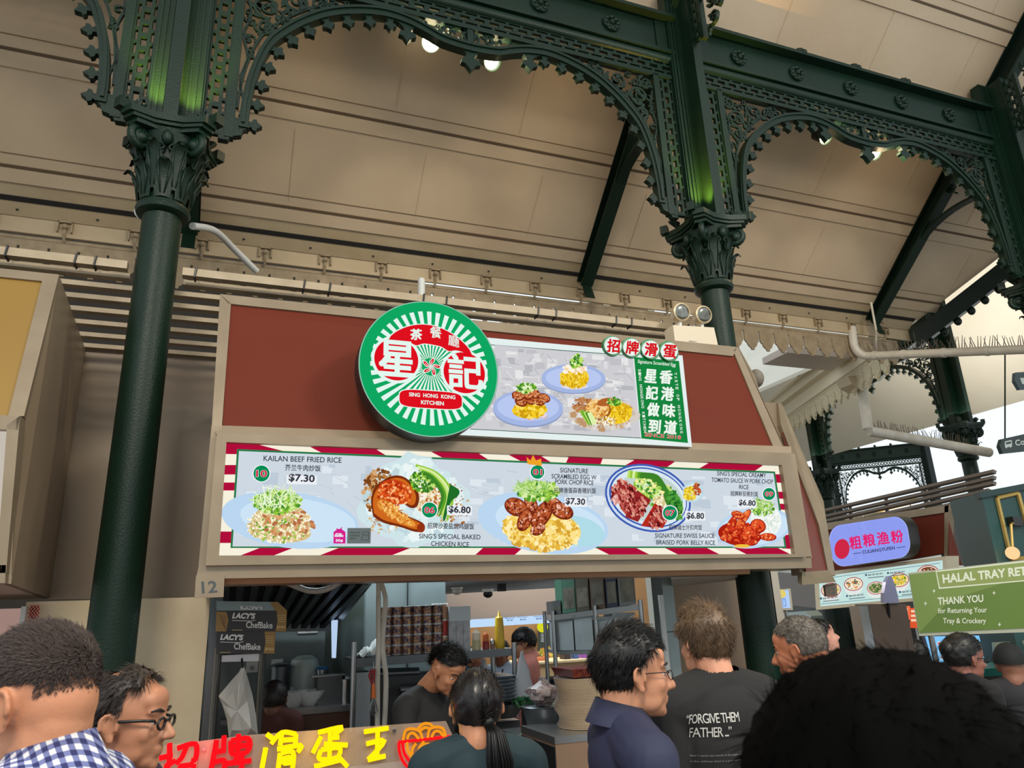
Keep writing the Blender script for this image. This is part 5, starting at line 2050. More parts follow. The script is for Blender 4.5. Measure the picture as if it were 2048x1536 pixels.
# vertical white pipes and hanging whisk
for i, (xt, xb) in enumerate((((757, 1160), (755, 1475)), ((763, 1160), (768, 1475)))):
    mb = MB()
    pts = [P(xt[0], xt[1] - 80, 5.0), P(xt[0], xt[1], 5.0), P(xt[0] + (8 if i else 0), 1200, 5.0), P(xt[0] + (2 if i else 0), 1290, 5.0), P(xb[0] + (4 if i else 0), 1360, 5.0), P(xb[0], xb[1], 5.0)]
    mb.tube(smooth_line([tuple(p) for p in pts], 6), 0.017, M_PIPE, 10)
    tag(mb.build('service_pipe', None, True), ['straight grey pipe running down in front of the tins', 'slightly bowed grey pipe beside the straight one in front of the tins'][i], 'pipe', 'pipes in front of the tins')
t = thing('whisk', 'orange handled wire whisk hanging from the rack post', 'whisk', P(746, 1330, 4.95))
mb = MB()
mb.tube([P(747, 1368, 4.95), P(747, 1396, 4.95)], [.012, .015], mat('orange_plastic', (226, 110, 30), .4), 10)
mb.build('handle', t, True)
mb = MB()
mb.tube([P(747, 1322, YM), P(747, 1340, 4.97), P(747, 1369, 4.95)], .003, M_STEEL, 6)
mb.build('hook', t)
mb = MB()
for q in range(5):
    a = q * PI / 5
    c = P(747, 1415, 4.95)
    mb.tube([c + Vector((.004 * math.cos(a), .004 * math.sin(a), .06)), c + Vector((.03 * math.cos(a), .03 * math.sin(a), -.02)), c + Vector((0, 0, -.05)), c - Vector((.03 * math.cos(a), .03 * math.sin(a), .02)), c + Vector((-.004 * math.cos(a), 0, .06))], .002, M_STEEL, 5)
mb.build('wires', t)
mb = MB()
rr = random.Random(4)
for q in range(9):
    p = P(746 + rr.uniform(-5, 5), 1338, 4.95)
    mb.tube([p, P(744 + rr.uniform(-8, 8), 1352, 4.95), P(746 + rr.uniform(-4, 4), 1370, 4.95)], .004, mat('red_string', (150, 30, 34), .6), 5)
tag(mb.build('string_bundle'), 'bundle of dark red string hanging above the whisk', 'string')
# oven, printer and trays under the shelf
t = thing('counter_oven', 'black oven with pale grey side on the counter under the tins', 'oven', P(780, 1400, 5.3))
mb = MB()
a, b = P(720, 1330, 5.3), P(900, 1330, 5.3)
mb.bx(a.x, b.x, 5.3, 5.68, P(800, 1455, 5.3).z, P(800, 1352, 5.3).z, M_DARK)
mb.build('oven_body', t)
mb = MB()
a, b = P(714, 1344, 5.28), P(742, 1344, 5.28)
mb.bx(a.x, b.x, 5.28, 5.5, P(800, 1455, 5.28).z, P(800, 1340, 5.28).z, mat('pale_grey_metal', (150, 156, 160), .4))
mb.build('side_unit', t)
mb = MB()
a, b = P(804, 1330, 5.26), P(880, 1330, 5.26)
mb.slab([P(800, 1372, 5.2), P(878, 1364, 5.2), P(880, 1374, 5.1), P(802, 1382, 5.1)], (0, 0, .01), M_STEEL)
mb.bx(a.x, b.x, 5.26, 5.3, P(800, 1440, 5.26).z, P(800, 1380, 5.26).z, M_DARK)
mb.build('oven_door', t)
mb = MB()
mb.slab([P(745, 1350, 5.3), P(840, 1346, 5.3), P(838, 1338, 5.5), P(760, 1340, 5.5)], (0, 0, .012), M_STEEL_D)
tag(mb.build('baking_tray'), 'flat grey tray lying on top of the black oven', 'tray')
mb = MB()
mb.slab([P(712, 1470, 5.15), P(1040, 1440, 5.15), P(1040, 1452, 5.1), P(712, 1482, 5.1)], (0, .5, 0), M_STEEL)
mb.slab([P(712, 1482, 5.12), P(1040, 1452, 5.12), P(1040, 1900, 5.12), P(712, 1900, 5.12)], (0, .45, 0), M_STEEL_D)
tag(mb.build('steel_counter'), 'steel counter under the oven and the grey trays', 'counter')
# stack of grey trays
XT0, XT1 = P(982, 1390, 5.15).x, P(1025, 1390, 5.15).x
for i in range(7):
    mb = MB()
    z_ = P(1000, 1402, 5.15).z + i * .024
    mb.hexa([(XT0 + .02, 5.1, z_), (XT1 - .02, 5.1, z_), (XT1 - .02, 5.4, z_), (XT0 + .02, 5.4, z_), (XT0, 5.08, z_ + .018), (XT1, 5.08, z_ + .018), (XT1, 5.42, z_ + .018), (XT0, 5.42, z_ + .018)], mat('grey_tray', (120, 128, 138), .35, .3))
    mb.bx(XT0 - .008, XT1 + .008, 5.07, 5.43, z_ + .018, z_ + .021, mat('grey_tray', (120, 128, 138), .35, .3))
    tag(mb.build('food_tray'), 'grey rectangular food tray, %s of the seven in the stack on the rack' % ('lowest', 'second from bottom', 'third from bottom', 'middle', 'third from top', 'second from top', 'topmost')[i], 'tray', 'stacked grey trays on the middle rack')
mb = MB()
c = P(1003, 1425, 5.2)
mb.lathe([(.10, 0), (.14, .05), (.15, .09), (.145, .09), (.12, .04)], c - Vector((0, 0, .03)), M_STEEL_D, 26)
tag(mb.build('steel_basin', None, True), 'steel basin under the stack of grey trays', 'basin')
# bottle of purple drink
X_ = P(968, 1365, 5.4).x
t = thing('drink_bottle', 'clear bottle of purple drink standing behind the grey trays', 'bottle', (X_, 5.55, P(968, 1365, 5.55).z))
c = P(968, 1362, 5.55)
mb = MB()
mb.lathe([(.05, -.10), (.052, -.08), (.052, .06), (.05, .065)], c, mat('purple_label', (130, 20, 80), .35), 20)
mb.build('bottle_body', t, 40)
mb = MB()
mb.lathe([(.05, .065), (.035, .10), (.018, .125), (.018, .14), (.02, .14), (.02, .155), (.004, .158)], c, mat('clear_bottle', (220, 224, 224), .1, alpha=.6), 20)
mb.build('bottle_neck', t, 40)
# clear bag with greens hung on the rack post
def soft_bag(c, rx, ry, h, m_, name, parent, seed, top=.06, rough=.2, hang=False):
    r = random.Random(seed)
    mb = MB()
    v, f = [], []
    N, M = 16, 9
    for i in range(M):
        t_ = i / (M - 1)
        w = (.12 + .88 * math.sin(PI * (.12 + .80 * (1 - t_)) ) ** .8) if t_ < .93 else top * 2
        if hang:
            w = max(.08, (1 - t_) ** .8) * (.75 + .25 * min(1, t_ * 8))
        elif t_ > .7:
            w *= .55 if t_ < .85 else .3 if t_ < .93 else 1.0
        for j in range(N):
            a = 2 * PI * j / N
            q = w * (1 + rough * r.uniform(-1, 1))
            v.append(Vector(c) + Vector((rx * q * math.cos(a), ry * q * math.sin(a), h * t_)))
    for i in range(M - 1):
        for j in range(N):
            k2 = (j + 1) % N
            f.append((i * N + j, i * N + k2, (i + 1) * N + k2, (i + 1) * N + j))
    f.append(list(range(N))[::-1])
    f.append([(M - 1) * N + j for j in range(N)])
    mb.add(v, f, m_)
    return mb.build(name, parent, True)
t = thing('vegetable_bag', 'clear plastic bag of chopped greens hanging on the right post of the middle rack', 'bag', P(1046, 1400, 5.1))
c = P(1048, 1412, 5.12)
soft_bag(c, .10, .07, .36, mat('clear_bag', (196, 206, 212), .25, alpha=.6, bump=(20, .5)), 'bag_film', t, 3, rough=.15, hang=True)
mb = MB()
rr = random.Random(9)
for q in range(90):
    p = c + Vector((rr.uniform(-.09, .09), rr.uniform(-.085, -.02), rr.uniform(.005, .06)))
    mb.box(p, (.02, .02, .012), rr.choice([mat('leaf_green', (40, 110, 60), .5), mat('leaf_green_dark', (26, 84, 48), .5)]), Matrix.Rotation(rr.uniform(0, 6), 3, 'X') @ Matrix.Rotation(rr.uniform(0, 6), 3, 'Z'))
o = mb.build('chopped_greens', t)
o['kind'] = 'stuff'
# right-hand steel stand: bucket with bag, plate stack on a cabinet
YP = 3.95
cx0, cx1 = P(1068, 1470, YP).x, P(1240, 1470, YP).x
zt_ = P(1112, 1474, YP).z
t = thing('plate_cabinet', 'steel cabinet under the tall stack of plates', 'cabinet', ((cx0 + cx1) / 2, YP, 0))
cb = [P(1110, 1472, YP), P(1250, 1462, YP)]
mb = MB()
A_, B_ = Vector((cb[0].x, YP, 0)), Vector((cx1 + .15, YP, 0))
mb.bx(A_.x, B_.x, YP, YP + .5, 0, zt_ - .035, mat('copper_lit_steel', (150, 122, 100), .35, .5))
mb.bx(A_.x - .004, B_.x + .004, YP - .004, YP + .504, zt_ - .035, zt_, M_STEEL)
mb.build('cabinet_body', t)
mb = MB()
mb.bx(A_.x - .006, A_.x - .001, YP, YP + .5, 0.1, zt_ - .05, M_BLACK)
mb.build('dark_side', t)
pc = P(1168, 1440, YP + .25)
M_RIMP = mat('grey_plate_rim', (110, 104, 100), .35)
M_PL = mat('cream_plate', (226, 196, 158), .35)
plate0 = None
n_pl = 34
hh = (P(1168, 1352, pc.y).z - (zt_ + .004)) / n_pl
wR = (P(1216, 1400, pc.y) - P(1120, 1400, pc.y)).length / 2
for i in range(n_pl):
    z_ = zt_ + .002 + i * hh
    off = Vector((.012 * math.sin(i * .33) - .004, .01 * math.cos(i * .5), 0))
    if plate0 is None:
        plate0 = thing('dinner_plate', 'cream dinner plate with grey rim in the tall stack on the steel cabinet', 'plate', (pc.x, pc.y, z_), 'stacked dinner plates')
        mb = MB()
        mb.lathe([(wR * .86, 0), (wR * .97, hh * .1), (wR * .99, hh * .85), (wR * .95, hh * .95), (wR * .6, hh * .4)], (pc.x, pc.y, z_), M_PL, 36)
        mb.build('dish', plate0, True)
        mb = MB()
        mb.lathe([(wR * .985, hh * .86), (wR * 1.0, hh * .88), (wR * 1.0, hh * .98), (wR * .97, hh * .99)], (pc.x, pc.y, z_), M_RIMP, 36)
        mb.build('rim', plate0, True)
    else:
        dup(plate0, Vector((pc.x, pc.y, z_)) + off)
t = thing('serving_tray', 'dark red speckled tray lying on top of the plate stack', 'tray', (pc.x, pc.y, zt_ + n_pl * hh))
z_ = zt_ + .004 + n_pl * hh
mb = MB()
a, b = P(1123, 1340, pc.y).x, P(1215, 1340, pc.y).x
mb.hexa([(a + .02, pc.y - .12, z_ + .004), (b + .1, pc.y - .12, z_ + .004), (b + .1, pc.y + .14, z_ + .004), (a + .02, pc.y + .14, z_ + .004), (a, pc.y - .14, z_ + .05), (b + .12, pc.y - .14, z_ + .05), (b + .12, pc.y + .16, z_ + .05), (a, pc.y + .16, z_ + .05)], mat('dark_red_lacquer', (74, 12, 14), .35, var=((110, 40, 20), 40, .1)))
mb.build('tray_body', t)
# bucket and knotted bag
c = P(1090, 1462, 4.6)
t = thing('steel_bucket', 'dark grey bucket left of the plate stack holding a knotted bag', 'bucket', c)
mb = MB()
mb.lathe([(.10, 0), (.135, .14), (.142, .145), (.135, .15), (.13, .14)], c, mat('grey_bucket', (84, 90, 96), .35, .4), 26)
mb.build('bucket_body', t, 40)
cb_ = c
t = thing('knotted_bag', 'knotted clear bag of minced meat resting in the grey bucket', 'bag', c + Vector((0, 0, .13)))
soft_bag(c + Vector((0, 0, .145)), .10, .10, .17, mat('mince_bag', (112, 92, 94), .25, var=((164, 156, 158), 34, .15), bump=(40, .9)), 'bag_film', t, 6, .1)
mb = MB()
q = P(1075, 1455, 4.5)
mb.bx(P(1040, 1470, 4.5).x, P(1112, 1470, 4.5).x, 4.45, 4.85, c.z - .03, c.z - .002, M_STEEL)
mb.bx(P(1044, 1470, 4.5).x, P(1112, 1470, 4.5).x, 4.47, 4.83, 0, c.z - .03, M_STEEL_D)
tag(mb.build('prep_table'), 'low steel prep table under the grey bucket', 'table')
c = P(1100, 1420, 5.8)
t = thing('white_bag', 'pale green white plastic bag behind the knotted meat bag', 'bag', c)
soft_bag(P(1094, 1432, 4.75), .10, .08, .22, mat('mint_white_bag', (206, 226, 216), .35, bump=(15, .5)), 'bag_film', t, 12)
c = P(1118, 1372, 6.0)
t = thing('wok_pan', 'dark pan standing behind the plate stack at left', 'pan', c)
mb = MB()
mb.lathe([(.08, -.10), (.13, .02), (.16, .06), (.17, .065), (.15, .055), (.11, 0)], c, M_DARK, 26)
mb.build('pan_body', t, 40)
mb = MB()
mb.bx(c.x - .25, c.x + .25, c.y - .2, c.y + .25, 0, c.z - .10, M_STEEL_D)
tag(mb.build('steel_counter'), 'steel counter under the dark pan behind the plates', 'counter')
# ---- upper right rack with clear tubs
t = thing('hanging_rack', 'steel shelf of clear tubs at the upper right of the opening', 'rack', P(1195, 1220, 4.9))
A_, B_ = P(1107, 1230, 5.3), P(1282, 1208, 4.7)
mb = MB()
mb.slab([A_, B_, B_ - Vector((0, 0, .04)), A_ - Vector((0, 0, .04))], (0.10, .40, 0), M_STEEL)
mb.build('top_shelf', t)
A2, B2 = P(1112, 1302, 5.3), P(1282, 1300, 4.7)
mb = MB()
mb.slab([A2, B2, B2 - Vector((0, 0, .025)), A2 - Vector((0, 0, .025))], (0.10, .40, 0), M_STEEL)
mb.build('lower_shelf', t)
for p in (A_, B_, A_ + Vector((.1, .4, 0)), (A_ + B_) / 2):
    mb = MB()
    q = p + Vector((0, 0.01, 0))
    mb.lathe([(.016, -q.z), (.016, .03)], q, M_STEEL, 12)
    mb.build('post', t, 40)
for i in range(4):
    k0, k1 = .03 + i * .24, .25 + i * .24
    a, b = A2.lerp(B2, k0), A2.lerp(B2, k1)
    t2 = thing('clear_tub', 'clear square plastic tub, %s from the left on the hanging shelf' % ('first', 'second', 'third', 'fourth')[i], 'tub', a, 'clear tubs on the hanging shelf')
    h = .21 + .02 * (i % 2)
    mb = MB()
    n_ = Vector((0.08, .30, 0))
    mb.slab([a + Vector((0, .03, .003)), b + Vector((0, .03, .003)), b + Vector((0, .03, h)), a + Vector((0, .03, h))], n_, mat('milky_plastic', (164, 172, 174), .25, var=((130, 138, 140), 4, .3)))
    mb.build('tub_body', t2)
    mb = MB()
    mb.slab([a + Vector((-.01, .02, h)), b + Vector((.01, .02, h)), b + Vector((.01, .02, h + .02)), a + Vector((-.01, .02, h + .02))], n_ * 1.05, mat('grey_lid', (120, 128, 130), .35))
    mb.build('tub_lid', t2)
for i, (k0, k1, h, m_, lb) in enumerate(((.02, .12, .10, M_STEEL_D, 'small steel canister at the left on the top shelf of the hanging rack'), (.14, .30, .30, mat('green_carton', (60, 104, 84), .5), 'green carton on the top shelf of the hanging rack'), (.31, .46, .28, mat('olive_carton', (74, 68, 54), .5), 'dull olive carton on the top shelf of the hanging rack'), (.48, .64, .32, mat('brown_carton', (84, 64, 46), .5), 'brown carton on the top shelf of the hanging rack'), (.66, .78, .30, mat('dark_blue_box', (40, 46, 66), .4), 'dark blue box on the top shelf of the hanging rack'), (.80, .98, .34, mat('smoky_film', (110, 112, 112), .25), 'smoky clear bag on the top shelf of the hanging rack'))):
    a, b = A_.lerp(B_, k0), A_.lerp(B_, k1)
    mb = MB()
    mb.slab([a + Vector((0, .04, .002)), b + Vector((0, .04, .002)), b + Vector((0, .04, h)), a + Vector((0, .04, h))], Vector((0.06, .26, 0)), m_)
    mb.slab([a.lerp(b, .1) + Vector((0, .036, .03)), a.lerp(b, .9) + Vector((0, .036, .03)), a.lerp(b, .9) + Vector((0, .036, h * .6)), a.lerp(b, .1) + Vector((0, .036, h * .6))], Vector((0, .003, 0)), mat('faded_label', (120, 116, 100), .5, var=((70, 64, 56), 12, .2)))
    tag(mb.build('storage_box'), lb, 'box', 'boxes on the hanging rack')
# pier at the right of the opening
mb = MB()
a, b = P(1332, 1250, 4.7), P(1354, 1250, 4.7)
mb.bx(a.x, b.x, 4.7, 4.85, 0, 1.95, M_TILE)
for z_ in (.5, .85, 1.2, 1.55):
    mb.bx(a.x - .002, b.x + .002, 4.697, 4.7, z_, z_ + .006, M_DARK)
struct(mb.build('wall_tile_pier'))
mb = MB()
mb.tube([P(1321, 1190, 4.62), P(1338, 1360, 4.62), P(1345, 1536, 4.62)], .02, mat('pale_grey_pipe', (190, 192, 190), .4), 10)
tag(mb.build('service_pipe', None, True), 'pale grey pipe running down beside the grey tile pier', 'pipe')
mb = MB()
a, b = P(1352, 1250, 5.0), P(1560, 1250, 5.0)
mb.bx(a.x, b.x - .02, 5.0, 5.1, 0, 2.1, mat('beige_wall', (150, 128, 106), .6, var=((134, 112, 92), 1.5, .3)))
struct(mb.build('wall_right_of_stall'))
mb = MB()
mb.slab([P(1342, 1158, 4.2), P(1475, 1150, 4.2), P(1475, 1160, 4.8), P(1344, 1174, 4.8)], (0, 0, .03), mat('pale_grey_soffit', (170, 168, 164), .5))
tag(mb.build('hanging_flap'), 'pale grey soffit flap under the right end of the menu sign', 'flap')
mb = MB()
a, b = P(1545, 1250, 5.05), P(1562, 1250, 5.05)
mb.bx(a.x, b.x, 5.0, 5.12, 0, 1.98, mat('cream_post', (196, 186, 170), .5))
struct(mb.build('wall_post'))
# ---- the lit stall seen through the kitchen
YB2 = 9.4
mb = MB()
mb.bx(P(880, 1200, YB2).x, P(1345, 1200, YB2).x, YB2 + .7, YB2 + .8, 0, 3.2, mat('timber_back', (170, 132, 88), .5, var=((140, 104, 66), 3, .3)))
struct(mb.build('wall_through_kitchen'))
mb = MB()
mb.slab([P(895, 1176, YB2), P(1180, 1160, YB2), P(1190, 1232, YB2), P(895, 1240, YB2)], (0, .1, 0), mat('mauve_grey_fascia', (150, 138, 132), .5))
struct(mb.build('wall_through_fascia'))
t = thing('far_menu_sign', 'pale blue lit menu strip of the stall seen through the kitchen', 'menu sign', P(1050, 1240, YB2))
mb = MB()
mb.slab([P(930, 1240, YB2 - .02), P(1195, 1224, YB2 - .02), P(1195, 1240, YB2 - .02), P(930, 1256, YB2 - .02)], (0, .1, 0), glow((190, 220, 250), 1.0))
mb.build('panel', t)
S = Print((0, YB2 - .022, 0), NF)
for k, (w1, w2, x) in enumerate((('Mutton', '$7.50', 1010), ('Rendang', '$4.20', 1036), ('Fried Rice', '$6.80', 1068))):
    S.text(w1, (x, 1238 - k * 1.6), (x + 20, 1237 - k * 1.6), 2.8, glow((90, 130, 200)), .02)
    S.text(w2, (x + 4, 1242.5 - k * 1.6), (x + 16, 1242 - k * 1.6), 3.2, glow((40, 60, 110)), .03)
S.build('menu_lettering', t)
t = thing('food_poster', 'dark poster with yellow disc and a heap of noodles behind the kitchen', 'poster', P(1090, 1290, YB2 + .6))
mb = MB()
mb.slab([P(1078, 1244, YB2 + .62), P(1112, 1242, YB2 + .62), P(1112, 1330, YB2 + .62), P(1078, 1330, YB2 + .62)], (0, .04, 0), glow((70, 76, 70), .9))
mb.build('panel', t)
S = Print((0, YB2 + .61, 0), NF)
S.ell(1085, 1254, 11, 11, glow((216, 214, 40)))
S.bits(60, in_ell(1092, 1308, 16, 13), (3, 7), gl((226, 190, 90), (190, 140, 60), (130, 170, 70), (220, 120, 70)), (.3, 1.4), random.Random(2))
for k in range(6):
    S.line([(1082, 1268 + k * 3), (1094, 1268 + k * 3)], 1, glow((200, 206, 206)))
S.build('picture', t)
t = thing('far_counter', 'pale timber counter of the stall seen through the kitchen', 'counter', P(1100, 1340, 8.6))
mb = MB()
a, b = P(1040, 1330, 8.6), P(1320, 1330, 8.6)
mb.bx(a.x, b.x, 8.6, 9.2, 0, P(1100, 1326, 8.6).z, mat('pale_timber', (206, 180, 136), .5))
mb.bx(a.x, b.x, 8.5, 9.2, P(1100, 1326, 8.6).z, P(1100, 1322, 8.6).z, mat('pale_timber_top', (226, 206, 166), .4))
mb.build('cabinet', t)
zc3 = P(1100, 1322, 8.6).z
for (x, w, h, c_, lb) in ((1082, 22, 6, (196, 110, 60), 'orange food tray on the far timber counter'), (1132, 12, 16, (50, 40, 40), 'dark pot on the far timber counter'), (1150, 9, 16, (70, 100, 170), 'blue tin on the far timber counter'), (1168, 8, 20, (150, 90, 190), 'purple pack on the far timber counter'), (1180, 9, 20, (120, 210, 50), 'bright green pack on the far timber counter'), (1195, 9, 20, (90, 170, 130), 'teal pack on the far timber counter')):
    p = P(x, 1320, 8.75)
    s_ = (P(x + 1, 1320, 8.75) - p).length
    mb = MB()
    mb.hexa([(p.x - w * s_ / 2, 8.7, zc3), (p.x + w * s_ / 2, 8.7, zc3), (p.x + w * s_ / 2, 8.85, zc3), (p.x - w * s_ / 2, 8.85, zc3), (p.x - w * s_ * .45, 8.71, zc3 + h * s_), (p.x + w * s_ * .45, 8.71, zc3 + h * s_), (p.x + w * s_ * .45, 8.84, zc3 + h * s_), (p.x - w * s_ * .45, 8.84, zc3 + h * s_)], mat('pack_%d' % x, c_, .4))
    tag(mb.build('food_pack'), lb, 'food pack', 'goods on the far counter')
t = thing('ceiling_grille', 'dark slatted ceiling panel over the stall seen through the kitchen', 'grille', P(1000, 1180, 7))
for i in range(9):
    mb = MB()
    a, b = P(890, 1188 - i * 3, 8.6 - i * .35), P(1110, 1176 - i * 3, 8.6 - i * .35)
    mb.slab([a, b, b + Vector((0, 0.05, 0)), a + Vector((0, .05, 0))], (0, 0, .04), M_STEEL_D)
    mb.build('slat', t)
for (x, y, lb, nm) in ((914, 1182, 'small white round lamp on the ceiling beyond the kitchen', 'lamp'), (976, 1188, 'white dome security camera beyond the kitchen', 'camera')):
    mb = MB()
    mb.ball(P(x, y, 7.4), (.05, .05, .04), M_WHITE if nm == 'lamp' else M_BLACK, 14, 10)
    mb.lathe([(.06, .02), (.06, .05)], P(x, y, 7.4), M_WHITE, 16)
    tag(mb.build('ceiling_' + ('lamp' if nm == 'lamp' else 'camera'), None, True), lb, nm)
mb = MB()
p = P(1003, 1168, 7)
mb.box(p, (.07, .07, .14), M_DARK)
tag(mb.build('ceiling_speaker'), 'dark box speaker hanging above the yellow bottle', 'speaker')

# ---- neon sign on the front counter
YN = 3.62
t = thing('front_counter', 'steel front counter carrying the neon character sign', 'counter', (0.6, 3.8, 0))
mb = MB()
zt2 = P(600, 1560, YN).z
mb.bx(-0.25, 0.95, 3.55, 3.78, 0, zt2 - .03, M_STEEL_D)
mb.bx(-0.27, 0.97, 3.53, 3.80, zt2 - .03, zt2, M_STEEL)
mb.build('cabinet', t)
ns = thing('neon_sign', 'red and yellow neon character sign on clear acrylic along the counter', 'neon sign', P(600, 1536, YN))
mb = MB()
ac = mat('acrylic_sheet', (200, 176, 156), .15, alpha=.30)
mb.slab([P(322, 1492, YN), P(500, 1470, YN), P(892, 1442, YN), P(905, 1470, YN), P(905, 1562, YN), P(318, 1572, YN)], (0, .006, 0), ac)
mb.build('acrylic_sheet', ns)
NR = glow((255, 16, 24), 1.35)
NY = glow((255, 206, 10), 1.5)
NO = glow((240, 150, 30), 1.05)
def neon(strokes, m_, r, name):
    mb = MB()
    for st in strokes:
        pts = [P(x, y, YN - .012) for x, y in st]
        if len(pts) > 2:
            pts = [Vector(q) for q in smooth_line([tuple(p) for p in pts], 4)]
        mb.tube(pts, r, m_, 8)
    return mb.build(name, ns, True)
z6 = lambda L: [(300 + x / 3.303, 1400 + y / 3.303) for x, y in L]
Z_ = [([(60, 385), (150, 365)], [(130, 285), (125, 430), (90, 449)], [(100, 440), (170, 400)], [(180, 320), (300, 290), (300, 390), (270, 400)], [(240, 310), (210, 380), (170, 420)], [(190, 440), (290, 425)], [(200, 430), (205, 480)], [(290, 425), (285, 480)]),
      ([(440, 265), (415, 400), (400, 470)], [(430, 345), (500, 330)], [(490, 235), (485, 330)], [(425, 410), (490, 400), (490, 460)], [(535, 270), (650, 255), (645, 340), (545, 355), (535, 270)], [(540, 310), (650, 298)], [(585, 225), (580, 350)], [(600, 350), (560, 400)], [(505, 420), (670, 400)], [(605, 370), (605, 480)]),
      ([(770, 225), (825, 265)], [(765, 315), (740, 449)], [(800, 290), (870, 215), (965, 225)], [(965, 225), (960, 290)], [(870, 220), (860, 300)], [(880, 265), (955, 260)], [(840, 325), (995, 300), (975, 345)], [(860, 350), (845, 470)], [(865, 350), (945, 345), (940, 470)], [(870, 390), (930, 380), (880, 415), (935, 412)]),
      ([(1110, 215), (1270, 180), (1210, 230)], [(1190, 200), (1185, 410)], [(1130, 240), (1075, 350)], [(1190, 250), (1250, 245)], [(1150, 290), (1305, 298)], [(1130, 330), (1250, 315), (1235, 380), (1120, 390), (1130, 330)], [(1085, 440), (1260, 395)], [(1250, 380), (1305, 440)]),
      ([(1415, 210), (1575, 185)], [(1505, 195), (1500, 390)], [(1430, 290), (1550, 270), (1440, 395)], [(1440, 395), (1555, 370)])]
for k, g_ in enumerate(Z_):
    neon([z6(st) for st in g_], NR if k < 2 else NY, .0105, 'neon_character')
z2 = lambda L: [(780 + x / 5.566, 1260 + y / 5.566) for x, y in L]
neon([z2(s) for s in ([(145, 1225), (175, 1120), (250, 1100), (330, 1130), (360, 1210)], [(190, 1215), (215, 1160), (265, 1150), (320, 1210)], [(310, 1100), (370, 1045), (440, 1045), (480, 1080)], [(335, 1120), (390, 1085), (445, 1100)], [(420, 1200), (440, 1110), (510, 1080), (590, 1100), (620, 1190)], [(460, 1195), (500, 1130), (560, 1135), (600, 1200)],
      [(190, 1240), (200, 1340), (260, 1420), (380, 1460), (400, 1500)], [(290, 1260), (250, 1330), (250, 1410)], [(380, 1240), (330, 1310), (310, 1420)], [(350, 1290), (430, 1270), (520, 1310), (590, 1260), (600, 1200)], [(320, 1390), (400, 1350), (490, 1370), (590, 1340)], [(380, 1450), (440, 1420), (520, 1440)])], NO, .0065, 'noodle_tubes')
neon([z2(s) for s in ([(95, 1250), (670, 1185)], [(100, 1250), (105, 1350), (150, 1470), (240, 1560)], [(140, 1260), (160, 1370), (230, 1470), (330, 1520), (440, 1515), (560, 1440), (610, 1330), (630, 1200)], [(670, 1190), (660, 1310), (610, 1430)])], NR, .0065, 'bowl_tubes')
light('POINT', 'neon_glow', P(420, 1500, YN - .08), 1.2, (1, .06, .05), .08)
light('POINT', 'neon_glow', P(650, 1490, YN - .08), 1.6, (1, .62, .08), .1)
mb = MB()
for (x, y) in ((408, 1497), (788, 1461)):
    mb.lathe([(.008, -.012), (.008, .012), (.003, .013)], P(x, y, YN), M_STEEL, 12, 'Y')
mb.build('stand_off', ns)
# ================================================================== the side wing, across the aisle
M_IRON_F = M_IRON
# near and far columns of the side wing
cn = dup(col_a, (11.2, 8.35, -0.32), label='dark green cast iron column with the sloping white pipe fixed to it')
cf = dup(col_a, (11.3, 11.65, -0.45), label='dark green cast iron column half hidden by the carved valance')
tr_w = dup(truss_b, (11.25, 10.0, 6.48), rotz=PI / 2, scale=(.81, 1, 1), label='dark green iron arch in the side wing behind the carved valance')
def far_arch(pl, pr, z_top, drop, label):
    """an arch facing the aisle, far away, seen against pale daylight"""
    a, b = PZ(pl[0], pl[1], z_top), PZ(pr[0], pr[1], z_top)
    r = dup(truss_b, label=label)
    d = b - a
    L = Vector((d.x, d.y, 0)).length
    r.rotation_euler = (0, 0, math.atan2(d.y, d.x))
    s = L / XS
    r.scale = (s, 1, s * 1.45)
    m = (a + b) / 2
    r.location = (m.x, m.y, z_top - 0.03 * s * 1.45)
    return r, a, b, s
far, fa, fb, fs = far_arch((1655, 905), (1846, 885), 6.6, 0, 'dark green scrolled arch far behind, above the horizontal rails')
for q, lb in ((fa, 'dark green far column left of the scrolled arch behind the rails'), (fb, 'dark green far column right of the scrolled arch behind the rails')):
    mb = MB()
    mb.bx(q.x - .16 * fs, q.x + .16 * fs, q.y - .16 * fs, q.y + .16 * fs, 0, q.z, M_IRON_DK)
    mb.bx(q.x - .22 * fs, q.x + .22 * fs, q.y - .22 * fs, q.y + .22 * fs, q.z - 2.1 * fs, q.z - 2.0 * fs, M_IRON_DK)
    tag(mb.build('far_column'), lb, 'column')
# pale panel wall and ceiling far behind
mb = MB()
p = [PZ(1560, 800, 9.0), PZ(2200, 700, 9.0)]
mb.slab([(13, 30, 0), (40, 12, 0), (40, 12, 3.6), (13, 30, 3.6)], (.1, .1, 0), mat('pale_far_wall', (206, 206, 196), .6))
struct(mb.build('wall_far_side'))
mb = MB()
mb.slab([(XV + 5.1, -4, ZE + 4.5), (XV + 5.1, 44, ZE + 4.5), (XV + 9.2, 44, ZE + .9), (XV + 9.2, -4, ZE + .9)], (0, 0, .06), mat('pale_roof_paint', (214, 208, 192), .45))
struct(mb.build('ceiling_side_far'))
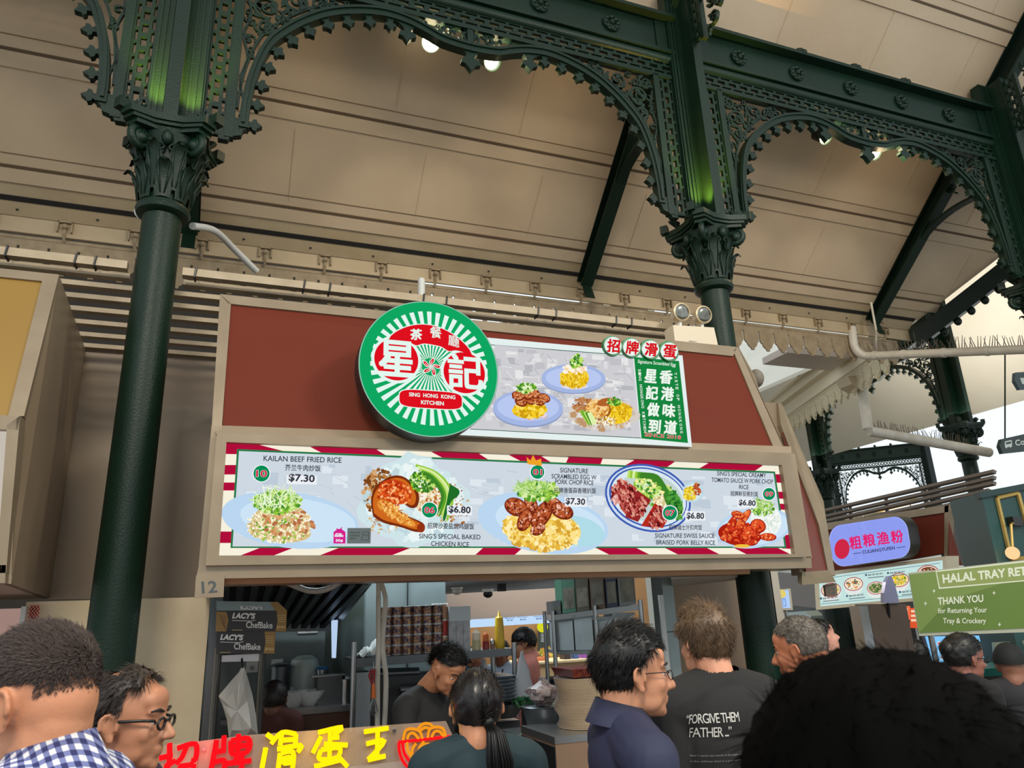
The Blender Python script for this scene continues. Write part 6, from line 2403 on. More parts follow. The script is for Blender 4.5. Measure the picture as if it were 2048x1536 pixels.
# ---- white rain pipes with bird spikes
def spike_row(parent, pts, step=.028):
    mb = MB()
    rr = random.Random(2)
    tot = 0
    for a, b in zip(pts, pts[1:]):
        n = int((b - a).length / step)
        for i in range(n):
            p = a.lerp(b, i / n)
            mb.tube([p, p + Vector((rr.uniform(-.03, .03), rr.uniform(-.05, .05), rr.uniform(.10, .14)))], [.006, .003], mat('spike_plastic', (90, 78, 66), .5), 3)
    return mb.build('bird_spikes', parent)
t = thing('rain_pipe', 'white rain pipe with bird spikes running level under the eave to the right edge', 'pipe', P(1730, 715, 6.7))
A_ = [P(1704, 655, 6.72), P(1708, 690, 6.72), P(1718, 706, 6.7), P(1732, 712, 6.66)]
end = P(2070, 698, 5.0)
pts = smooth_line([tuple(q) for q in A_], 4) + [tuple(end)]
mb = MB()
mb.tube(pts, .052, M_PIPE, 14)
mb.build('pipe_run', t, True)
for k in (.06, .25, .5, .75):
    c = A_[-1].lerp(end, k)
    d = (end - A_[-1]).normalized()
    mb = MB()
    mb.tube([c - d * .02, c + d * .02], .06, M_PIPE, 14)
    mb.build('collar', t, True)
off = Vector((0, 0, .055))
spike_row(t, [A_[-1].lerp(end, .03) + off, A_[-1].lerp(end, .98) + off])
t = thing('rain_pipe', 'white rain pipe with hopper bending down to the side wing column', 'pipe', P(1735, 865, 8.0))
top, elb, low = P(1722, 768, 7.9), P(1737, 862, 7.85), P(1978, 905, 7.9)
mb = MB()
mb.tube([top, elb + Vector((0, 0, .03)), elb, low], .075, M_PIPE, 14)
mb.build('pipe_run', t, 40)
mb = MB()
h = [P(1696, 752, 7.8), P(1742, 753, 7.8), P(1742, 775, 7.8), P(1722, 778, 7.8), P(1704, 768, 7.8)]
mb.slab(h, (0, .25, 0), mat('cream_hopper', (206, 190, 160), .5))
mb.build('hopper', t)
spike_row(t, [elb.lerp(low, .05) + Vector((0, 0, .075)), elb.lerp(low, .85) + Vector((0, 0, .075))], .034)
mb = MB()
mb.tube([P(1742, 605, 6.4), P(1752, 660, 6.4), P(1752, 700, 6.6)], .014, M_PIPE, 8)
tag(mb.build('support_rod', None, True), 'thin cream rod hanging from the rafter end down to the level pipe', 'rod')
# ---- hanging direction signs
sg = thing('direction_sign', 'dark green hanging sign with bus symbol at the right frame edge', 'sign', P(2040, 890, 7.5))
mb = MB()
YS = 7.4
mb.slab([P(2004, 878, YS), P(2120, 852, YS), P(2120, 895, YS), P(2006, 907, YS), P(2000, 892, YS)], (0, .06, 0), mat('sign_green', (26, 48, 44), .4))
mb.build('board', sg)
mb = MB()
mb.tube([P(2010, 880, YS + .03), P(2010, 700, YS + .03)], .012, M_IRON_DK, 6)
mb.build('hanger_rod', sg)
S = Print((0, YS - .004, 0), NF, step=2e-4)
WI = mat('sign_white', (214, 220, 214), .5)
S.poly([(2010, 883), (2022, 880), (2024, 882), (2024, 893), (2010, 895), (2009, 886)], WI)
S.poly([(2011.5, 885), (2022, 882.6), (2022, 887), (2012, 889)], mat('sign_green', (26, 48, 44), .4))
S.ell(2013, 895, 1.6, 1.6, WI)
S.ell(2021, 893.5, 1.6, 1.6, WI)
S.text('Co', (2031, 892), (2050, 889), 12, WI, .03)
S.build('sign_print', sg)
sg = thing('direction_sign', 'slate hanging sign with a soup bowl symbol at the right frame edge', 'sign', P(2045, 760, 6.9))
mb = MB()
YS = 6.8
mb.slab([P(2031, 745, YS), P(2100, 740, YS), P(2100, 775, YS), P(2040, 779, YS), P(2030, 762, YS)], (0, .05, 0), mat('sign_slate', (66, 84, 92), .4))
mb.build('board', sg)
S = Print((0, YS - .004, 0), NF, step=2e-4)
S.poly([(2040, 756), (2056, 755), (2053, 764), (2050, 769), (2044, 768)], WI)
S.build('sign_print', sg)
mb = MB()
mb.tube([P(2052, 744, YS + .02), P(2052, 640, YS + .02)], .01, M_IRON_DK, 6)
mb.build('hanger_rod', sg)
# ---- rails above the second stall
X2 = 8.6
t = thing('slatted_canopy', 'row of brown grey rails sloping up to the right above the blue sign stall', 'canopy', PX(1700, 1040, 9.5))
rails = [((1646, 1023), (1985, 945)), ((1646, 1035), (1985, 957)), ((1648, 1044), (1985, 968)), ((1648, 1056), (1975, 983)), ((1648, 1066), (1965, 997)), ((1650, 1076), (1960, 1010)), ((1652, 1086), (1955, 1020))]
for i, (a, b) in enumerate(rails):
    A_, B_ = PX(a[0], a[1], X2 + .9 - i * .02), PX(b[0], b[1], X2 + .9 - i * .02)
    mb = MB()
    mb.slab([A_, B_, B_ + Vector((.03, 0, .045)), A_ + Vector((.03, 0, .045))], (.06, 0, -.02), mat('rail_brown_grey', (110, 98, 88), .45))
    mb.build('rail', t)
for x in (1700, 1772, 1850):
    mb = MB()
    mb.tube([PX(x, 1010 - (x - 1700) * .2, X2 + 1.0), PX(x, 1074 - (x - 1700) * .2, X2 + 1.0) - Vector((0, 0, .4))], .03, mat('rail_brown_grey', (110, 98, 88), .45), 6)
    mb.build('cross_bar', t)
# far warm roof lights and valance glimpsed through the rails
v3, _ = valance((22, 27, 0), (.82, -.57, 0), 13, 5.3, .55, 'far cream valance glimpsed through the rails', False)
t = thing('skylight_strip', 'warm lit skylight strip glimpsed between the far arch and the rails', 'skylight', PZ(1760, 1015, 5.8))
mb = MB()
mb.slab([PZ(1735, 1024, 6.2), PZ(1835, 1000, 6.2), PZ(1835, 1006, 6.0), PZ(1735, 1031, 6.0)], (0, 0, .1), glow((246, 196, 110), 1.0))
mb.build('pane', t)
for x in (1750, 1820):
    mb = MB()
    a = PZ(x, 1024 - (x - 1735) * .2, 6.1)
    mb.tube([a, a - Vector((0, 0, 1.0))], .03, M_STEEL_D, 6)
    mb.build('strut', t)
# ---- second stall, facing left across the aisle
XA = 8.0
NX = Vector((-1, 0, 0))
OX = Vector((XA, 0, 0))
s2 = thing('stall_fascia', 'red fascia of the stall across the aisle behind the blue rounded sign', 'fascia', (XA, 7, 1.7))
fx = lambda x, y, d=0.0: PX(x, y, XA + d)
mb = MB()
mb.slab([fx(1640, 1060, .1), fx(1890, 1024, .1), fx(1890, 1106, .1), fx(1640, 1150, .1)], (.1, 0, 0), M_RED)
mb.build('red_panel', s2)
mb = MB()
mb.slab([fx(1640, 1048, .08), fx(1897, 1009, .08), fx(1897, 1024, .08), fx(1640, 1062, .08)], (.1, 0, 0), M_ALU)
mb.slab([fx(1889, 1012, .08), fx(1897, 1010, .08), fx(1894, 1112, .08), fx(1888, 1112, .08)], (.1, 0, 0), M_ALU)
mb.build('frame', s2)
mb = MB()
mb.slab([fx(1897, 1010, .1), fx(1980, 1018, 1.2), fx(1992, 1132, 1.2), fx(1894, 1130, .1)], (.05, 0.05, 0), mat('dark_brown_panel', (62, 52, 46), .5))
mb.build('return_panel', s2)
mb = MB()
mb.slab([fx(1897, 1040, .09), fx(1924, 1130, .2), fx(1898, 1134, .09)], (.02, 0.02, 0), mat('dark_red_panel', (104, 48, 38), .5))
mb.build('return_red_panel', s2)
m2 = thing('menu_lightbox', 'lit menu strip with four noodle bowls on the stall across the aisle', 'menu sign', (XA - .2, 7.5, 1.6))
XM = XA - .12
OM = Vector((XM, 0, 0))
def quadring(mb, outer, inner, dep, m_):
    O = [PP(p[0], p[1], OM, NX) for p in outer]
    I = [PP(p[0], p[1], OM, NX) for p in inner]
    for i in range(4):
        j = (i + 1) % 4
        mb.slab([O[i], O[j], I[j], I[i]], Vector((dep, 0, 0)), m_)
mo = [(1628, 1147), (1893, 1112), (1895, 1196), (1632, 1220)]
mi = [(1634, 1154), (1885, 1120), (1888, 1190), (1638, 1213)]
mb = MB()
quadring(mb, mo, mi, .2, mat('cream_frame', (206, 196, 172), .45))
mb.build('frame', m2)
S = Print((XM + .03, 0, 0), NX)
S.poly(mi, glow((196, 226, 222)))
S.line([(1640, 1158), (1880, 1126)], 1, glow((70, 110, 120)))
S.line([(1642, 1208), (1884, 1185)], 1, glow((70, 110, 120)))
r = random.Random(14)
for (x, y, a, lb, cs) in ((1662, 1180, 20, '', ((240, 220, 150), (220, 180, 90), (240, 240, 220), (150, 180, 80))), (1707, 1168, 19, '', ((236, 224, 190), (230, 140, 60), (90, 90, 80), (240, 240, 230))), (1752, 1176, 18, '', ((90, 130, 60), (190, 150, 130), (214, 180, 160), (60, 100, 40))), (1798, 1160, 20, '', ((240, 200, 50), (90, 150, 50), (220, 190, 110), (240, 230, 200))), (1856, 1146, 22, '', ((120, 60, 40), (90, 110, 50), (220, 210, 190), (160, 40, 30)))):
    S.ell(x, y + 5, a * 1.0, a * .9, glow((226, 232, 228)), -.1)
    S.ell(x, y, a, a * .72, glow((176, 50, 60)), -.1)
    S.ell(x, y, a * .92, a * .64, glow((236, 230, 214)), -.1)
    S.ell(x, y, a * .82, a * .55, glow(cs[0]), -.1)
    S.bits(50, in_ell(x, y, a * .76, a * .5, -.1), (1.5, 4), [glow(c) for c in cs], (.4, 1.6), r)
for (x, y) in ((1642, 1197), (1694, 1192), (1732, 1150), (1776, 1146), (1800, 1184)):
    S.ell(x, y, 2, 2.4, glow((60, 90, 110)))
    S.text('酸菜鱼粉', (x + 4, y + 2), (x + 34, y - 1.4), 3.6, glow((40, 50, 60)), .01)
    S.line([(x + 4, y + 6), (x + 36, y + 2.6)], 1.6, glow((90, 104, 110)))
S.build('printed_panel', m2)
# blue rounded sign
bs = thing('round_cornered_sign', 'lit periwinkle sign with rounded ends and pink characters across the aisle', 'sign', (XA - .4, 7.4, 2.2))
XB = XA - .30
OBx = Vector((XB, 0, 0))
cen = (1742, 1084)
def rrect(s=1.0):
    tl, tr, br, bl = (1654, 1053), (1812, 1029), (1826, 1113), (1664, 1137)
    q = []
    def mixp(u, v):
        x = (tl[0] * (1 - u) + tr[0] * u) * (1 - v) + (bl[0] * (1 - u) + br[0] * u) * v
        y = (tl[1] * (1 - u) + tr[1] * u) * (1 - v) + (bl[1] * (1 - u) + br[1] * u) * v
        return x, y
    ru, rv = .16, .36
    for (cu, cv, a0) in ((1 - ru, rv, -90), (1 - ru, 1 - rv, 0), (ru, 1 - rv, 90), (ru, rv, 180)):
        for k in range(9):
            a = math.radians(a0 + k * 90 / 8)
            q.append(mixp(cu + ru * math.cos(a), cv + rv * math.sin(a)))
    return [(cen[0] + (x - cen[0]) * s, cen[1] + (y - cen[1]) * s) for x, y in q]
mb = MB()
mb.slab([PP(x, y, OBx, NX) for x, y in rrect(1.0)], (.16, 0, 0), mat('sign_dark_edge', (34, 36, 34), .4))
mb.build('sign_box', bs)
S = Print((XB - .002, 0, 0), NX, step=2e-4)
S.poly(rrect(.985), glow((176, 188, 250)))
S.poly(rrect(.97), glow((142, 156, 240)))
r = random.Random(5)
S.bits(40, in_ell(1740, 1084, 66, 36), (4, 14), [glow((134, 148, 234)), glow((152, 166, 246))], (.08, .2), r, (-.3, .1))
S.ell(1684, 1098, 15, 20, glow((206, 40, 70)), .1)
PK = glow((226, 36, 110))
for ch, x, y in zip('粗粮渔粉', (1701, 1728, 1756, 1784), (1099, 1094, 1090, 1087)):
    S.text(ch, (x, y), (x + 23, y - 3), 25, PK, .022)
IN2 = glow((40, 44, 90))
S.text('CULIANGYUFEN', (1725, 1108), (1790, 1099), 7, IN2, .02)
S.line([(1706, 1107.5), (1722, 1105.5)], 1.2, IN2)
S.line([(1793, 1096), (1811, 1093)], 1.2, IN2)
S.build('sign_face', bs)
# lower parts of that stall
mb = MB()
mb.slab([fx(1480, 1140, 2.4), fx(1632, 1150, .9), fx(1632, 1216, .9), fx(1480, 1200, 2.4)], (.1, 0, 0), mat('brown_fascia', (92, 80, 70), .5))
tag(mb.build('far_fascia'), 'brown fascia strip of the far stall under the right corner of the menu stall', 'fascia')
t = thing('lit_poster', 'small pale blue lit poster behind the right end of the stall', 'poster', P(1565, 1190, 7.5))
mb = MB()
mb.slab([P(1553, 1180, 7.5), P(1581, 1177, 7.5), P(1586, 1220, 7.5), P(1553, 1220, 7.5)], (0, .05, 0), mat('cream_frame', (206, 196, 172), .45))
mb.build('frame', t)
mb = MB()
a = P(1568, 1200, 7.56)
mb.tube([a, Vector((a.x, a.y, 0))], .02, M_STEEL, 8)
mb.build('stand', t)
S = Print((0, 7.495, 0), NF, step=2e-4)
S.poly([(1554, 1183), (1577, 1180), (1581, 1216), (1554, 1216)], glow((176, 206, 246)))
S.ell(1560, 1188, 12, 9, glow((226, 206, 110)))
S.line([(1556, 1198), (1570, 1197), (1572, 1212), (1556, 1213)], 1.2, glow((60, 110, 200)))
for k in range(3):
    S.line([(1557, 1201 + k * 4), (1568, 1200 + k * 4)], 1.2, glow((70, 120, 200)))
S.build('picture', t)
mb = MB()
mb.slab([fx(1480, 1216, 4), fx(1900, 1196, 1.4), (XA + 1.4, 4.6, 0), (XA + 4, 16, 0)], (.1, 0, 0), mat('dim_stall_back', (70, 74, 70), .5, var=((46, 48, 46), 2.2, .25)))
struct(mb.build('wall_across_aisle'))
t = thing('range_hood', 'rounded pale steel hood in the far stall above the grey haired man', 'hood', fx(1600, 1240, 2.0))
mb = MB()
mb.slab([fx(1560, 1226, 2.2), fx(1610, 1222, 2.0), fx(1622, 1232, 2.0), fx(1622, 1262, 2.0), fx(1560, 1262, 2.2)], (.3, 0, 0), mat('pale_steel', (176, 190, 186), .35, .3))
mb.build('hood_body', t)
mb = MB()
a = fx(1672, 1225, .6)
mb.lathe([(.20, 0), (.20, 2.0)], (a.x, a.y, 0), M_IRON_DK, 20)
tag(mb.build('green_post'), 'dark green round post in the far stall right of the grey haired man', 'post')
for k, (x0, y0, w, h, c_, lb) in enumerate(((1803, 1212, 14, 28, (250, 120, 80), 'orange and white lit price card left of the olive green sign board'), (1820, 1216, 16, 40, (230, 90, 50), 'taller orange lit price card touching the olive green sign board'))):
    t = thing('price_card', lb, 'price card', fx(x0, y0, .8), 'lit price cards')
    mb = MB()
    mb.slab([fx(x0, y0, .8), fx(x0 + w, y0, .8), fx(x0 + w, y0 + h, .8), fx(x0, y0 + h, .8)], (.03, 0, 0), glow(c_, .9))
    mb.build('card', t)
    mb = MB()
    a = fx(x0 + w / 2, y0 + h / 2, .84)
    mb.tube([a, Vector((a.x, a.y, 0))], .015, M_STEEL, 6)
    mb.build('stand', t)
    S = Print((XA + .79, 0, 0), NX, step=3e-4)
    for q in range(3):
        S.poly([(x0 + 2, y0 + 4 + q * 9), (x0 + w - 2, y0 + 4 + q * 9), (x0 + w - 2, y0 + 9 + q * 9), (x0 + 2, y0 + 9 + q * 9)], glow((250, 214, 180), .9))
    S.build('print', t)
# pillar with rounded mirror top and the partition beside the green sign
t = thing('tray_station_post', 'brown cabinet post with a pale rounded mirror fin on top beside the green sign', 'post', PD(1780, 1260, 5.4))
mb = MB()
D0 = 5.4
def col_px(x0, x1, y0, dep):
    a, b = PD(x0, y0, D0), PD(x1, y0, D0)
    return [(a.x, a.y, a.z), (b.x, b.y, b.z), (b.x, b.y, 0), (a.x, a.y, 0)], dep
p_, d_ = col_px(1736, 1812, 1208, None)
mb.slab(p_, (.22, .35, 0), mat('brown_cabinet', (74, 60, 50), .4, var=((60, 48, 40), 3, .3)))
mb.build('cabinet', t)
mb = MB()
p_, d_ = col_px(1718, 1737, 1212, None)
mb.slab(p_, (.10, .2, 0), M_STEEL)
mb.build('steel_edge', t)
mb = MB()
fin = [(1768, 1206), (1768, 1186), (1772, 1164), (1778, 1152), (1784, 1154), (1790, 1170), (1796, 1192), (1798, 1206)]
mb.slab([PD(x, y, D0 - .02) for x, y in fin], (.02, .05, 0), mat('pale_mirror', (150, 154, 190), .2, .3))
mb.build('mirror_fin', t)
mb = MB()
a, b = PD(1776, 1206, D0 - .02), PD(1788, 1380, D0 - .02)
mb.tube([a, b], .012, M_BLACK, 6)
mb.build('dark_joint', t)
# green hanging tray-return sign
hs = thing('tray_return_sign', 'olive green sign board on posts thanking diners for returning trays', 'sign', PD(1950, 1190, 4.9))
o_ = PD(1820, 1146, 5.0)
e_ = PD(2048, 1119, 4.6)
n_ = Vector((e_.x - o_.x, e_.y - o_.y, 0)).cross(Vector((0, 0, 1))).normalized()
if n_.dot(CAM - o_) < 0:
    n_ = -n_
hp = lambda x, y, d=0.0: PP(x, y, o_ + n_ * d, n_)
mb = MB()
mb.slab([hp(1816, 1146), hp(2120, 1112), hp(2120, 1262), hp(1838, 1272)], -n_ * .04, mat('sign_frame_pale', (176, 178, 158), .45))
mb.build('frame', hs)
S = Print(o_ + n_ * .003, n_, step=2e-4)
OG = mat('olive_sign', (106, 134, 56), .4, var=((92, 118, 50), 1.5, .3))
OL = mat('olive_sign_light', (140, 156, 88), .4)
SW = mat('sign_ink_white', (222, 228, 206), .5)
S.poly([(1818, 1149), (2120, 1116), (2120, 1253), (1838, 1266)], OG)
S.poly([(1818, 1149), (2120, 1116), (2120, 1130), (1900, 1200), (1838, 1266)], mat('olive_sign_mid', (120, 144, 72), .4))
S.poly([(1871, 1142), (2120, 1114), (2120, 1156), (1878, 1178)], SW)
S.poly([(1873, 1144), (2120, 1116.5), (2120, 1154), (1880, 1175)], OL)
S.text('HALAL TRAY RETURN', (1886, 1167), (2098, 1146), 18, SW, .035)
S.text('THANK YOU', (1876, 1210), (1967, 1204), 15, SW, .025)
S.text('for Returning Your', (1876, 1230), (1974, 1228), 14, SW, .015)
S.text('Tray & Crockery', (1886, 1250), (1972, 1250), 14, SW, .015)
for (x, y) in ((1868, 1182), (1851, 1207), (1999, 1249), (1988, 1186)):
    S.poly([(x - 4, y), (x - 1, y - 1), (x, y - 5), (x + 1, y - 1), (x + 4, y), (x + 1, y + 1), (x, y + 5), (x - 1, y + 1)], SW)
S.build('sign_print', hs)
for x in (1860, 2090):
    mb = MB()
    p = hp(x, 1262, -.03)
    mb.tube([p, Vector((p.x, p.y, 0))], .02, M_STEEL, 8)
    mb.build('sign_post', hs)
# dark green booth with brass moulding and globe lamp
t = thing('green_booth', 'dark teal panelled booth with brass moulding at the right frame edge', 'booth', PD(2000, 1060, 6.5))
o2 = PD(1965, 990, 6.6)
n2 = Vector((-.35, -.94, 0)).normalized()
bp = lambda x, y, d=0.0: PP(x, y, o2 + n2 * d, n2)
mb = MB()
b0_, b1_ = bp(1962, 986), bp(2200, 940)
mb.slab([b0_, b1_, Vector((b1_.x, b1_.y, 0)), Vector((b0_.x, b0_.y, 0))], -n2 * .5, mat('teal_panel', (24, 66, 64), .4, var=((18, 54, 54), 2, .3)))
mb.slab([bp(1960, 984, .03), bp(2200, 938, .03), bp(2200, 950, .03), bp(1963, 996, .03)], -n2 * .1, mat('teal_dark', (16, 48, 48), .4))
mb.build('panel', t)
mb = MB()
BR_ = mat('brass', (176, 148, 84), .35, .5)
for a, b in (((1994, 996), (2036, 986)), ((2036, 986), (2070, 1110)), ((1994, 996), (2022, 1118)), ((2022, 1118), (2070, 1116))):
    mb.tube([bp(a[0], a[1], .01), bp(b[0], b[1], .01)], .02, BR_, 6)
mb.build('brass_moulding', t)
lp = thing('globe_wall_lamp', 'small glowing globe lamp on the teal booth', 'lamp', bp(2025, 1106, .1))
mb = MB()
mb.ball(bp(2025, 1106, .12), .055, glow((255, 206, 150), 1.1), 20, 14)
mb.build('globe', lp, True)
mb = MB()
mb.tube([bp(2025, 1095, .12), bp(2022, 1050, .1), bp(2030, 1042, .0)], .012, BR_, 8)
mb.build('arm', lp)
mb = MB()
mb.box(bp(2030, 1043, .02), (.12, .06, .08), M_BLACK)
mb.build('wall_plate', lp)
light('POINT', 'globe_glow', bp(2025, 1112, .2), 2.0, (1, .78, .5), .05)
# lit blue menu screen and counter behind the far diners
t = thing('lit_menu_board', 'bright blue lit menu board behind the woman with glasses at right', 'menu board', PD(1900, 1310, 7))
nb2 = Vector((-.4, -.92, 0)).normalized()
o3 = PD(1900, 1300, 7.0)
qp = lambda x, y, d=0.0: PP(x, y, o3 + nb2 * d, nb2)
mb = MB()
mb.slab([qp(1848, 1272), qp(1968, 1270), qp(1982, 1318), qp(1866, 1328)], -nb2 * .05, mat('board_edge', (60, 66, 90), .4))
mb.build('case', t)
for x in (1880, 1960):
    mb = MB()
    a = qp(x, 1300, -.03)
    mb.tube([a, Vector((a.x, a.y, 0))], .025, M_BLACK, 8)
    mb.build('leg', t)
S = Print(o3 + nb2 * .004, nb2, step=3e-4)
S.poly([(1850, 1273), (1966, 1271), (1978, 1316), (1866, 1326)], glow((130, 200, 250), 1.0))
r = random.Random(3)
for i in range(3):
    for j in range(3):
        S.ell(1864 + i * 15 + j * 3, 1288 + j * 14 - i, 5, 4, glow((240, 240, 250)))
        S.ell(1864 + i * 15 + j * 3, 1288 + j * 14 - i, 4, 3, glow(r.choice([(190, 110, 110), (170, 100, 90), (120, 110, 110)])))
S.build('picture', t)
t = thing('far_counter', 'dark green topped counter at the bottom right edge', 'counter', PD(2000, 1345, 6))
mb = MB()
a, b = PD(1960, 1338, 6.2), PD(2120, 1330, 5.6)
mb.slab([a, b, b + Vector((.2, .5, 0)), a + Vector((.2, .5, 0))], (0, 0, -.06), mat('teal_counter', (22, 84, 78), .35))
mb.build('top', t)
mb = MB()
mb.slab([a - Vector((0, 0, .06)), b - Vector((0, 0, .06)), Vector((b.x, b.y, 0)), Vector((a.x, a.y, 0))], (.1, .3, 0), M_DARK)
mb.build('cabinet', t)
mb = MB()
a, b = PD(1986, 1286, 6.4), PD(2120, 1276, 6.0)
mb.slab([a, b, PD(2120, 1330, 6.0), PD(1990, 1336, 6.4)], (.05, .05, 0), mat('pale_display', (176, 184, 170), .4, var=((120, 130, 110), 6, .2)))
tag(mb.build('display_case'), 'pale display case behind the dark cap at the right edge', 'display')
# ================================================================== people
SKIN = {}


def skin(rgb):
    return mat('skin_%d_%d_%d' % rgb, rgb, .48, var=((max(rgb[0] - 18, 0), max(rgb[1] - 22, 0), max(rgb[2] - 22, 0)), 9, .35), sss=.12, bump=(160, .06))


def remesh(mb, name, voxel, smooth_n=4):
    """fuse the collected shapes into one continuous skin"""
    me = bpy.data.meshes.new(name)
    me.from_pydata([tuple(p) for p in mb.v], [], mb.f)
    o = bpy.data.objects.new(name, me)
    COL.objects.link(o)
    m = o.modifiers.new('fuse', 'REMESH')
    m.mode = 'VOXEL'
    m.voxel_size = voxel
    s = o.modifiers.new('soft', 'SMOOTH')
    s.factor = .5
    s.iterations = smooth_n
    dg = bpy.context.evaluated_depsgraph_get()
    out = bpy.data.meshes.new_from_object(o.evaluated_get(dg))
    bpy.data.objects.remove(o)
    bpy.data.meshes.remove(me)
    out.name = name
    for mm in mb.mats[:1]:
        out.materials.clear()
        out.materials.append(mm)
    out.polygons.foreach_set('use_smooth', [True] * len(out.polygons))
    return out


def cap(mb, a, ra, b, rb, m, n=5):
    """tapered rounded limb"""
    a, b = Vector(a), Vector(b)
    pts, rs = [], []
    d = (b - a)
    l = d.length or 1e-6
    d = d / l
    for i in range(n):
        t = PI / 2 * i / n
        pts.append(a - d * ra * math.cos(t))
        rs.append(max(ra * math.sin(t), ra * .05))
    pts += [a, b]
    rs += [ra, rb]
    for i in range(1, n + 1):
        t = PI / 2 * i / n
        pts.append(b + d * rb * math.sin(t))
        rs.append(max(rb * math.cos(t), rb * .05))
    mb.tube(pts, rs, m, 14)


class Person:
    """builds one figure; local frame x right, y forward, z up, feet at z = 0"""

    def __init__(self, label, head_at, face, H=1.68, tilt=0.0, turn=0.0, roll=0.0, group=None, tone=(196, 140, 108), voxel=.006, arms='down', female=False, lean=0.0, sc=1.0, ear=True, build=1.0, name='person', neck=.025):
        self.sc, self.voxel, self.H = sc, voxel, H
        self.m = skin(tone)
        k = H / 1.70
        self.k = k
        self.hc = Vector((0, 0.02 + lean, H - .115 * sc - neck))
        self.Rh = Matrix.Rotation(turn, 3, 'Z') @ Matrix.Rotation(-tilt, 3, 'X') @ Matrix.Rotation(roll, 3, 'Y')
        yaw = math.atan2(face[1], face[0]) - PI / 2
        self.Rw = Matrix.Rotation(yaw, 3, 'Z')
        head_at = Vector(head_at)
        self.off = head_at - self.Rw @ self.hc
        self.lean = lean
        self.bw = build
        sk = MB()
        self.head(sk, ear)
        self.torso(sk, 0.0, True)
        self.limbs(sk, arms)
        me = remesh(sk, name, voxel, 7)
        me.transform(Matrix.Translation(self.off) @ self.Rw.to_4x4())
        self.o = bpy.data.objects.new(name, me)
        COL.objects.link(self.o)
        tag(self.o, label, 'person', group)
        self.eyes()

    def w(self, p):
        return self.off + self.Rw @ Vector(p)

    def h(self, p):
        return self.hc + self.Rh @ (Vector(p) * self.sc)

    def head(self, mb, ear):
        s = self.sc
        B = lambda c, r, rot=None: mb.ball(self.h(c), tuple(q * s for q in r), self.m, 24, 16, self.Rh if rot is None else self.Rh @ rot)
        B((0, -.012, .022), (.075, .094, .094))
        B((0, -.035, -.01), (.068, .075, .075))
        B((0, .030, -.030), (.062, .064, .088))
        B((0, .022, -.070), (.056, .060, .048))
        B((0, .052, -.092), (.036, .034, .026))
        B((0, .074, -.103), (.018, .016, .016))
        B((0, .072, .020), (.052, .018, .016))
        B((0, .060, .045), (.055, .030, .035))
        B((0, .086, -.066), (.021, .012, .0065))
        B((0, .085, -.077), (.019, .011, .007))
        for q in (-1, 1):
            B((q * .036, .058, -.030), (.024, .022, .026))
            B((q * .012, .098, -.040), (.009, .011, .009))
            B((q * .044, .028, -.070), (.014, .036, .030))
            if ear:
                B((q * .077, -.012, -.012), (.007, .018, .028), Matrix.Rotation(q * .4, 3, 'Z') @ Matrix.Rotation(.2, 3, 'X'))
                B((q * .076, -.004, -.038), (.007, .011, .012))
                er = Matrix.Rotation(q * .4, 3, 'Z') @ Matrix.Rotation(.2, 3, 'X')
                mb.tube([self.h(Vector((q * .081, -.012, -.010)) + er @ Vector((q * .004, .019 * math.cos(a), .030 * math.sin(a)))) for a in [(-.5 + 3.9 * i / 12) for i in range(13)]], .0052 * s, self.m, 8)
        cap(mb, self.h((0, .086, .004)), .0085 * s, self.h((0, .112, -.036)), .0125 * s, self.m)
        nb = Vector((0, -.035 * self.k + self.lean * .25, 1.42 * self.k))
        cap(mb, self.h((0, -.034, -.04)), .062 * s, nb + Vector((0, .0, .02)), .062 * s, self.m)
        B((0, -.05, -.045), (.06, .05, .06))

    def torso(self, mb, g, hips=False):
        k, b = self.k, self.bw
        L = self.lean
        yy = lambda z: L * max(0, (z - 0.9)) * .45
        B = lambda c, r: mb.ball((c[0] * k * b, c[1] * k + yy(c[2]), c[2] * k), ((r[0] * b) * k + g, r[1] * k * b + g, r[2] * k + g), self.m, 26, 18)
        B((0, 0, 1.24), (.158, .112, .20))
        B((0, -.015, 1.34), (.150, .095, .11))
        B((0, .01, 1.03), (.142, .105, .17))
        if hips:
            B((0, 0, .92), (.160, .115, .13))
        for s in (-1, 1):
            cap(mb, (0, -.03 * k + yy(1.45), 1.425 * k), .052 * k + g, (s * .15 * k * b, -.02 * k + yy(1.4), 1.375 * k), .058 * k + g, self.m)
            mb.ball((s * .165 * k * b, -.01 * k + yy(1.38), 1.365 * k), (.062 * k + g,) * 3, self.m, 16, 12)

    def arm_pts(self, s, pose):
        k, b = self.k, self.bw
        L = self.lean * .2
        sh = Vector((s * .185 * k * b, -.01 * k + L, 1.36 * k))
        if pose == 'down':
            el, wr = Vector((s * .235 * k, -.03 * k, 1.08 * k)), Vector((s * .235 * k, .08 * k, .84 * k))
        elif pose == 'work':
            el, wr = Vector((s * .27 * k, .10 * k + L, 1.12 * k)), Vector((s * .12 * k, .33 * k + L, 1.02 * k))
        else:
            el, wr = pose[0](s), pose[1](s)
        return sh, el, wr

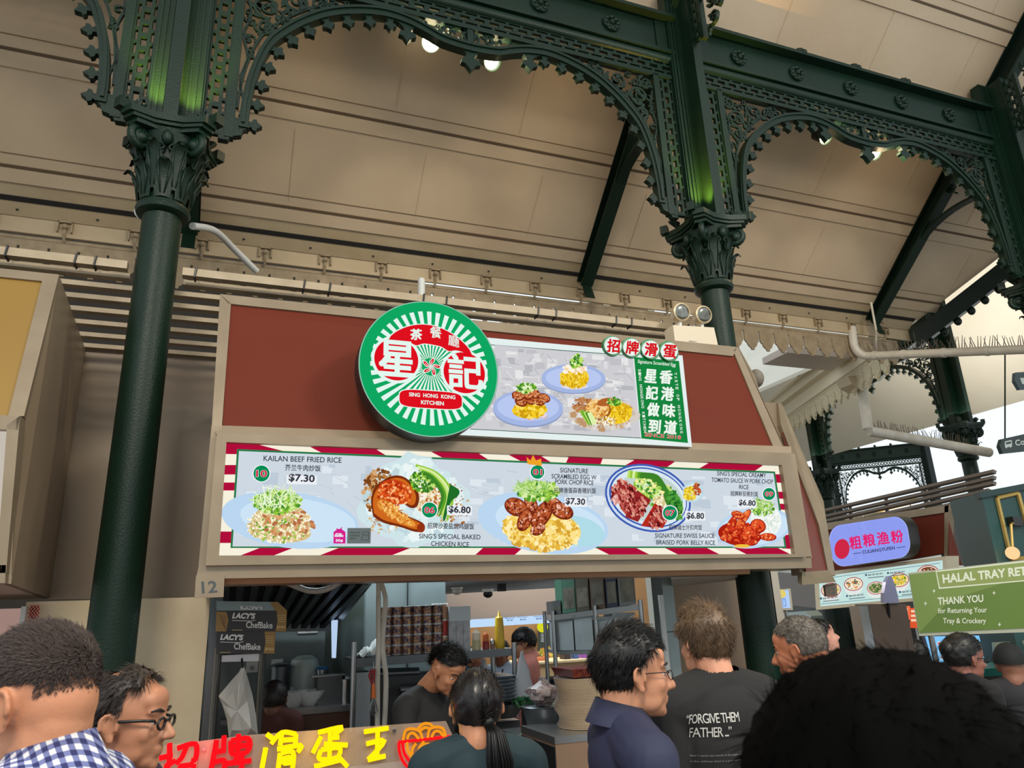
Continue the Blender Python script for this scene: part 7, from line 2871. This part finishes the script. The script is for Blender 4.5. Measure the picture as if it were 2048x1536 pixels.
    def limbs(self, mb, pose):
        k = self.k
        self.pose = pose
        for s in (-1, 1):
            sh, el, wr = self.arm_pts(s, pose)
            cap(mb, sh, .048 * k, el, .038 * k, self.m)
            cap(mb, el, .038 * k, wr, .025 * k, self.m)
            d = (wr - el).normalized()
            side = Vector((s, 0, 0))
            up = d.cross(side).normalized()
            pc = wr + d * .05 * k
            cap(mb, wr, .024 * k, pc + d * .03 * k, .026 * k, self.m)
            for q in range(4):
                o_ = up * (q - 1.5) * .020 * k
                l = (.075, .085, .080, .062)[q] * k
                b0 = pc + d * .035 * k + o_
                m1 = b0 + d * l * .55 - side * .010 * k
                cap(mb, b0, .0095 * k, m1, .009 * k, self.m, 3)
                cap(mb, m1, .009 * k, m1 + d * l * .45 - side * .018 * k, .0075 * k, self.m, 3)
            cap(mb, wr + d * .03 * k - up * .02 * k, .012 * k, wr + d * .085 * k - up * .045 * k - side * .012 * k, .009 * k, self.m, 3)
            cap(mb, (s * .085 * k, 0, .90 * k), .085 * k, (s * .095 * k, .015 * k, .49 * k), .055 * k, self.m)
            cap(mb, (s * .095 * k, .015 * k, .49 * k), .054 * k, (s * .10 * k, -.02 * k, .09 * k), .036 * k, self.m)
            mb.ball((s * .105 * k, .06 * k, .045 * k), (.045 * k, .125 * k, .042 * k), self.m, 16, 10)

    def child(self, me, name, label=None):
        me.transform(Matrix.Translation(self.off) @ self.Rw.to_4x4())
        o = bpy.data.objects.new(name, me)
        COL.objects.link(o)
        attach(o, self.o)
        if label:
            o['label'] = label
        return o

    def part(self, mb, name, smooth=True, parent=None):
        mb.v = [self.w(p) for p in mb.v]
        return mb.build(name, parent or self.o, 'all' if smooth else False)

    def eyes(self):
        mb = MB()
        s = self.sc
        for q in (-1, 1):
            mb.ball(self.h((q * .031, .070, -.004)), .0112 * s, mat('eye_white', (176, 166, 158), .3), 14, 10)
            mb.ball(self.h((q * .031, .0780, -.004)), .0054 * s, mat('iris_dark', (30, 20, 16), .15), 10, 8)
        self.part(mb, 'eyes')
        mb = MB()
        for q in (-1, 1):
            mb.tube([self.h((q * .014, .091, .020)), self.h((q * .032, .089, .026)), self.h((q * .050, .074, .022))], [.0035 * s, .004 * s, .002 * s], mat('brow_hair', (26, 20, 18), .7), 6)
        self.part(mb, 'eyebrows')

    def shirt(self, material, sleeve=.55, g=.016, collar=None, name='shirt', voxel=None, long_hem=True):
        mb = MB()
        keep = self.m
        self.m = material
        self.torso(mb, g, False)
        k = self.k
        cap(mb, (0, 0, 1.05 * k), .13 * k * self.bw + g, (0, 0, .88 * k), .135 * k * self.bw + g, material)
        mb.ball((0, 0, .90 * k), (.165 * k * self.bw + g, .12 * k * self.bw + g, .12 * k), material, 24, 14)
        for s in (-1, 1):
            sh, el, wr = self.arm_pts(s, self.pose)
            if sleeve > 0:
                e = sh.lerp(el, min(sleeve, 1.0))
                cap(mb, sh, .054 * k + g, e, .044 * k + g, material)
                if sleeve > 1:
                    cap(mb, el, .042 * k + g, el.lerp(wr, sleeve - 1), .034 * k + g, material)
        self.m = keep
        me = remesh(mb, name, voxel or self.voxel * 1.3, 6)
        # cut the neck opening
        bm = bmesh.new()
        bm.from_mesh(me)
        nc = Vector((0, -.028 * k + self.lean * .25, 1.445 * k))
        kill = [v for v in bm.verts if v.co.z > 1.472 * k - .28 * max(0, v.co.y - nc.y) and (Vector((v.co.x, v.co.y, 0)) - Vector((nc.x, nc.y, 0))).length < .068 * k]
        bmesh.ops.delete(bm, geom=kill, context='VERTS')
        bm.to_mesh(me)
        bm.free()
        o = self.child(me, name)
        if collar:
            mb = MB()
            rows = []
            n = 28
            for i in range(n + 1):
                a = PI / 2 + .22 + (2 * PI - .44) * i / n
                r0 = .072 * k
                zb = (1.455 + .018 * (-math.sin(a)) ) * k
                c_ = Vector((r0 * math.cos(a), nc.y + r0 * 1.02 * math.sin(a), zb - .03 * k))
                t_ = Vector((r0 * .93 * math.cos(a), nc.y + r0 * .95 * math.sin(a), zb + .032 * k))
                o2 = Vector((r0 * 1.42 * math.cos(a), nc.y + r0 * 1.42 * math.sin(a), zb - .030 * k))
                rows += [c_, t_, o2]
            mb.add(rows, [(i * 3 + j, i * 3 + j + 1, i * 3 + j + 4, i * 3 + j + 3) for i in range(n) for j in (0, 1)], collar)
            self.part(mb, 'collar', True, o)
        return o

    def trousers(self, material):
        k = self.k
        mb = MB()
        keep, self.m = self.m, material
        mb.ball((0, 0, .93 * k), (.168 * k * self.bw, .125 * k * self.bw, .12 * k), material, 24, 14)
        for s in (-1, 1):
            cap(mb, (s * .085 * k, 0, .90 * k), .098 * k, (s * .095 * k, .015 * k, .49 * k), .07 * k, material)
            cap(mb, (s * .095 * k, .015 * k, .49 * k), .069 * k, (s * .10 * k, -.02 * k, .11 * k), .055 * k, material)
        self.m = keep
        self.child(remesh(mb, 'trousers', .012, 3), 'trousers')
        mb = MB()
        for s in (-1, 1):
            mb.ball((s * .105 * k, .06 * k, .05 * k), (.054 * k, .14 * k, .052 * k), M_BLACK, 16, 10)
        self.part(mb, 'shoes')

    def hair(self, material, keep, thick=.012, strands=1500, length=.02, comb=(0, -.4, -.6), lift=.3, jitter=.35, seed=1, width=.0016, shape=None, extra=None, noise=.004, taper=1.0, thin=None):
        """keep(d) says where hair grows (d a unit direction in head axes)"""
        s = self.sc
        r = random.Random(seed)

        def surf(d, t):
            # skull outline along d
            q = 1.0 / math.sqrt((d.x / .075) ** 2 + (d.y / .097) ** 2 + (d.z / .096) ** 2)
            return Vector((0, -.014, .022)) + d * (q + t)
        mb = MB()
        N, M = 56, 34
        ids = {}
        v, f = [], []
        for i in range(M + 1):
            th = PI * i / M
            for j in range(N):
                ph = 2 * PI * j / N
                d = Vector((math.sin(th) * math.sin(ph), math.sin(th) * math.cos(ph), math.cos(th)))
                if keep(d):
                    tt = thick * (shape(d) if shape else 1.0) + noise * math.sin(d.x * 31 + 2 * d.z * 17 + seed) * math.sin(d.y * 37 + d.z * 23)
                    ids[(i, j)] = len(v)
                    v.append(self.h(surf(d, tt)))
        for i in range(M):
            for j in range(N):
                l = (j + 1) % N
                q = [(i, j), (i + 1, j), (i + 1, l), (i, l)]
                if all(x in ids for x in q):
                    f.append([ids[x] for x in q])
        if thin is None:
            mb.add(v, f, material)
        cv = None if callable(comb) else Vector(comb)
        cnt = 0
        while cnt < strands:
            d = Vector((r.gauss(0, 1), r.gauss(0, 1), r.gauss(0, 1))).normalized()
            if not keep(d):
                continue
            if thin and r.random() > thin(d):
                cnt += .3
                continue
            cnt += 1
            sh = shape(d) if shape else 1.0
            p0 = surf(d, thick * sh * (.5 if thin is None else 0.0) - .001)
            c_ = comb(d) if callable(comb) else cv
            c_ = Vector(c_)
            t_ = c_ - d * c_.dot(d)
            if t_.length > 1e-4:
                t_.normalize()
            g = (t_ + d * lift + Vector((r.gauss(0, 1), r.gauss(0, 1), r.gauss(0, 1))) * jitter).normalized()
            l = length * r.uniform(.6, 1.25) * (sh if shape else 1.0)
            p1 = p0 + g * l * .5
            p2 = p0 + (g * .8 + t_ * .3 - d * .05).normalized() * l
            mb.tube([self.h(p0), self.h(p1), self.h(p2)], [width * s, width * .8 * s, width * .2 * s], material, 3)
        if extra:
            extra(mb, r)
        return self.part(mb, 'hair')

    def glasses(self, material, r=.0022, lens=True):
        s = self.sc
        mb = MB()
        for q in (-1, 1):
            mb.tube([self.h((q * .052, .088, .002)), self.h((q * .066, .06, .004)), self.h((q * .078, -.01, .002)), self.h((q * .078, -.03, -.012))], r * s, material, 6)
            pts = [self.h((q * (.034 + .021 * math.cos(a)), .099 - .10 * abs(.034 + .021 * math.cos(a) - .03), -.006 + .013 * math.sin(a))) for a in [2 * PI * i / 16 for i in range(16)]]
            mb.tube(pts, r * s, material, 5, closed=True)
        mb.tube([self.h((-.013, .10, 0)), self.h((0, .104, .003)), self.h((.013, .10, 0))], r * s, material, 5)
        return self.part(mb, 'glasses')


M_HAIRB = mat('black_hair', (14, 13, 14), .42, spec=.4)
M_HAIRD = mat('dark_brown_hair', (38, 28, 24), .5)
M_HAIRL = mat('light_brown_hair', (112, 88, 64), .5, var=((82, 62, 44), 40, .3))
M_HAIRG = mat('greying_hair', (74, 66, 58), .6, var=((120, 112, 104), 60, .25))


def short_hair(front=.55, temple=.25, nape=-.62, ear=-.10):
    def keep(d):
        if d.y > .35:
            return d.z > front - .25 * abs(d.x)
        if d.y > -.12:
            return d.z > ear + .2 * max(0, d.y) + (.12 if d.y > .15 else 0)
        return d.z > nape
    return keep


def ang_dir(px, py):
    """horizontal direction from a place towards the camera"""
    p = PD(px, py, 1)
    return Vector((CAM.x - p.x, CAM.y - p.y, 0)).normalized()


LEFT = Vector((AX.x, AY.x, 0))          # picture right, flattened
RIGHTV = Vector((AX.x, AY.x, AZ.x))
VIEW = Vector((-AX.z, -AY.z, 0)).normalized()
PRIGHT = Vector((VIEW.y, -VIEW.x, 0))


def dirv(right, away):
    """facing: right = towards picture right, away = away from the viewer"""
    d = PRIGHT * right + VIEW * away
    return (d.x, d.y)



# 1 --- man in the checked shirt, left foreground, facing left
M_CHK = bpy.data.materials.new('gingham_cloth')
M_CHK.use_nodes = True
nt = M_CHK.node_tree
tc = nt.nodes.new('ShaderNodeTexCoord')
wv = []
w_ax = (VIEW + Vector((0, 0, 1))).normalized()
for k_ax in (PRIGHT * .78 + w_ax * .62, PRIGHT * -.62 + w_ax * .78):
    d_ = nt.nodes.new('ShaderNodeVectorMath')
    d_.operation = 'DOT_PRODUCT'
    d_.inputs[1].default_value = k_ax * (2 * PI / .0175)
    nt.links.new(tc.outputs['Object'], d_.inputs[0])
    s_ = nt.nodes.new('ShaderNodeMath')
    s_.operation = 'SINE'
    nt.links.new(d_.outputs['Value'], s_.inputs[0])
    r_ = nt.nodes.new('ShaderNodeMath')
    r_.operation = 'GREATER_THAN'
    r_.inputs[1].default_value = 0
    nt.links.new(s_.outputs[0], r_.inputs[0])
    wv.append(r_)
ad = nt.nodes.new('ShaderNodeMath')
ad.operation = 'ADD'
nt.links.new(wv[0].outputs[0], ad.inputs[0])
nt.links.new(wv[1].outputs[0], ad.inputs[1])
dv = nt.nodes.new('ShaderNodeMath')
dv.operation = 'MULTIPLY'
dv.inputs[1].default_value = .5
nt.links.new(ad.outputs[0], dv.inputs[0])
cr = nt.nodes.new('ShaderNodeValToRGB')
cr.color_ramp.interpolation = 'CONSTANT'
cr.color_ramp.elements[0].color = L3((34, 40, 92))
e_ = cr.color_ramp.elements.new(.25)
e_.color = L3((104, 112, 160))
cr.color_ramp.elements[2].position = .75
cr.color_ramp.elements[2].color = L3((216, 218, 224))
nt.links.new(dv.outputs[0], cr.inputs['Fac'])
nt.links.new(cr.outputs['Color'], nt.nodes['Principled BSDF'].inputs['Base Color'])
nt.nodes['Principled BSDF'].inputs['Roughness'].default_value = .8

D1 = 1.32
p = Person('man with cropped hair in a blue checked shirt at the left, facing left', PD(62, 1398, D1), dirv(-1, .06), H=1.74, tone=(206, 146, 112), voxel=.005, tilt=.12, build=1.1, sc=1.06)
crop = lambda d: d.z > -.42 - .2 * (d.y < -.2) and not (d.y > .62 and d.z < .55) and not (d.y > .1 and d.z < .10 - .1 * d.y) and not (abs(d.x) > .86 and d.z < .05)
def fade(d):
    return max(.02, min(1.0, (d.z + .42) * 1.25)) ** 1.8
p.hair(mat('cropped_hair', (66, 54, 50), .6), crop, thick=.002, strands=30000, length=.016, comb=lambda d: (.2 * math.sin(8 * d.x), .6, -.5 + .9 * d.z), lift=.6, jitter=.35, seed=4, width=.00095, shape=lambda d: .38 + .9 * max(0, d.z + .1), thin=fade)
p.shirt(M_CHK, .6, collar=M_CHK, voxel=.008)
p.trousers(mat('navy_trousers', (36, 40, 56), .7))

# 2 --- man with dark-rimmed glasses facing right
p = Person('man with thinning dark hair and black glasses at the left, facing right', PD(256, 1438, 1.84), dirv(1, .07), H=1.66, tone=(188, 134, 104), voxel=.005, tilt=.05)
recede = lambda d: (d.z > -.62 if d.y < -.25 else d.z > -.30 if d.y < -.02 else d.z > .05 if d.y < .35 else d.z > .60 and abs(d.x) > .0 and d.y < .62) and not (d.z > .88 and -.55 < d.y < .0)
p.hair(M_HAIRD, recede, thick=.010, strands=2600, length=.030, comb=lambda d: (0, -.35, -.8), lift=.25, jitter=.25, seed=2, width=.0012)
p.glasses(M_BLACK, .0036)
p.shirt(mat('plum_shirt', (52, 34, 58), .8), .6, collar=mat('plum_shirt', (52, 34, 58), .8))
p.trousers(mat('navy_trousers', (36, 40, 56), .7))

# 3 --- cook bending forward behind the neon sign
p = Person('cook in a black t-shirt bending over the counter behind the neon sign', PD(896, 1340, 4.0), dirv(.75, -.62), H=1.62, tone=(176, 124, 92), voxel=.006, tilt=.5, lean=.16, arms='work', sc=1.0)
sh = short_hair(.50, .25, -.30, .12)
p.hair(M_HAIRB, lambda d: sh(d) and not (abs(d.x) > .80 and d.z < .30), thick=.016, strands=2200, length=.045, comb=lambda d: (0, .5, .35), lift=.9, jitter=.30, seed=3, width=.0013)
p.shirt(mat('black_tshirt', (16, 16, 18), .85), .55)
p.trousers(mat('black_trousers', (20, 20, 22), .8))

# 4 --- woman with a ponytail seen from behind
p = Person('woman with a black ponytail and dark teal top, seen from behind', PD(952, 1416, 2.5), dirv(-.16, 1), H=1.57, tone=(204, 146, 112), voxel=.005)
def pony(mb, r):
    base = p.h((0.03, -.10, -.035))
    for i in range(420):
        a = r.uniform(0, 2 * PI)
        q = math.sqrt(r.random())
        o_ = Vector((.024 * q * math.cos(a), .022 * q * math.sin(a), 0))
        w_ = r.uniform(.8, 1.25)
        mb.tube([base + o_ * .4, base + Vector((.02, -.03, -.03)) + o_ * w_, base + Vector((.03, -.035, -.11)) + o_ * w_ * 1.5, base + Vector((.04, -.02, -.20)) + o_ * w_ * 1.3, base + Vector((.05, -.01, -.26 - .05 * r.random())) + o_ * .6], [.003, .0035, .0035, .003, .0008], M_HAIRB, 3)
    mb.ball(base, (.02, .02, .02), M_HAIRB, 10, 8)
full = lambda d: (d.z > -.66 if d.y < -.15 else d.z > -.05 if d.y < .22 else d.z > .45 - .2 * abs(d.x) if d.y < .8 else False)
p.hair(mat('glossy_black_hair', (20, 15, 15), .32, spec=.5), full, thick=.014, strands=3200, length=.05, comb=lambda d: (.1 - d.x, -.9 if d.y > -.6 else 0, -.25 - d.z * .8), lift=.05, jitter=.07, seed=8, width=.0011, extra=pony, noise=.002)
p.glasses(mat('amber_frame', (190, 120, 50), .3), .0022)
p.shirt(mat('teal_top', (24, 46, 54), .8), .7)
p.trousers(mat('navy_trousers', (36, 40, 56), .7))
mb = MB()
n = 30
mb.tube([(.064 * math.cos(2 * PI * i / n), -.022 + .064 * math.sin(2 * PI * i / n), 1.41 * p.k + .02 - .02 * math.sin(2 * PI * i / n)) for i in range(n)], .0012, M_BLACK, 5, closed=True)
p.part(mb, 'necklace')

# 5 --- man in navy walking right
p = Person('man with swept black hair and thin glasses in a navy shirt', PD(1268, 1346, 2.1), dirv(1, .16), H=1.72, tone=(198, 142, 110), voxel=.005, tilt=.02)
q5 = short_hair(.60, .2, -.66, -.02)
p.hair(M_HAIRB, lambda d: q5(d), thick=.017, strands=4200, length=.042, comb=lambda d: (0, .75 if d.z > .5 else -.3, .25 if d.z > .5 else -.9), lift=.35, jitter=.22, seed=6, width=.0014, shape=lambda d: .55 + .65 * max(0, d.z) + .25 * max(0, -d.y))
p.glasses(M_BLACK, .0016)
p.shirt(mat('navy_shirt', (34, 38, 66), .75), .9, collar=mat('navy_shirt', (34, 38, 66), .75))
p.trousers(mat('black_trousers', (20, 20, 22), .8))

# 6 --- young man in the printed black t-shirt
tg = Person('young man with tousled light brown hair in a black printed t-shirt, seen from behind', PD(1408, 1286, 2.5), dirv(-.42, 1), H=1.80, tone=(220, 160, 130), voxel=.005, build=1.06, neck=.05, sc=.93)
q6 = short_hair(.45, .2, -.70, -.12)
tg.hair(M_HAIRL, q6, thick=.020, strands=5200, length=.044, comb=lambda d: (.3 * math.sin(9 * d.x), .5 * math.cos(7 * d.z) if d.z > .3 else -.2, .2 if d.z > .6 else -.9), lift=.45, jitter=.42, seed=12, width=.0012, shape=lambda d: .7 + .5 * max(0, d.z))
M_TSH = mat('faded_black_tshirt', (30, 28, 28), .85, var=((23, 22, 23), 5, .3))
ts = tg.shirt(M_TSH, .95, g=.024)
tg.trousers(mat('black_trousers', (20, 20, 22), .8))
# printed words, laid on the cloth of the back
bm = bmesh.new()
bm.from_mesh(ts.data)
tree = BVHTree.FromBMesh(bm)
bm.free()
fwd = tg.Rw @ Vector((0, 1, 0))
rgt = tg.Rw @ Vector((1, 0, 0))
pr = MB()
WP = mat('white_print', (214, 212, 206), .7)
GP = mat('grey_print_back', (120, 116, 112), .7)
def cloth_text(txt, x0, x1, z, h, m_, bold=.0, space=1.0):
    v, f, W, H = text_shape(txt, bold, 0, space)
    out = []
    for (x, y) in v:
        o_ = tg.off + rgt * (x0 + (x1 - x0) * x / W) + Vector((0, 0, z + h * y / H)) - fwd * .6
        hit = tree.ray_cast(o_, fwd)
        out.append((hit[0] - fwd * .0025) if hit[0] is not None else o_ + fwd * .47)
    pr.add(out, f, m_)
zb = 1.415
cloth_text('“FORGIVE THEM', -.185, -.02, zb, .028, WP, .0, .85)
cloth_text('FATHER ...”', -.168, -.05, zb - .040, .028, WP, .0, .85)
for k, ln in enumerate(('Now I watch the words of the pages carefully', 'In the stillness there is a promise kept', '', 'Then the mountains and the hills shall break forth', 'and all the trees of the field shall clap', 'their hands', '', 'For unto us')):
    if ln:
        cloth_text(ln, -.175, -.175 + .0038 * len(ln), zb - .095 - k * .016, .007, GP, .01)
pr.build('lettering', ts)

# 7 --- man with greying hair
p = Person('man with short greying hair and tanned skin beside the green column', PD(1597, 1298, 2.9), dirv(-.72, .55), H=1.68, tone=(192, 124, 92), voxel=.006, tilt=.15)
q7 = short_hair(.62, .3, -.55, -.05)
p.hair(M_HAIRG, lambda d: q7(d), thick=.007, strands=4200, length=.016, comb=(0, -.4, -.7), lift=.6, jitter=.35, seed=14, width=.0012, noise=.0008)
p.shirt(mat('dark_grey_shirt', (40, 40, 44), .8), .6)
p.trousers(mat('black_trousers', (20, 20, 22), .8))

# 8 --- dark head very close to the camera, bottom right
p = Person('dark haired person very close to the viewer, filling the bottom right corner', PD(1790, 1690, .60), dirv(.15, 1), H=1.62, tone=(120, 84, 64), voxel=.006)
p.hair(mat('near_black_hair', (3, 3, 3), .8, spec=.04), lambda d: d.y < .55 or d.z > .5, thick=.034, strands=7000, length=.034, comb=lambda d: (.4 * math.sin(11 * d.z), -.3, -.3), lift=.5, jitter=.5, seed=17, width=.0009, shape=lambda d: 1.0 + .35 * abs(d.x))
p.shirt(mat('black_jacket', (9, 9, 10), .9), .9, g=.03)
p.trousers(mat('black_trousers', (20, 20, 22), .8))

# 9 --- woman with glasses, far right, and the capped person
p = Person('woman with dark hair and glasses in front of the blue lit menu board', PD(1932, 1316, 4.2), dirv(.9, .10), H=1.60, tone=(150, 100, 84), voxel=.008, tilt=.1)
p.hair(M_HAIRB, full, thick=.022, strands=1800, length=.05, comb=lambda d: (0, -.7, -.3), lift=.1, jitter=.12, seed=19, width=.0018, extra=lambda mb, r: mb.ball(p.h((0, -.11, .04)), (.05, .04, .05), M_HAIRB, 14, 10))
p.glasses(M_BLACK, .003)
p.shirt(mat('black_tshirt', (16, 16, 18), .85), .6)
p.trousers(mat('black_trousers', (20, 20, 22), .8))
p = Person('person in a dark rounded cap at the right frame edge by the green counter', PD(2022, 1330, 4.6), dirv(.4, .8), H=1.55, tone=(150, 104, 84), voxel=.009)
p.hair(mat('dark_cap', (20, 24, 24), .8), lambda d: d.z > -.15, thick=.02, strands=0, seed=3, noise=.0)
p.shirt(mat('dark_grey_shirt', (40, 40, 44), .8), .6)
p.trousers(mat('black_trousers', (20, 20, 22), .8))
p = Person('dim dark haired figure left of the blue lit menu board', PD(1828, 1310, 6.5), dirv(-.6, .8), H=1.60, tone=(110, 80, 66), voxel=.01)
p.hair(M_HAIRB, full, thick=.02, strands=500, length=.04, seed=23, width=.003)
p.shirt(mat('dark_grey_shirt', (40, 40, 44), .8), .6)
p.trousers(mat('black_trousers', (20, 20, 22), .8))
p = Person('man in a light blue shirt looking up behind the grey haired man', PD(1644, 1276, 4.9), dirv(.9, .1), H=1.66, tone=(216, 160, 140), voxel=.008, tilt=-.3)
p.hair(M_HAIRB, short_hair(), thick=.014, strands=900, length=.03, seed=24, width=.002)
p.shirt(mat('light_blue_shirt', (150, 180, 214), .8), .6)
p.trousers(mat('navy_trousers', (36, 40, 56), .7))

# 10 --- people beyond the kitchen
p = Person('young man in a salmon pink shirt and glasses seen through the kitchen', PD(1046, 1286, 6.6), dirv(-1, -.12), H=1.70, tone=(190, 136, 108), voxel=.008, tilt=.15)
p.hair(M_HAIRB, short_hair(.35, .1, -.5, .0), thick=.022, strands=1500, length=.04, comb=(0, .6, -.5), lift=.1, jitter=.1, seed=31, width=.002)
p.glasses(M_BLACK, .0026)
pk = mat('salmon_shirt', (206, 130, 118), .8)
p.shirt(pk, 1.6, collar=pk)
p.trousers(mat('navy_trousers', (36, 40, 56), .7))
p = Person('bearded man in a dark shirt half hidden behind the cook', PD(952, 1318, 7.9), dirv(.8, -.25), H=1.66, tone=(150, 100, 76), voxel=.008)
p.hair(M_HAIRB, short_hair(), thick=.012, strands=700, length=.03, seed=33, width=.002)
mb = MB()
mb.ball(p.h((0, .055, -.085)), (.05, .05, .045), M_HAIRB, 18, 12)
mb.ball(p.h((0, .088, -.055)), (.026, .014, .008), M_HAIRB, 12, 8)
p.part(mb, 'beard')
p.shirt(mat('slate_shirt', (58, 66, 80), .8), .6, collar=mat('slate_shirt', (58, 66, 80), .8))
p.trousers(mat('navy_trousers', (36, 40, 56), .7))
p = Person('man in a pale blue shirt with a dark lanyard behind the grey trays', PD(1000, 1306, 7.0), dirv(-.3, -1), H=1.70, tone=(140, 94, 72), voxel=.008)
p.hair(M_HAIRB, short_hair(), thick=.012, strands=700, length=.03, seed=35, width=.002)
s_ = p.shirt(mat('pale_blue_shirt', (186, 206, 230), .8), .6, collar=mat('pale_blue_shirt', (186, 206, 230), .8))
mb = MB()
mb.tube([(-.05, .10, 1.42), (-.03, .135, 1.30), (0, .14, 1.15)], .008, M_BLACK, 6)
mb.tube([(.05, .10, 1.42), (.03, .135, 1.30), (0, .14, 1.15)], .008, M_BLACK, 6)
p.part(mb, 'lanyard')
p.trousers(mat('navy_trousers', (36, 40, 56), .7))
p = Person('cook with cropped dark hair low behind the left rack, seen from behind', PD(549, 1400, 5.0), dirv(-.1, 1), H=1.36, tone=(130, 86, 66), voxel=.007)
p.hair(M_HAIRD, short_hair(.45, .2, -.55, -.1), thick=.012, strands=1400, length=.022, seed=37, width=.0016)
p.shirt(mat('maroon_tshirt', (86, 44, 36), .8), .6)
p.trousers(mat('black_trousers', (20, 20, 22), .8))
